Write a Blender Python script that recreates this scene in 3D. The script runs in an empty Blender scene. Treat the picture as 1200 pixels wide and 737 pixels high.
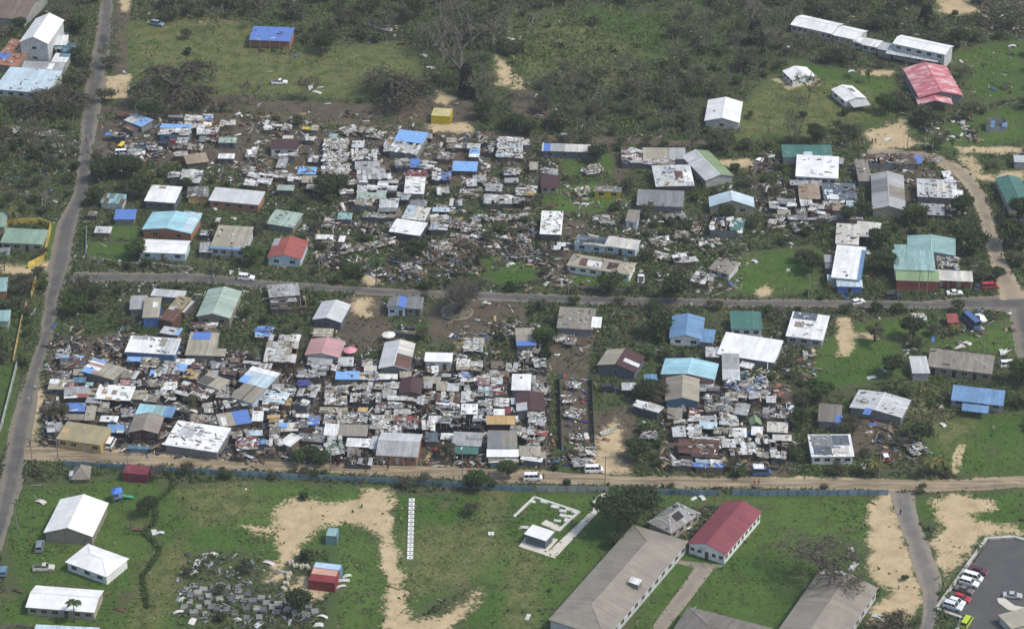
import bpy, bmesh, math, random
import numpy as np
from mathutils import Vector, Matrix, Euler

# ------------------------------------------------------------------ camera, world, sun, exposure
SC = bpy.context.scene
COL = SC.collection
R = math.radians
CAM_H, PITCH, FPX, CX, CY = 376.0, 30.0, 3235.0, 600.0, 368.5
cam = bpy.data.cameras.new("camera")
cam.sensor_fit = 'HORIZONTAL'; cam.sensor_width = 36.0; cam.lens = FPX * 36.0 / 1200.0
cam.clip_start = 1.0; cam.clip_end = 30000.0
cam_o = bpy.data.objects.new("camera", cam); COL.objects.link(cam_o)
cam_o.location = (0, 0, CAM_H); cam_o.rotation_euler = (R(90 - PITCH), 0, 0)
SC.camera = cam_o
SUN_EL, SUN_AZ = 54.0, 106.0      # azimuth clockwise from +Y (view direction); sun to the right, a little behind the camera
w = bpy.data.worlds.new("World"); SC.world = w; w.use_nodes = True
nt = w.node_tree; nt.nodes.clear()
sky = nt.nodes.new("ShaderNodeTexSky"); sky.sky_type = 'NISHITA'; sky.sun_disc = False
sky.sun_elevation = R(SUN_EL); sky.sun_rotation = R(SUN_AZ); sky.air_density = 1.3; sky.dust_density = 2.5
bg = nt.nodes.new("ShaderNodeBackground"); bg.inputs[1].default_value = 0.15
wo = nt.nodes.new("ShaderNodeOutputWorld")
nt.links.new(sky.outputs[0], bg.inputs[0]); nt.links.new(bg.outputs[0], wo.inputs[0])
sun = bpy.data.lights.new("sun", 'SUN'); sun.energy = 2.45; sun.angle = R(9.0); sun.color = (1.0, 0.945, 0.84)
sun_o = bpy.data.objects.new("sun", sun); COL.objects.link(sun_o)
sd = Vector((math.sin(R(SUN_AZ)) * math.cos(R(SUN_EL)), math.cos(R(SUN_AZ)) * math.cos(R(SUN_EL)), math.sin(R(SUN_EL))))
sun_o.rotation_euler = sd.to_track_quat('Z', 'Y').to_euler(); sun_o.location = (200, 300, 300)
SC.view_settings.view_transform = 'Standard'; SC.view_settings.look = 'None'
SC.view_settings.exposure = 0.2; SC.view_settings.gamma = 1.0
SC.cycles.max_bounces = 5; SC.cycles.diffuse_bounces = 3; SC.cycles.glossy_bounces = 2; SC.cycles.transparent_max_bounces = 6
SC.cycles.volume_bounces = 0; SC.cycles.caustics_reflective = False; SC.cycles.caustics_refractive = False

rnd = random.Random(7)
rng = np.random.default_rng(7)

# ------------------------------------------------------------------ picture point -> point on a horizontal plane of the place
_c, _s = math.cos(R(PITCH)), math.sin(R(PITCH))
def P(px, py, z=0.0):
    x = (px - CX) / FPX; y = -(py - CY) / FPX
    d = (x, _c + y * _s, -_s + y * _c)
    t = (z - CAM_H) / d[2]
    return Vector((d[0] * t, d[1] * t, z))
FR = (0, 0, 1.0)
def frame(ox, oy, s=3.983):
    global FR; FR = (ox, oy, s)
def Q(x, y, z=0.0):
    return P(FR[0] + x / FR[2], FR[1] + y / FR[2], z)
def QL(txt):
    a = [float(v) for v in txt.split()]
    return [Q(a[i], a[i + 1]) for i in range(0, len(a), 2)]

# ------------------------------------------------------------------ colours (linear base colours)
K = dict(W=(.86,.87,.86), w=(.60,.62,.63), g=(.40,.41,.41), G=(.235,.245,.25), K=(.07,.085,.10), b=(.42,.385,.30), n=(.36,.28,.20),
         B=(.15,.075,.055), D=(.075,.034,.034), r=(.36,.10,.08), R=(.56,.16,.18), p=(.52,.30,.30), m=(.25,.06,.075), T=(.30,.47,.46),
         t=(.07,.19,.16), e=(.40,.50,.43), v=(.26,.36,.19), u=(.22,.42,.76), U=(.11,.21,.54), c=(.56,.69,.77), C=(.38,.65,.74), y=(.62,.47,.05),
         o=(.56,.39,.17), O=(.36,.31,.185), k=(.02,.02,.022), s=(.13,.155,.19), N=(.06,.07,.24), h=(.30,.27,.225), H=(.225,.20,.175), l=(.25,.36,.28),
         i=(.42,.20,.125), j=(.17,.31,.52), q=(.66,.64,.58), a=(.13,.115,.10), x=(.21,.16,.12), z=(.12,.24,.33))
CN = dict(W='white', w='pale zinc', g='light grey', G='grey', K='slate', b='beige', n='tan', B='rusty brown', D='dark maroon', r='red', R='faded red',
          p='pink', m='maroon', T='pale teal', t='dark green', e='pale green', v='green', u='sky blue', U='blue', c='pale blue', C='cyan', y='yellow',
          o='ochre', O='olive', k='black', s='slate blue', N='navy blue', h='taupe', H='dark taupe', l='sage green', i='terracotta', j='faded blue',
          q='off-white', a='dark brown', x='brown', z='dark teal')

# ------------------------------------------------------------------ materials
def newmat(name):
    m = bpy.data.materials.new(name); m.use_nodes = True
    t = m.node_tree; t.nodes.clear()
    o = t.nodes.new("ShaderNodeOutputMaterial"); b = t.nodes.new("ShaderNodeBsdfPrincipled")
    t.links.new(b.outputs[0], o.inputs[0])
    b.inputs['Roughness'].default_value = .8
    return m, t, b
def nd(t, kind, **kw):
    n = t.nodes.new("ShaderNode" + kind)
    for k, v in kw.items():
        if k in n.inputs: n.inputs[k].default_value = v
        else: setattr(n, k, v)
    return n
def mathn(t, op, a, b=None, clamp=False):
    n = t.nodes.new("ShaderNodeMath"); n.operation = op; n.use_clamp = clamp
    for i, v in enumerate((a, b)):
        if v is None: continue
        if isinstance(v, (int, float)): n.inputs[i].default_value = v
        else: t.links.new(v, n.inputs[i])
    return n.outputs[0]
def mixc(t, f, a, b, mode='MIX'):
    n = t.nodes.new("ShaderNodeMix"); n.data_type = 'RGBA'; n.blend_type = mode
    for idx, v in ((0, f), (6, a), (7, b)):
        if isinstance(v, (int, float)): n.inputs[idx].default_value = v
        elif isinstance(v, tuple): n.inputs[idx].default_value = (*v[:3], 1)
        else: t.links.new(v, n.inputs[idx])
    return n.outputs[2]
def ramp(t, v, lo, hi, a=0.0, b=1.0):
    n = t.nodes.new("ShaderNodeMapRange"); n.interpolation_type = 'SMOOTHSTEP'
    t.links.new(v, n.inputs[0]); n.inputs[1].default_value = lo; n.inputs[2].default_value = hi
    n.inputs[3].default_value = a; n.inputs[4].default_value = b
    return n.outputs[0]
def noise(t, vec, scale, detail=3, rough=.6, dim='3D'):
    n = nd(t, "TexNoise", noise_dimensions=dim); n.inputs['Scale'].default_value = scale
    n.inputs['Detail'].default_value = detail; n.inputs['Roughness'].default_value = rough
    if vec is not None: t.links.new(vec, n.inputs['Vector'])
    return n.outputs[0]

def objcoord(t):
    tc = nd(t, "TexCoord"); oi = nd(t, "ObjectInfo")
    add = nd(t, "VectorMath", operation='ADD'); sc = nd(t, "VectorMath", operation='SCALE')
    cmb = nd(t, "CombineXYZ")
    for i in range(3): t.links.new(oi.outputs['Random'], cmb.inputs[i])
    t.links.new(cmb.outputs[0], sc.inputs[0]); sc.inputs['Scale'].default_value = 173.0
    t.links.new(tc.outputs['Object'], add.inputs[0]); t.links.new(sc.outputs[0], add.inputs[1])
    return tc, oi, add.outputs[0]

def roof_mat(name, axis, per=.85, rough=.5):
    # corrugated sheet: obj.color is the paint, alpha the amount of rust and dirt
    m, t, b = newmat(name)
    tc, oi, vec = objcoord(t)
    sep = nd(t, "SeparateXYZ"); t.links.new(tc.outputs['Object'], sep.inputs[0])
    along = sep.outputs[axis]
    stretch = nd(t, "Mapping"); stretch.inputs['Scale'].default_value = (1.6, .25, .25) if axis == 0 else (.25, 1.6, .25)
    t.links.new(vec, stretch.inputs[0])
    col = oi.outputs['Color']; rust = oi.outputs['Alpha']
    big = noise(t, vec, .28, 3); streak = noise(t, stretch.outputs[0], 1.5, 4, .7); fine = noise(t, vec, 2.2, 4, .75)
    col = mixc(t, 1.0, col, ramp(t, big, .3, .75, .88, 1.08), 'MULTIPLY')
    wear = mathn(t, 'ADD', .25, mathn(t, 'MULTIPLY', rust, 2.6), True)
    col = mixc(t, wear, col, mixc(t, 1.0, col, ramp(t, streak, .25, .75, 1.06, .70), 'MULTIPLY'))
    fr = mathn(t, 'FRACT', mathn(t, 'DIVIDE', along, per))
    sheet = nd(t, "TexWhiteNoise", noise_dimensions='1D'); t.links.new(mathn(t, 'FLOOR', mathn(t, 'DIVIDE', along, per)), sheet.inputs['W'])
    col = mixc(t, wear, col, mixc(t, 1.0, col, ramp(t, sheet.outputs[0], 0, 1, .86, 1.08), 'MULTIPLY'))
    seam = ramp(t, fr, .86, .97)
    col = mixc(t, mathn(t, 'MULTIPLY', mathn(t, 'MULTIPLY', seam, .26), wear), col, (.05, .045, .04))
    # dirt and rust blotches
    rm = mathn(t, 'ADD', mathn(t, 'MULTIPLY', fine, .6), mathn(t, 'MULTIPLY', streak, .4))
    th = mathn(t, 'SUBTRACT', .78, mathn(t, 'MULTIPLY', rust, .42))
    f = mathn(t, 'MULTIPLY', mathn(t, 'SUBTRACT', rm, th), 9.0, True)
    rc = mixc(t, noise(t, vec, 1.1, 2), (.12, .085, .06), (.20, .17, .135))
    col = mixc(t, mathn(t, 'MULTIPLY', f, .75), col, rc)
    t.links.new(col, b.inputs['Base Color']); b.inputs['Roughness'].default_value = rough
    b.inputs['Specular IOR Level'].default_value = .35
    bump = nd(t, "Bump", Strength=.5, Distance=.05)
    hgt = mathn(t, 'ADD', mathn(t, 'SINE', mathn(t, 'MULTIPLY', along, 2 * math.pi / (per * .25))), mathn(t, 'MULTIPLY', fine, 2.0))
    t.links.new(hgt, bump.inputs['Height']); t.links.new(bump.outputs[0], b.inputs['Normal'])
    return m
def paint_mat(name, rough=.85, dirt=.35, bumpy=.0, spec=.3, scale=1.0):
    m, t, b = newmat(name)
    tc, oi, vec = objcoord(t)
    n1 = noise(t, vec, .9 * scale, 4, .7); n2 = noise(t, vec, 5 * scale, 3, .7)
    col = mixc(t, 1.0, oi.outputs['Color'], ramp(t, n1, .25, .8, 1.05, 1 - dirt), 'MULTIPLY')
    col = mixc(t, 1.0, col, ramp(t, n2, .2, .8, 1.04, 1 - dirt * .5), 'MULTIPLY')
    t.links.new(col, b.inputs['Base Color']); b.inputs['Roughness'].default_value = rough
    b.inputs['Specular IOR Level'].default_value = spec
    if bumpy:
        bump = nd(t, "Bump", Strength=bumpy, Distance=.08); t.links.new(n2, bump.inputs['Height']); t.links.new(bump.outputs[0], b.inputs['Normal'])
    return m
def attr_mat(name, rough=.9, trans=0.0):
    m, t, b = newmat(name)
    a = nd(t, "Attribute", attribute_name='col'); t.links.new(a.outputs['Color'], b.inputs['Base Color'])
    b.inputs['Roughness'].default_value = rough; b.inputs['Specular IOR Level'].default_value = .25
    if trans:
        tr = nd(t, "BsdfTranslucent"); t.links.new(a.outputs['Color'], tr.inputs[0])
        mx = nd(t, "MixShader"); mx.inputs[0].default_value = trans
        t.links.new(b.outputs[0], mx.inputs[1]); t.links.new(tr.outputs[0], mx.inputs[2])
        t.links.new(mx.outputs[0], t.nodes['Material Output'].inputs[0])
    return m
M = {}
M['roofx'] = roof_mat('roof_metal_across', 0)
M['roofy'] = roof_mat('roof_metal_along', 1)
M['sheet'] = roof_mat('loose_sheet_metal', 0, .22, .55)
def faded_mat():
    m = roof_mat('faded_red_roof', 1); t = m.node_tree; b = t.nodes['Principled BSDF']; src = b.inputs['Base Color'].links[0].from_socket
    tc, oi, vec = objcoord(t); mp = nd(t, 'Mapping'); mp.inputs['Scale'].default_value = (.35, .9, .4); t.links.new(vec, mp.inputs[0])
    f = ramp(t, noise(t, mp.outputs[0], .55, 5, .75), .45, .66, 0, .8)
    t.links.new(mixc(t, f, src, (.78, .60, .61)), b.inputs['Base Color']); return m
M['faded'] = faded_mat()
M['wall'] = paint_mat('painted_wall', .85, .4, .1)
M['plain'] = paint_mat('weathered_plain', .85, .35)
M['fabric'] = paint_mat('tarpaulin', .6, .25, .9, .35, 1.4)
M['car'] = paint_mat('car_paint', .25, .12, 0, .5)
M['attr'] = attr_mat('mixed_debris', .8)
M['leaf'] = attr_mat('leaves', .75, .35)
M['wood'] = paint_mat('bark_wood', .9, .5, .3)
def glass_mat():
    m, t, b = newmat('window_glass'); b.inputs['Base Color'].default_value = (.015, .018, .022, 1); b.inputs['Roughness'].default_value = .12
    b.inputs['Specular IOR Level'].default_value = .5; return m
M['glass'] = glass_mat()
def flat_mat(name, c, rough=.7):
    m, t, b = newmat(name); b.inputs['Base Color'].default_value = (*c, 1); b.inputs['Roughness'].default_value = rough; return m
M['rubber'] = flat_mat('tyre_rubber', (.02, .02, .02), .8)

# ------------------------------------------------------------------ object helpers
def link(name, data, parent=None, mat=None, color=None, rust=None, loc=None, rot=None, scale=None):
    o = bpy.data.objects.new(name, data); COL.objects.link(o)
    if parent is not None: o.parent = parent
    if mat is not None and data is not None and not data.materials: data.materials.append(M[mat] if isinstance(mat, str) else mat)
    if color is not None: o.color = (color[0], color[1], color[2], .35 if rust is None else rust)
    if loc is not None: o.location = loc
    if rot is not None: o.rotation_euler = rot
    if scale is not None: o.scale = scale
    return o
def tag(o, label, cat, group=None):
    o['label'] = label; o['category'] = cat
    if group: o['group'] = group
    return o
def thing(name, label, cat, loc=(0, 0, 0), rz=0.0, group=None):
    o = bpy.data.objects.new(name, None); COL.objects.link(o); o.empty_display_size = .5
    o.location = loc; o.rotation_euler = (0, 0, rz)
    return tag(o, label, cat, group)
def struct(o):
    o['kind'] = 'structure'; return o
def stuff(o):
    o['kind'] = 'stuff'; return o
class MB:
    def __init__(s): s.v = []; s.f = []; s.c = []
    def poly(s, pts, c=None):
        i = len(s.v); s.v += [tuple(p) for p in pts]; s.f.append(tuple(range(i, i + len(pts)))); s.c.append(c)
    def hexa(s, p, c=None):     # 8 corners: bottom 0-3 counter-clockwise, top 4-7
        i = len(s.v); s.v += [tuple(q) for q in p]
        for f in ((3, 2, 1, 0), (4, 5, 6, 7), (0, 1, 5, 4), (1, 2, 6, 5), (2, 3, 7, 6), (3, 0, 4, 7)):
            s.f.append(tuple(i + k for k in f)); s.c.append(c)
    def box(s, x0, x1, y0, y1, z0, z1, c=None):
        s.hexa([(x0, y0, z0), (x1, y0, z0), (x1, y1, z0), (x0, y1, z0), (x0, y0, z1), (x1, y0, z1), (x1, y1, z1), (x0, y1, z1)], c)
    def slab(s, quad, th, c=None):   # quad = upper face corners ccw
        lo = [(p[0], p[1], p[2] - th) for p in quad]; s.hexa(lo + [tuple(p) for p in quad], c)
    def tube(s, p0, p1, r0, r1, n=5, c=None, cap=True):
        p0 = Vector(p0); p1 = Vector(p1); d = p1 - p0
        if d.length < 1e-6: return
        a = d.orthogonal().normalized(); b = d.normalized().cross(a); i = len(s.v)
        for p, r in ((p0, r0), (p1, r1)):
            for k in range(n):
                t = 2 * math.pi * k / n; s.v.append(tuple(p + a * (r * math.cos(t)) + b * (r * math.sin(t))))
        for k in range(n):
            s.f.append((i + k, i + (k + 1) % n, i + n + (k + 1) % n, i + n + k)); s.c.append(c)
        if cap:
            s.f.append(tuple(i + n + k for k in range(n))); s.c.append(c)
            s.f.append(tuple(i + k for k in range(n - 1, -1, -1))); s.c.append(c)
    def mesh(s, name, col=False):
        me = bpy.data.meshes.new(name); me.from_pydata(s.v, [], s.f); me.update()
        if col:
            at = me.attributes.new('col', 'FLOAT_COLOR', 'FACE')
            at.data.foreach_set('color', np.array([(*(c or (.3, .3, .3)), 1) for c in s.c], np.float32).ravel())
        return me
def quads_mesh(name, verts, cols=None):
    # verts (n,4,3) -> a mesh of n loose quads
    n = len(verts); me = bpy.data.meshes.new(name)
    me.vertices.add(4 * n); me.vertices.foreach_set('co', np.asarray(verts, np.float32).ravel())
    me.loops.add(4 * n); me.loops.foreach_set('vertex_index', np.arange(4 * n, dtype=np.int32))
    me.polygons.add(n); me.polygons.foreach_set('loop_start', np.arange(0, 4 * n, 4, dtype=np.int32))
    me.update(calc_edges=True)
    if cols is not None:
        at = me.attributes.new('col', 'FLOAT_COLOR', 'FACE'); c4 = np.ones((n, 4), np.float32); c4[:, :3] = cols
        at.data.foreach_set('color', c4.ravel())
    return me
BOXF = np.array([[3,2,1,0],[4,5,6,7],[0,1,5,4],[1,2,6,5],[2,3,7,6],[3,0,4,7]])
def boxes_mesh(name, cen, dim, rot, cols):
    # many small rotated boxes joined: cen (n,3), dim (n,3), rot (n,3) euler, cols (n,3)
    n = len(cen); k = np.array([[-1,-1,-1],[1,-1,-1],[1,1,-1],[-1,1,-1],[-1,-1,1],[1,-1,1],[1,1,1],[-1,1,1]], float) * .5
    v = k[None] * dim[:, None, :]
    cx, cy, cz = np.cos(rot).T; sx, sy, sz = np.sin(rot).T
    y, z = v[..., 1] * cx[:, None] - v[..., 2] * sx[:, None], v[..., 1] * sx[:, None] + v[..., 2] * cx[:, None]; x = v[..., 0]
    x, z = x * cy[:, None] + z * sy[:, None], -x * sy[:, None] + z * cy[:, None]
    x, y = x * cz[:, None] - y * sz[:, None], x * sz[:, None] + y * cz[:, None]
    v = np.stack([x, y, z], -1) + cen[:, None, :]
    f = (np.arange(n)[:, None, None] * 8 + BOXF[None]).reshape(-1, 4)
    me = bpy.data.meshes.new(name)
    me.vertices.add(8 * n); me.vertices.foreach_set('co', v.astype(np.float32).ravel())
    me.loops.add(24 * n); me.loops.foreach_set('vertex_index', f.astype(np.int32).ravel())
    me.polygons.add(6 * n); me.polygons.foreach_set('loop_start', np.arange(0, 24 * n, 4, dtype=np.int32))
    me.update(calc_edges=True)
    at = me.attributes.new('col', 'FLOAT_COLOR', 'FACE'); c4 = np.ones((6 * n, 4), np.float32); c4[:, :3] = np.repeat(cols, 6, 0)
    at.data.foreach_set('color', c4.ravel())
    return me
UNIT = {}
def unit_box(mat):
    if mat not in UNIT:
        b = MB(); b.box(-.5, .5, -.5, .5, -.5, .5); UNIT[mat] = b.mesh('unit_' + mat); UNIT[mat].materials.append(M[mat])
    return UNIT[mat]

# ------------------------------------------------------------------ numpy noise and polygon fields
def vnoise(x, y, s, seed=0):
    x = np.asarray(x) / s + 1000; y = np.asarray(y) / s + 1000
    ix = np.floor(x).astype(np.int64); iy = np.floor(y).astype(np.int64); fx = x - ix; fy = y - iy
    def hsh(a, b):
        h = (a * 374761393 + b * 668265263 + seed * 974711) & 0x7fffffff
        h = ((h ^ (h >> 13)) * 1274126177) & 0x7fffffff
        return ((h ^ (h >> 16)) & 0xffff) / 65535.0
    fx = fx * fx * (3 - 2 * fx); fy = fy * fy * (3 - 2 * fy)
    return (hsh(ix, iy) * (1 - fx) + hsh(ix + 1, iy) * fx) * (1 - fy) + (hsh(ix, iy + 1) * (1 - fx) + hsh(ix + 1, iy + 1) * fx) * fy
def poly_sd(px, py, poly):
    # signed distance, positive inside
    d = np.full(px.shape, 1e9); ins = np.zeros(px.shape, bool); n = len(poly)
    for i in range(n):
        ax, ay = poly[i][0], poly[i][1]; bx, by = poly[(i + 1) % n][0], poly[(i + 1) % n][1]
        ex, ey = bx - ax, by - ay; L = ex * ex + ey * ey + 1e-9
        t = np.clip(((px - ax) * ex + (py - ay) * ey) / L, 0, 1)
        d = np.minimum(d, (px - ax - t * ex) ** 2 + (py - ay - t * ey) ** 2)
        c = ((ay > py) != (by > py)); xi = ex * (py - ay) / (ey if abs(ey) > 1e-9 else 1e-9) + ax
        ins ^= (c & (px < xi))
    d = np.sqrt(d); return np.where(ins, d, -d)

# ================================================================== THE SETTING: ground with its kinds of surface
REG = {k: [] for k in ('sand', 'dirt', 'lawn', 'dry')}
def reg(ch, txt, fe=2.0):
    REG[ch].append((QL(txt), fe * (2.0 if ch == 'sand' else 1.4)))
def reg_line(ch, txt, wdt, fe=1.5):     # a band along a line; wdt in metres
    pts = QL(txt); l = []; r = []
    for i, p in enumerate(pts):
        a = pts[max(0, i - 1)]; b = pts[min(len(pts) - 1, i + 1)]; d = (b - a).normalized(); nrm = Vector((-d.y, d.x, 0)) * wdt / 2
        l.append(p + nrm); r.append(p - nrm)
    REG[ch].append((l + r[::-1], fe))
frame(0, 0, 1)
# lawns and fields
reg('lawn', '150 28 290 28 295 62 345 70 360 60 480 50 490 98 400 115 330 108 160 118 150 60', 4)
reg('lawn', '610 25 700 10 790 20 770 65 690 90 610 85', 8)
reg('lawn', '860 140 905 90 960 90 1010 100 1050 130 1030 150 960 160 900 165 850 160', 4)
reg('lawn', '930 72 1060 95 1050 110 920 105', 3)
reg('lawn', '1060 155 1130 145 1195 120 1200 165 1110 172 1065 165', 3)
reg('lawn', '640 225 700 215 740 238 690 250 640 245', 2)
reg('lawn', '660 185 720 180 720 200 665 205', 2)
reg('lawn', '865 300 950 290 965 300 950 340 860 345', 3)
reg('lawn', '575 292 625 290 630 325 590 335 560 320', 2)
reg('lawn', '103 285 155 285 158 306 105 305', 2)
reg('lawn', '130 265 160 265 158 280 130 280', 1.5)
reg('lawn', '655 322 745 325 742 335 655 335', 1.5)
reg('lawn', '950 405 985 395 1050 400 1060 440 1010 450 960 455 945 440', 3)
reg('lawn', '1085 410 1195 372 1200 420 1170 412 1090 408', 3)
reg('lawn', '1100 500 1140 490 1200 485 1200 556 1125 555 1085 530', 3)
reg('lawn', '1000 380 1080 370 1085 395 1010 398', 3)
reg('lawn', '20 575 180 555 195 580 175 620 185 650 165 690 130 700 20 700 10 640', 4)
reg('lawn', '185 572 320 566 460 576 455 600 430 605 400 640 340 645 300 650 250 645 215 650 205 690 200 745 120 745 165 690 188 640', 3)
reg('lawn', '300 650 340 640 330 660 260 665', 2)
reg('lawn', '0 700 140 690 130 745 0 745', 3)
reg('lawn', '1120 60 1200 50 1200 110 1140 120', 5)
reg('lawn', '460 580 1036 583 1036 592 460 590', 2)
reg('lawn', '425 610 445 640 455 680 452 737 390 737 400 690 395 640', 4)
reg('lawn', '460 585 620 575 720 585 740 620 690 680 640 737 530 737 565 690 545 680 480 720 462 640', 4)
reg('lawn', '770 650 850 640 900 590 1015 585 1018 640 1015 680 960 737 740 737', 4)
reg('lawn', '880 580 1035 582 1025 600 880 600', 3)
reg('lawn', '1065 585 1200 575 1200 640 1150 625 1080 610', 3)
reg('lawn', '0 430 20 420 14 500 0 530', 2)
reg('lawn', '55 262 68 262 60 300 48 310', 1.5)
# straw-coloured rough grass
reg('dry', '200 575 290 560 310 600 230 620', 5)
reg('dry', '165 655 215 630 225 660 185 737 150 737', 5)
reg('dry', '470 620 560 610 600 640 540 690 480 700', 6)
reg('dry', '565 575 600 570 590 625 560 620', 4)
reg('dry', '600 640 640 640 630 737 590 737 590 690', 4)
reg('dry', '600 30 680 20 760 60 720 100 620 90', 8)
reg('dry', '170 10 290 15 300 40 180 40', 4)
reg('dry', '1070 420 1150 500 1110 530 1060 490', 5)
reg('dry', '150 28 290 28 350 60 480 50 490 98 400 115 330 108 160 118', 6)
reg('dry', '860 140 905 90 1010 100 1050 130 960 160 850 160', 6)
# bare brown earth
reg_line('dirt', '110 128 160 131 260 136 400 142 470 150 540 156 640 163 760 166 830 170', 5.0, 2.5)
reg('dirt', '235 128 300 132 420 140 560 148 560 120 500 112 420 122 330 118 280 122', 4)
reg('dirt', '498 360 575 345 620 352 615 395 560 402 505 400', 4)
reg('dirt', '690 485 745 470 745 555 690 556', 3)
reg('dirt', '875 480 915 470 925 560 880 562', 3)
reg('dirt', '395 350 450 345 465 400 420 415 395 400', 3)
reg('dirt', '650 390 700 388 690 440 640 440', 3)
reg('dirt', '440 190 452 185 458 225 445 228', 1.5)
reg('dirt', '660 260 690 258 670 335 645 335', 2)
reg('dirt', '275 180 290 140 275 135 262 185', 1.5)
reg('dirt', '140 100 300 90 300 130 135 128', 3)
reg('dirt', '655 440 690 440 690 520 655 520', 2)
reg('dirt', '705 140 740 205 730 215 712 205', 2)
reg('dirt', '60 630 135 632 128 700 110 690 115 650', 2)
reg('dirt', '990 480 1035 475 1050 530 1000 535', 3)
reg('dirt', '930 330 905 345 880 340 900 318', 3)
reg('dirt', '1120 495 1150 497 1145 510 1120 512', 2)
reg('dirt', '300 170 380 165 380 215 300 230', 3)
reg('dirt', '60 395 160 390 330 420 345 470 330 545 50 535', 3)
reg('dirt', '330 425 640 430 645 548 320 545', 3)
reg('dirt', '110 140 260 140 365 150 560 160 600 180 560 215 480 225 330 200 110 185', 3)
reg('dirt', '500 285 560 275 580 290 540 310 490 312', 3)
reg('dirt', '1020 190 1080 195 1130 210 1125 250 1070 250 1030 215', 2)
reg('dirt', '930 235 1010 240 1010 262 900 255', 3)
reg('dirt', '780 450 930 450 930 552 780 552', 3)
# tan sand and crushed coral
frame(300, 185)
reg('dirt', '480 640 790 650 1195 680 1195 640 1050 620 900 610 800 625 600 610', 2)
frame(300, 552)
reg('sand', '70 170 200 125 350 150 480 120 530 75 610 85 635 130 620 270 660 400 690 500 690 640 730 685 840 690 950 620 1030 555 1050 580 930 700 880 750 600 750 610 560 580 300 480 250 330 250 250 310 180 380 130 420 110 510 50 515 100 400 90 300', 1.6)
reg('sand', '-60 250 80 260 100 300 -20 290', 1.5)
reg('sand', '150 520 250 500 330 560 270 600 150 585', 1.5)
frame(900, 552)
reg('sand', '470 150 560 95 600 200 650 350 700 520 730 620 640 700 560 760 470 760 490 640 580 560 480 500 465 400 470 250', 1.4)
reg('sand', '760 150 850 100 1000 130 1080 170 940 200 1000 230 1150 260 1195 290 1000 300 900 400 830 510 770 350 820 270 770 200', 1.6)
reg_line('sand', '-50 50 200 50 560 60 700 65 900 60 1250 45', 4, 1.5)
reg_line('sand', '950 480 930 350 990 240', 1.0, .8)
frame(900, 370)
reg_line('sand', '865 737 870 660 900 600', 1.0, .6)
reg_line('sand', '895 737 895 660 920 600', 1.0, .6)
reg('sand', '330 5 375 10 400 75 520 80 515 105 400 110 390 185 330 185 325 100', 1.0)
frame(900, 0)
reg('sand', '450 620 640 555 655 620 700 690 500 695', 1.5)
reg('sand', '790 0 890 -20 1000 50 900 70 800 60', 2)
reg('sand', '880 690 1195 690 1195 715 900 715', 1.5)
reg('sand', '430 325 580 330 575 355 420 350', 1.2)
reg('sand', '30 370 240 360 235 395 90 415', 1.2)
frame(900, 185)
reg('sand', '890 0 960 -10 1010 90 1195 50 1195 110 1010 110 950 70', 1.6)
frame(600, 185)
reg('sand', '1120 630 1195 590 1215 640 1160 655', 1.2)
reg('sand', '830 20 1100 10 1195 30 1195 60 1080 50', 1.5)
frame(600, 0)
reg('sand', '0 335 40 365 60 415 0 420', 1)
reg('dirt', '0 320 60 370 90 430 160 470 200 550 100 560 0 540', 2)
frame(300, 0)
reg('sand', '1125 260 1195 330 1195 415 1140 400', 2)
reg('sand', '850 420 940 460 900 490 840 470', 1.5)
reg('sand', '800 580 1000 570 1000 620 850 620', 1.8)
frame(0, 0)
reg('sand', '490 360 610 345 590 462 488 462', .8)
reg('dirt', '545 -20 620 -20 600 180 610 340 520 350 530 180', 2)
reg('sand', '560 -20 615 -20 600 60 570 60', 1)
frame(0, 185)
reg('sand', '0 500 130 500 240 480 230 530 0 540', 1.5)
frame(300, 185)
reg('sand', '480 590 530 500 560 590', 1.5)
reg('sand', '450 737 480 650 540 640 530 737', 2)
frame(600, 370)
reg('sand', '400 737 390 590 480 480 520 560 500 640 540 737', 2)
frame(300, 370)
reg('sand', '930 130 1040 100 1060 150 940 160', 2)
frame(0, 370)
reg('sand', '140 380 190 300 210 420 180 560 130 590', 1.5)
reg('sand', '200 600 330 640 600 650 1195 690 1195 640 800 620 300 590', 2)

def region_value(px, py, ch):
    v = np.zeros(px.shape)
    for poly, fe in REG[ch]:
        xs = [p.x for p in poly]; ys = [p.y for p in poly]
        m = (px > min(xs) - fe * 2) & (px < max(xs) + fe * 2) & (py > min(ys) - fe * 2) & (py < max(ys) + fe * 2)
        if m.any():
            v[m] = np.maximum(v[m], np.clip(.5 + poly_sd(px[m], py[m], poly) / (2.5 * fe), 0, 1))
    return v

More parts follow.
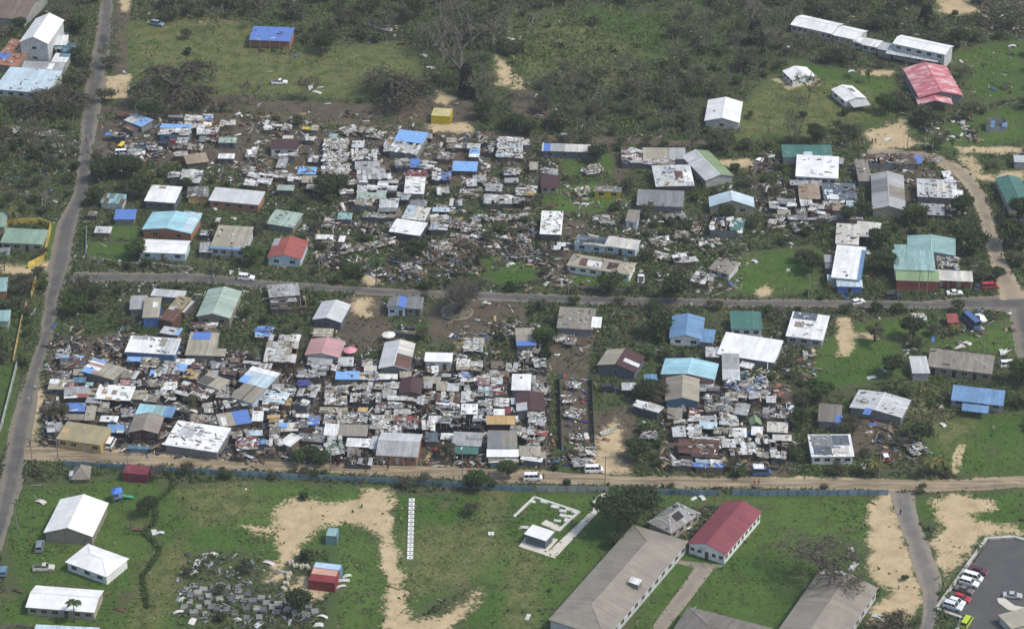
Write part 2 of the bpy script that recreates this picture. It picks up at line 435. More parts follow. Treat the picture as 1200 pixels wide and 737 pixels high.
def ground_material():
    m, t, b = newmat('ground')
    geo = nd(t, "NewGeometry"); vec = geo.outputs['Position']
    a1 = nd(t, "Attribute", attribute_name='m1'); a2 = nd(t, "Attribute", attribute_name='m2')
    s1 = nd(t, "SeparateColor"); t.links.new(a1.outputs['Color'], s1.inputs[0])
    s2 = nd(t, "SeparateColor"); t.links.new(a2.outputs['Color'], s2.inputs[0])
    big = noise(t, vec, .035, 4, .6); mid = noise(t, vec, .22, 4, .65); fine = noise(t, vec, 1.1, 4, .7); grit = noise(t, vec, 3.2, 3, .7)
    def mask(v, amp=.6):
        e = mathn(t, 'ADD', v, mathn(t, 'MULTIPLY', mathn(t, 'SUBTRACT', mathn(t, 'ADD', mathn(t, 'MULTIPLY', mid, .55), mathn(t, 'MULTIPLY', fine, .45)), .5), amp * 1.6))
        return ramp(t, e, .38, .62)
    base = mixc(t, ramp(t, big, .35, .65), (.078, .088, .042), (.060, .100, .032))
    base = mixc(t, ramp(t, mid, .48, .72), base, (.092, .080, .054))
    base = mixc(t, ramp(t, fine, .5, .72), base, (.04, .042, .026))
    base = mixc(t, ramp(t, grit, .62, .75, 0, .5), base, (.26, .24, .19))
    dry = mixc(t, ramp(t, fine, .35, .65), (.13, .125, .05), (.23, .19, .105))
    dry = mixc(t, ramp(t, mid, .4, .65), dry, (.07, .095, .03))
    base = mixc(t, mathn(t, 'MULTIPLY', mask(s2.outputs[0], 1.0), .85), base, dry)
    sp = nd(t, 'SeparateXYZ'); t.links.new(vec, sp.inputs[0])
    dirt = mixc(t, ramp(t, mid, .35, .7), (.088, .073, .053), (.128, .106, .077))
    dirt = mixc(t, ramp(t, fine, .5, .75), dirt, (.065, .053, .039))
    dirt = mixc(t, ramp(t, grit, .62, .74, 0, .6), dirt, (.36, .33, .28))
    base = mixc(t, mask(s1.outputs[1], .8), base, dirt)
    lawn = mixc(t, ramp(t, big, .35, .68), (.055, .112, .022), (.086, .140, .033))
    lawn = mixc(t, ramp(t, mid, .42, .7), lawn, (.060, .092, .030))
    lawn = mixc(t, ramp(t, fine, .52, .8, 0, .7), lawn, (.12, .125, .055))
    lm = mask(s1.outputs[2], 1.1)
    bare = ramp(t, noise(t, vec, .11, 4, .7),  .56, .72, 0, .7)
    lawn = mixc(t, bare, lawn, (.13, .115, .065))
    lawn = mixc(t, mathn(t, 'MULTIPLY', mask(s2.outputs[0], 1.0), .6), lawn, dry)
    base = mixc(t, lm, base, lawn)
    sand = mixc(t, ramp(t, mid, .3, .7), (.39, .305, .18), (.51, .405, .25))
    sand = mixc(t, ramp(t, fine, .52, .78, 0, .7), sand, (.30, .24, .15))
    sand = mixc(t, ramp(t, noise(t, vec, .45, 5, .75), .55, .68, 0, .55), sand, (.24, .20, .12))
    base = mixc(t, mask(s1.outputs[0], 1.25), base, sand)
    t.links.new(base, b.inputs['Base Color']); b.inputs['Roughness'].default_value = .95; b.inputs['Specular IOR Level'].default_value = .1
    bump = nd(t, "Bump", Strength=.9, Distance=.25)
    t.links.new(mathn(t, 'ADD', fine, mathn(t, 'MULTIPLY', grit, .5)), bump.inputs['Height']); t.links.new(bump.outputs[0], b.inputs['Normal'])
    return m
M['ground'] = ground_material()
def build_ground():
    fx = np.arange(-205, 205.1, 1.1); fy = np.arange(480, 900, 1.1)
    xs = np.concatenate([[-12000, -5000, -2000, -800, -400, -260], fx, [260, 400, 800, 2000, 5000, 12000]])
    ys = np.concatenate([[-6000, -2500, -1000, -300, 0, 200, 350, 430], fy, [940, 1020, 1200, 1600, 2500, 6000, 14000]])
    X, Y = np.meshgrid(xs, ys); nx, ny = len(xs), len(ys)
    Z = np.zeros_like(X)
    v = np.stack([X, Y, Z], -1).reshape(-1, 3)
    i = (np.arange(ny - 1)[:, None] * nx + np.arange(nx - 1)[None]).ravel()
    f = np.stack([i, i + 1, i + nx + 1, i + nx], -1)
    me = bpy.data.meshes.new('ground')
    me.vertices.add(len(v)); me.vertices.foreach_set('co', v.astype(np.float32).ravel())
    me.loops.add(f.size); me.loops.foreach_set('vertex_index', f.astype(np.int32).ravel())
    me.polygons.add(len(f)); me.polygons.foreach_set('loop_start', np.arange(0, f.size, 4, dtype=np.int32))
    me.update(calc_edges=True)
    px, py = v[:, 0], v[:, 1]
    for nm, chs in (('m1', ('sand', 'dirt', 'lawn')), ('m2', ('dry', 'dry', 'dry'))):
        c = np.ones((len(v), 4), np.float32)
        for k, ch in enumerate(chs): c[:, k] = region_value(px, py, ch)
        me.attributes.new(nm, 'FLOAT_COLOR', 'POINT').data.foreach_set('color', c.ravel())
    struct(link('ground', me, None, 'ground'))
build_ground()

# ------------------------------------------------------------------ roads
def road_mat(name, c1, c2, dust, amount, streak=None):
    m, t, b = newmat(name)
    geo = nd(t, "NewGeometry"); vec = geo.outputs['Position']
    at = nd(t, "Attribute", attribute_name='edge')
    mid = noise(t, vec, .25, 4, .65); fine = noise(t, vec, 1.6, 4, .7); big = noise(t, vec, .06, 3)
    c = mixc(t, ramp(t, mid, .3, .7), c1, c2)
    c = mixc(t, ramp(t, fine, .55, .8, 0, .5), c, tuple(v * .6 for v in c1))
    if streak:
        mp = nd(t, 'Mapping'); mp.inputs['Scale'].default_value = (.07, 1.1, 1); t.links.new(vec, mp.inputs[0])
        c = mixc(t, ramp(t, noise(t, mp.outputs[0], .9, 4, .7), .42, .58, 0, .85), c, streak)
    e = mathn(t, 'ADD', mathn(t, 'MULTIPLY', at.outputs['Fac'], .8), mathn(t, 'ADD', mathn(t, 'MULTIPLY', mid, .5), mathn(t, 'MULTIPLY', big, .5)))
    c = mixc(t, mathn(t, 'MULTIPLY', ramp(t, e, .62, 1.15), amount), c, dust)
    c = mixc(t, ramp(t, noise(t, vec, .8, 3, .8), .66, .74, 0, .6), c, tuple(min(1, v * 1.35) for v in dust))
    t.links.new(c, b.inputs['Base Color']); b.inputs['Roughness'].default_value = .9
    bump = nd(t, "Bump", Strength=.4, Distance=.06); t.links.new(fine, bump.inputs['Height']); t.links.new(bump.outputs[0], b.inputs['Normal'])
    return m
M['asphalt'] = road_mat('asphalt', (.068, .067, .068), (.088, .086, .085), (.20, .172, .13), .8)
M['asphalt_dusty'] = road_mat('dusty_asphalt', (.21, .175, .13), (.26, .215, .16), (.36, .285, .19), .85)
M['dirt_road'] = road_mat('dirt_road', (.30, .235, .145), (.38, .30, .19), (.26, .21, .14), .6, (.115, .09, .062))
M['concrete'] = road_mat('concrete', (.50, .47, .40), (.58, .55, .48), (.64, .60, .52), .5)
M['lane'] = road_mat('worn_lane', (.125, .12, .112), (.16, .15, .135), (.28, .24, .18), .6)
M['path'] = road_mat('footpath', (.19, .165, .135), (.24, .21, .17), (.30, .25, .19), .6)
ROADPOLY = []
def strip(name, mat, pairs, z=.02, jit=.25, sub=6, nar=0.0):
    # pairs "lx ly rx ry ..." in the current frame
    a = [float(v) for v in pairs.split()]
    Lp = [Q(a[i], a[i + 1]) for i in range(0, len(a), 4)]; Rp = [Q(a[i + 2], a[i + 3]) for i in range(0, len(a), 4)]
    for i in range(len(Lp)): Lp[i], Rp[i] = Lp[i].lerp(Rp[i], nar), Rp[i].lerp(Lp[i], nar)
    ROADPOLY.append(Lp + Rp[::-1])
    def dens(ps):
        out = []
        for i in range(len(ps) - 1):
            p0 = ps[max(0, i - 1)]; p1 = ps[i]; p2 = ps[i + 1]; p3 = ps[min(len(ps) - 1, i + 2)]
            for k in range(sub):
                t = k / sub
                out.append(.5 * ((2 * p1) + (p2 - p0) * t + (2 * p0 - 5 * p1 + 4 * p2 - p3) * t * t + (3 * p1 - p0 - 3 * p2 + p3) * t ** 3))
        return out + [ps[-1]]
    Ld, Rd = dens(Lp), dens(Rp); n = len(Ld); cols = [0, .12, .35, .65, .88, 1]
    v = []; ed = []; f = []
    for i in range(n):
        j0 = (vnoise(i * .9, 3.3, 1, len(v)) - .5) * 2 * jit; j1 = (vnoise(i * .9, 9.1, 1, len(v) + 5) - .5) * 2 * jit
        d = (Rd[i] - Ld[i]); u = d.normalized(); l = Ld[i] - u * float(j0); r = Rd[i] + u * float(j1)
        for c in cols:
            p = l.lerp(r, c); v.append((p.x, p.y, z + .03 * (1 - abs(2 * c - 1)))); ed.append(abs(2 * c - 1))
    k = len(cols)
    for i in range(n - 1):
        for j in range(k - 1): f.append((i * k + j, i * k + j + 1, (i + 1) * k + j + 1, (i + 1) * k + j))
    me = bpy.data.meshes.new(name); me.from_pydata(v, [], f); me.update()
    # make sure faces look up
    if len(me.polygons) and me.polygons[0].normal.z < 0: me.flip_normals()
    me.attributes.new('edge', 'FLOAT', 'POINT').data.foreach_set('value', np.array(ed, np.float32))
    return struct(link(name, me, None, mat))
def sheet_poly(name, mat, txt, z=.03, th=0.0, parent=None):
    pts = QL(txt); area = sum(pts[i].x * pts[(i + 1) % len(pts)].y - pts[(i + 1) % len(pts)].x * pts[i].y for i in range(len(pts)))
    if area < 0: pts = pts[::-1]
    ROADPOLY.append(pts); b = MB(); b.poly([(p.x, p.y, z) for p in pts])
    if th:
        n = len(pts)
        for i in range(n):
            p, q = pts[i], pts[(i + 1) % n]; b.poly([(p.x, p.y, z - th), (q.x, q.y, z - th), (q.x, q.y, z), (p.x, p.y, z)])
    me = b.mesh(name); me.attributes.new('edge', 'FLOAT', 'POINT').data.foreach_set('value', np.zeros(len(me.vertices), np.float32))
    return struct(link(name, me, parent, mat))
frame(0, 0, 1)
strip('main_road', 'asphalt', '119 -12 136 -12 118 0 134 0 110 50 131 50 99 100 123 100 93 163 112 163 86 223 103 223 68 260 93 260 57 310 84 310 51 348 71 348 46 395 62 395 28 445 47 445 13 495 40 495 1 555 30 555 -4 590 19 590 -14 627 7 627 -34 690 -14 690')
strip('side_street', 'asphalt', '78 334 86 316 150 334 150 317 226 333 226 318 325 341 325 328 450 348 450 336 540 353 540 340 625 356 625 342 725 359 725 346 851 361.5 851 349 925 362 925 349.5 1076 363 1076 351 1140 366 1140 345 1215 372 1215 340', .035, .35, 6, .11)
strip('hill_road', 'asphalt_dusty', '1016 184 1016 175 1050 184 1050 175 1085 189 1095 180 1112 202 1130 197 1130 218 1149 216 1144 248 1162 246 1154 285 1174 288 1163 318 1187 320 1172 352 1206 350', .05)
strip('lower_road', 'asphalt', '1180 358 1215 352 1186 390 1220 385 1192 420 1230 415', .028)
strip('dirt_road', 'dirt_road', '28 540 28 517 75 541 75 522 150 546 150 531 300 552 300 541 450 558 450 544 600 566 600 549 700 569 700 556 800 572 800 558 900 573 900 560 1050 577 1050 562 1130 575 1130 562 1220 569 1220 557', .022, .6)
frame(900, 552)
strip('access_lane', 'lane', '562 95 680 95 600 200 705 225 650 350 760 370 690 480 800 480 725 610 805 600 700 760 775 760', .04, .3)
frame(600, 552)
strip('footpath', 'path', '855 445 945 450 760 580 845 585 640 745 715 745 560 840 640 850', .03, .1)
sheet_poly('footpath_apron', 'path', '780 415 1000 440 940 455 850 450 770 430', .026)

# ================================================================== BUILDINGS
FP = []            # footprints (cx, cy, rz, W, D)
SHACKS = []        # shacks that get their label from the landmark they stand next to
LANDMARKS = []
def shared(name, fn, mat):
    if name not in UNIT:
        b = MB(); fn(b); UNIT[name] = b.mesh(name); UNIT[name].materials.append(M[mat])
    return UNIT[name]
def _frame(b):
    for a in ((-.5, .5, -.03, .03, .44, .5), (-.5, .5, -.03, .03, -.5, -.44), (-.5, -.44, -.03, .03, -.44, .44), (.44, .5, -.03, .03, -.44, .44), (-.025, .025, -.02, .02, -.44, .44)):
        b.box(*a)
def _pane(b): b.box(-.45, .45, -.008, .008, -.45, .45)
def _door(b): b.box(-.5, .5, -.03, .03, -.5, .5)
def window(par, loc, rz, w, h, fc=(.40, .40, .39)):
    o = link('window', shared('window_pane', _pane, 'glass'), par, None, None, None, loc, (0, 0, rz), (w, 1, h))
    link('frame', shared('window_frame', _frame, 'plain'), o, None, fc)
def door(par, loc, rz, w, h, c):
    o = link('door', shared('door_leaf', _door, 'plain'), par, None, c, None, loc, (0, 0, rz), (w, 1, h))
    link('handle', unit_box('plain'), o, None, (.5, .5, .5), None, (.36, -.045, -.02), None, (.06, .05, .06))
CLUT = np.array([(.75,.75,.73),(.60,.60,.58),(.78,.77,.72),(.45,.43,.38),(.30,.28,.25),(.05,.05,.05),(.03,.03,.03),(.09,.07,.055),(.17,.115,.075),(.26,.19,.12),(.36,.27,.17),(.16,.065,.045),(.12,.24,.5),(.25,.06,.05),(.5,.62,.72),(.55,.42,.2)])
CLP = np.array([.11,.11,.10,.12,.11,.07,.06,.06,.06,.05,.04,.03,.02,.012,.018,.01]); CLP = CLP / CLP.sum()
def clutter(par, W, D, zf, n, big=1.0):
    n = int(n * 1.5)
    if n < 1: return
    x = rng.uniform(-.47, .47, n) * W; y = rng.uniform(-.46, .46, n) * D
    z = np.array([zf(a, b) for a, b in zip(x, y)])
    ln = rng.random(n) < .55
    dim = np.stack([np.where(ln, rng.uniform(.8, 2.2, n), rng.uniform(.2, .75, n)), np.where(ln, rng.uniform(.08, .25, n), rng.uniform(.2, .6, n)), rng.uniform(.06, .28, n)], -1) * big
    rot = np.stack([rng.normal(0, .12, n), rng.normal(0, .12, n), np.where(rng.random(n) < .5, rng.normal(0, .25, n), rng.uniform(0, 3.14, n))], -1)
    cols = CLUT[rng.choice(len(CLUT), n, p=CLP)] * rng.uniform(.6, 1.1, (n, 1))
    me = boxes_mesh('clutter', np.stack([x, y, z + dim[:, 2] * .5 + .03], -1), dim, rot, cols)
    stuff(link('clutter', me, par, 'attr'))
FABRIC = 'uUN'
def setup(txt, h, rise):
    a = [float(v) for v in txt.split()]
    A = Q(a[0], a[1], h); B = Q(a[2], a[3], h); C = Q(a[4], a[5], h + rise)
    u = B - A; u.z = 0; W = u.length; u.normalize(); v = Vector((-u.y, u.x, 0)); d = C - A
    D = max(1.2, d.dot(v)); sk = max(-.35 * W, min(.35 * W, d.dot(u)))
    c = A + u * (W / 2 + sk / 2) + v * (D / 2); c.z = 0
    return c, math.atan2(u.y, u.x), W, D
def build(root, typ, W, D, h, rc, wc, p=(), cl=0.0, w=0, d=0, sw=0, lw=0, st=1, ver=0.0, rise=None, rust=.3, miss=.07, doorc=None, post=0, wallfree=False, cap=True, sh=1.0, rmat=None):
    hx, hy = W / 2, D / 2
    if typ in 'FPR':
        if rise is None: rise = min(.8, max(.2, .07 * D))
        zf = lambda x, y: h + rise * (y + hy) / D
    elif typ == 'G':
        if rise is None: rise = hy * .24
        zf = lambda x, y: h + rise * (1 - abs(y) / hy)
    elif typ == 'N':
        if rise is None: rise = hx * .26
        zf = lambda x, y: h + rise * (1 - abs(x) / hx)
    else:  # hip
        if rise is None: rise = min(hx, hy) * .30
        zf = lambda x, y: h + rise * min(1, (hx - abs(x)) / min(hx, hy), (hy - abs(y)) / min(hx, hy))
    th = .09
    # ---- roof
    if typ in 'FGNH':
        b = MB()
        if typ == 'F':
            b.slab([(-hx, -hy, h), (hx, -hy, h), (hx, hy, h + rise), (-hx, hy, h + rise)], th)
        elif typ == 'G':
            b.slab([(-hx, -hy, h), (hx, -hy, h), (hx, 0, h + rise), (-hx, 0, h + rise)], th)
            b.slab([(-hx, 0, h + rise), (hx, 0, h + rise), (hx, hy, h), (-hx, hy, h)], th)
        elif typ == 'N':
            b.slab([(-hx, -hy, h), (0, -hy, h + rise), (0, hy, h + rise), (-hx, hy, h)], th)
            b.slab([(0, -hy, h + rise), (hx, -hy, h), (hx, hy, h), (0, hy, h + rise)], th)
        else:
            e = min(hx, hy)
            if W >= D: r0, r1 = (-hx + e, 0, h + rise), (hx - e, 0, h + rise)
            else: r0, r1 = (0, -hy + e, h + rise), (0, hy - e, h + rise)
            c = [(-hx, -hy, h), (hx, -hy, h), (hx, hy, h), (-hx, hy, h)]
            if W >= D: faces = [(c[0], c[1], r1, r0), (c[1], c[2], r1), (c[2], c[3], r0, r1), (c[3], c[0], r0)]
            else: faces = [(c[0], c[1], r0), (c[1], c[2], r1, r0), (c[2], c[3], r1), (c[3], c[0], r0, r1)]
            for fc in faces: b.poly(fc)
            b.poly([(q[0], q[1], h - .01) for q in c[::-1]])
            for i in range(4):
                q, q2 = c[i], c[(i + 1) % 4]; b.poly([(q[0], q[1], h - .14), (q2[0], q2[1], h - .14), q2, q])
        key = rc[0]
        mat = 'fabric' if key in FABRIC else ('roofy' if typ == 'N' or (typ == 'H' and D > W) else 'roofx')
        ro = link('roof', b.mesh('roof'), root, rmat or mat, K[key], rust)
        if cap and typ in 'GN' and key not in FABRIC:
            if typ == 'G': dims, l2 = (W * .995, .34, .07), (0, 0, h + rise + .02)
            else: dims, l2 = (.34, D * .995, .07), (0, 0, h + rise + .02)
            cc = K[key]; link('ridge_cap', unit_box('plain'), ro, None, tuple(min(.82, q * 1.12 + .01) for q in cc), None, l2, None, dims)
        if cap and typ == 'H':
            bb = MB(); cs = [(-hx, -hy, h), (hx, -hy, h), (hx, hy, h), (-hx, hy, h)]
            prs = ((0, r0), (1, r1 if W >= D else r0), (2, r1), (3, r0 if W >= D else r1))
            for i, q in prs: bb.tube(cs[i], q, .13, .13, 4)
            bb.tube(r0, r1, .15, .15, 4)
            link('ridge_cap', bb.mesh('ridge_cap'), ro, 'plain', tuple(min(.82, q * 1.15 + .01) for q in K[key]))
    used = {}
    if typ in 'PR':
        mess = 1.0 if cl >= .5 or typ == 'R' else .35
        if rnd.random() < .6: nc = max(2, round(W / rnd.uniform(2.2, 3.2) / sh)); nr = max(2, round(D / rnd.uniform(1.0, 1.5) / sh))
        else: nc = max(3, round(W / rnd.uniform(1.0, 1.5) / sh)); nr = max(1, round(D / rnd.uniform(2.2, 3.0) / sh))
        ms = miss + .06 * mess if typ == 'P' else .62
        slope = math.atan2(rise, D)
        for j in range(nr):
            rowk = rnd.choice(rc)
            for i in range(nc):
                if rnd.random() < ms: continue
                colk = rowk if rnd.random() < .4 else rnd.choice(rc)
                used[colk] = used.get(colk, 0) + 1
                sx = W / nc * rnd.uniform(.86, 1.2); sy = D / nr * rnd.uniform(.86, 1.22)
                x = -hx + (i + .5) * W / nc + rnd.gauss(0, .16 * mess); y = -hy + (j + .5) * D / nr + rnd.gauss(0, .14 * mess)
                f_ = rnd.uniform(.62, 1.05); c = tuple(q * f_ for q in K[colk])
                link('roof_sheet', unit_box('fabric' if colk in FABRIC else 'sheet'), root, None, c, rnd.uniform(.1, .7), (x, y, zf(x, y) + abs(rnd.gauss(0, .10 * mess)) + .03 * ((i + j) % 2)),
                     (slope + rnd.gauss(0, .02 + .05 * mess), rnd.gauss(0, .02 + .05 * mess), rnd.gauss(0, .02 + .09 * mess)), (sx, sy, .05))
        if typ == 'R' or rnd.random() < .5:
            for i in range(max(3, round(W / 1.3))):
                x = -hx + .2 + (W - .4) * i / max(2, round(W / 1.3) - 1)
                link('rafter', unit_box('plain'), root, None, rnd.choice([(.30, .22, .14), (.42, .36, .27), (.16, .12, .08)]), None, (x, 0, h + rise / 2 - .12), (slope, 0, 0), (.09, D * .96, .12))
    # ---- patches lying on the roof
    for q in p:
        u0, u1, v0, v1, key = q[:5]; x0, x1, y0, y1 = -hx + u0 * W, -hx + u1 * W, -hy + v0 * D, -hy + v1 * D; dz = q[5] if len(q) > 5 else .07
        quad = [(x0, y0, zf(x0, y0) + dz), (x1, y0, zf(x1, y0) + dz), (x1, y1, zf(x1, y1) + dz), (x0, y1, zf(x0, y1) + dz)]
        b = MB(); b.slab(quad, .035)
        link('tarpaulin' if key in FABRIC else 'roof_sheet', b.mesh('patch'), root, 'fabric' if key in FABRIC else ('roofy' if typ == 'N' else 'roofx'), K[key], rnd.uniform(.1, .5))
    # ---- walls
    if not wallfree:
        ix = min(.35, W * .06); iy = min(.4, D * .08); x0, x1, y0, y1 = -hx + ix, hx - ix, -hy + iy + ver, hy - iy
        tk = .12; b = MB(); zt = lambda x, y: zf(x, y) - th - .03
        if typ == 'H': zt = lambda x, y: h - .12
        for (ax, ay, bx, by, nx, ny) in ((x0, y0, x1, y0, 0, 1), (x1, y0, x1, y1, -1, 0), (x1, y1, x0, y1, 0, -1), (x0, y1, x0, y0, 1, 0)):
            for s_ in ((0, 1) if typ in 'PR' else (0,)):
                ox, oy = nx * tk * s_, ny * tk * s_
                pts = [(ax + ox, ay + oy, 0), (bx + ox, by + oy, 0), (bx + ox, by + oy, zt(bx, by))]
                if (typ == 'N' and ay == by) or (typ == 'G' and ax == bx):
                    mx, my = (0, ay) if typ == 'N' else (ax, 0); pts.append((mx + ox, my + oy, zt(mx, my)))
                pts.append((ax + ox, ay + oy, zt(ax, ay))); b.poly(pts if not s_ else pts[::-1])
        link('wall', b.mesh('wall'), root, 'wall', K[wc])
        if ver or post:
            n = post or max(3, round(W / 2.6))
            for i in range(n):
                x = -hx + .3 + (W - .6) * i / (n - 1)
                link('post', unit_box('plain'), root, None, (.5, .48, .44) if wc != 'x' else K['x'], None, (x, -hy + .25, (h - .12) / 2), None, (.14, .14, h - .12))
        sh_ = h / st
        dc = K[doorc] if doorc else rnd.choice([(.10, .08, .07), (.32, .20, .12), (.05, .06, .08), (.45, .45, .42)])
        for lev in range(st):
            z0 = lev * sh_
            n = w + (d if lev == 0 else 0)
            if n:
                slots = [x0 + (x1 - x0) * (i + .5) / n for i in range(n)]
                dpos = set([n // 2] if d == 1 else range(0, n, max(1, n // max(d, 1)))) if d and lev == 0 else set()
                ww = min(1.6, (x1 - x0) / n * .55)
                for i, x in enumerate(slots):
                    if i in dpos and len([1 for q in dpos if q <= i]) <= d: door(root, (x, y0 - .035, z0 + 1.0), 0, .95, 2.0, dc)
                    else: window(root, (x, y0 - .035, z0 + min(1.6, sh_ * .55)), 0, ww, .95)
            for cnt, xx, rz_ in ((sw, x1 + .035, R(90)), (lw, x0 - .035, R(90))):
                for i in range(cnt):
                    y = y0 + (y1 - y0) * (i + .5) / cnt; window(root, (xx, y, z0 + min(1.6, sh_ * .55)), rz_, min(1.6, (y1 - y0) / cnt * .55), 1.05)
    if cl: clutter(root, W, D, zf, int(W * D * cl))
    return used
def L(name, label, ref, typ, rc, wc, h, txt, cat=None, group=None, **o):
    h *= .86
    if rc[0] in 'jCcTtrlvmU': o['rust'] = max(o.get('rust', .3), .2)
    rise = o.get('rise'); r0 = (rise if rise is not None else .4) if typ in 'FPR' else 0.0
    c, rz, W, D = setup(txt, h, r0)
    t = thing(name, label, cat or name.split('_')[-1], c, rz, group)
    build(t, typ, W, D, h, rc, wc, **o)
    FP.append((c.x, c.y, rz, W, D))
    if ref: LANDMARKS.append((ref, c.copy()))
    return t
WALLS = 'aaaxGsKKKxk'
def S(typ, rc, txt, h=2.6, wc=None, **o):
    h *= .76
    c, rz, W, D = setup(txt, h, .4 if typ in 'FPR' else 0)
    return S_at(typ, rc, c, rz, W, D, h, wc, **o)
def S_at(typ, rc, c, rz, W, D, h, wc=None, **o):
    o.setdefault('cl', .55 if typ == 'P' else .16)
    t = thing('shack', '', 'shack', c, rz, 'shacks of the crowded settlement')
    h2 = h + rnd.uniform(-.15, .15)
    o.setdefault('rust', rnd.uniform(.2, .55))
    if typ == 'F' and 'd' not in o and rnd.random() < .5: o['d'] = 1; o['w'] = 1
    used = build(t, typ, W, D, h2, rc, wc or rnd.choice(WALLS), **o)
    pk = [q[4] for q in o.get('p', ()) if q[4] in FABRIC]
    sz = 'small ' if W * D < 16 else ('large ' if W * D > 55 else '')
    if typ in 'PR':
        k = max(used, key=lambda q: used[q]) if used else rc[0]
        desc = sz + ('roofless %s wreck' if typ == 'R' else 'patched %s shack') % CN[k]
    elif rc[0] in FABRIC: desc = sz + '%s tarpaulin shack' % CN[rc[0]]
    else: desc = sz + 'plain %s roofed shack' % CN[rc[0]]
    if pk: desc = '%s part under %s tarp' % (desc.replace('plain ', '').replace('patched ', ''), CN[pk[0]])
    FP.append((c.x, c.y, rz, W, D)); SHACKS.append((t, desc, c.copy()))
    return t
ORD = 'first second third fourth fifth sixth seventh eighth ninth tenth eleventh twelfth thirteenth fourteenth fifteenth sixteenth seventeenth eighteenth nineteenth twentieth'.split()
def label_shacks():
    by = {}
    for t, desc, c in SHACKS:
        k = min(range(len(LANDMARKS)), key=lambda i: (LANDMARKS[i][1] - c).length)
        by.setdefault(k, []).append(((LANDMARKS[k][1] - c).length, t, desc))
    for k, l in by.items():
        l.sort(key=lambda q: q[0])
        for i, (dd, t, desc) in enumerate(l):
            lb = '%s, %s shack from the %s' % (desc, ORD[min(i, 19)], LANDMARKS[k][0])
            if len(lb.split()) > 16: lb = lb.replace('part under ', 'under ').replace('roofed ', '').replace('small ', '').replace('large ', '')
            t['label'] = lb
def near_ref(c):
    return min(LANDMARKS, key=lambda q: (q[1] - c).length)[0]

# ------------------------------------------------------------------ top left corner
frame(0, 0)
L('house', 'brown roofed house with grey gable wall behind the tall white house', 'brown roofed corner house', 'G', 'x', 'g', 3.2, '-60 78 152 100 -40 -45', p=[(.1,.6,.55,.95,'z')])
L('house', 'tall two-storey white house with white gabled roof', 'tall white house', 'N', 'W', 'w', 8.0, '112 200 248 208 132 85', st=2, w=1, lw=1, rise=2.3, rust=.05)
L('annex', 'white flat annex on the side of the tall white house', '', 'F', 'W', 'w', 4.0, '255 212 312 212 262 165', cat='annex')
L('annex', 'low white annex with teal awning under the tall house', '', 'F', 'W', 'g', 3.0, '240 308 312 312 245 250', cat='annex', p=[(.3,1,.72,1,'z')])
L('lean_to', 'teal sheeted lean-to with torn edge beside the tall white house', '', 'P', 'zTz', 'G', 3.2, '252 252 352 240 262 212', cat='lean-to', cl=.2)
L('shed', 'terracotta roofed shed beside the tall white house', '', 'F', 'i', 'h', 2.8, '-25 300 102 314 -15 180', cl=.25, p=[(0,.45,.2,.45,'U')])
L('shed', 'low grey roofed porch building below the tall white house', '', 'F', 'g', 'G', 2.9, '100 330 295 336 110 286', p=[(.6,.75,.2,.8,'W')])
L('hall', 'long bluish white flat roofed hall beside the main road', 'long bluish white hall', 'F', 'c', 'w', 3.3, '-8 418 240 440 28 315', w=5, cl=.03, rust=.1)
frame(300, 0)
L('shed', 'blue roofed orange wooden shed alone on the grass field', 'blue roofed field shed', 'F', 'U', 'i', 3.6, '-28 188 165 195 -16 126', ver=1.4, cl=.06)
# ------------------------------------------------------------------ top settlement
frame(110, 125, 8)
S('F', 'w', '290 130 455 195 385 55', 3.0, p=[(.5,1.0,.0,1,'u')])
S('F', 'B', '265 190 370 240 310 150', 2.5); S('P', 'BGx', '150 285 300 288 155 235', 2.3, p=[(-.3,.02,.2,.8,'U')]); S('F', 'B', '215 85 320 95 230 40', 2.2)
L('hut', 'dark board hut with grey roof beside the brown track', 'dark board hut', 'F', 'G', 'K', 3.0, '690 100 830 105 700 76', w=2)
L('house', 'teal walled house with patched white roof and blue upper edge', 'teal walled house', 'P', 'WWq', 'z', 3.0, '615 262 905 270 625 165', p=[(0,1,.62,1,'u',.16)], cl=.3, w=2)
S('P', 'WWqr', '960 262 1165 268 975 180'); S('P', 'WqWo', '850 200 1110 195 855 85', 2.8, p=[(.7,1,.5,.85,'U',.18)], cl=1.0)
L('shack', 'shack with a wide dun brown roof above the car yard', 'dun brown roofed shack', 'F', 'n', 'a', 2.6, '880 540 1090 515 830 455', rust=.2, cl=.05)
S('P', 'wWg', '690 670 810 668 710 612'); S('P', 'WWq', '820 720 1015 725 815 600', 2.8)
S('F', 'G', '985 335 1045 335 990 275', 2.0)
frame(260, 135, 8)
S('F', 'e', '-30 262 135 265 -25 205'); S('F', 'W', '-40 405 115 408 -30 352')
L('house', 'white house with dark maroon roof and one wide window', 'maroon roofed white house', 'F', 'D', 'W', 2.9, '465 318 728 318 450 222', w=2, rust=.05)
S('P', 'WqW', '380 140 640 145 400 85', 2.0, cl=1.2); S('F', 'y', '745 130 835 138 760 98', 1.6, d=0); S('F', 'b', '835 145 905 147 840 90', 1.8, d=0)
S('F', 'g', '510 495 600 500 530 400', 2.0); S('P', 'WWBw', '225 660 460 672 235 545', 2.8)
S('F', 'u', '720 548 890 555 712 475', 2.8, cl=.5); S('P', 'wWW', '618 622 735 625 625 545'); S('F', 'b', '750 630 895 633 752 560'); S('F', 'b', '792 690 885 695 795 640', 2.2)
S('F', 'e', '500 705 660 710 535 650'); S('P', 'WqWb', '945 330 1180 335 960 215', cl=1.2); S('P', 'WWqg', '940 440 1185 445 945 345', cl=1.2); S('P', 'WbWo', '930 555 1190 565 940 450', cl=1.3)
S('F', 'T', '1000 212 1085 215 1005 170', 2.0)
frame(410, 135, 8)
S('P', 'wqo', '325 345 400 345 325 215')
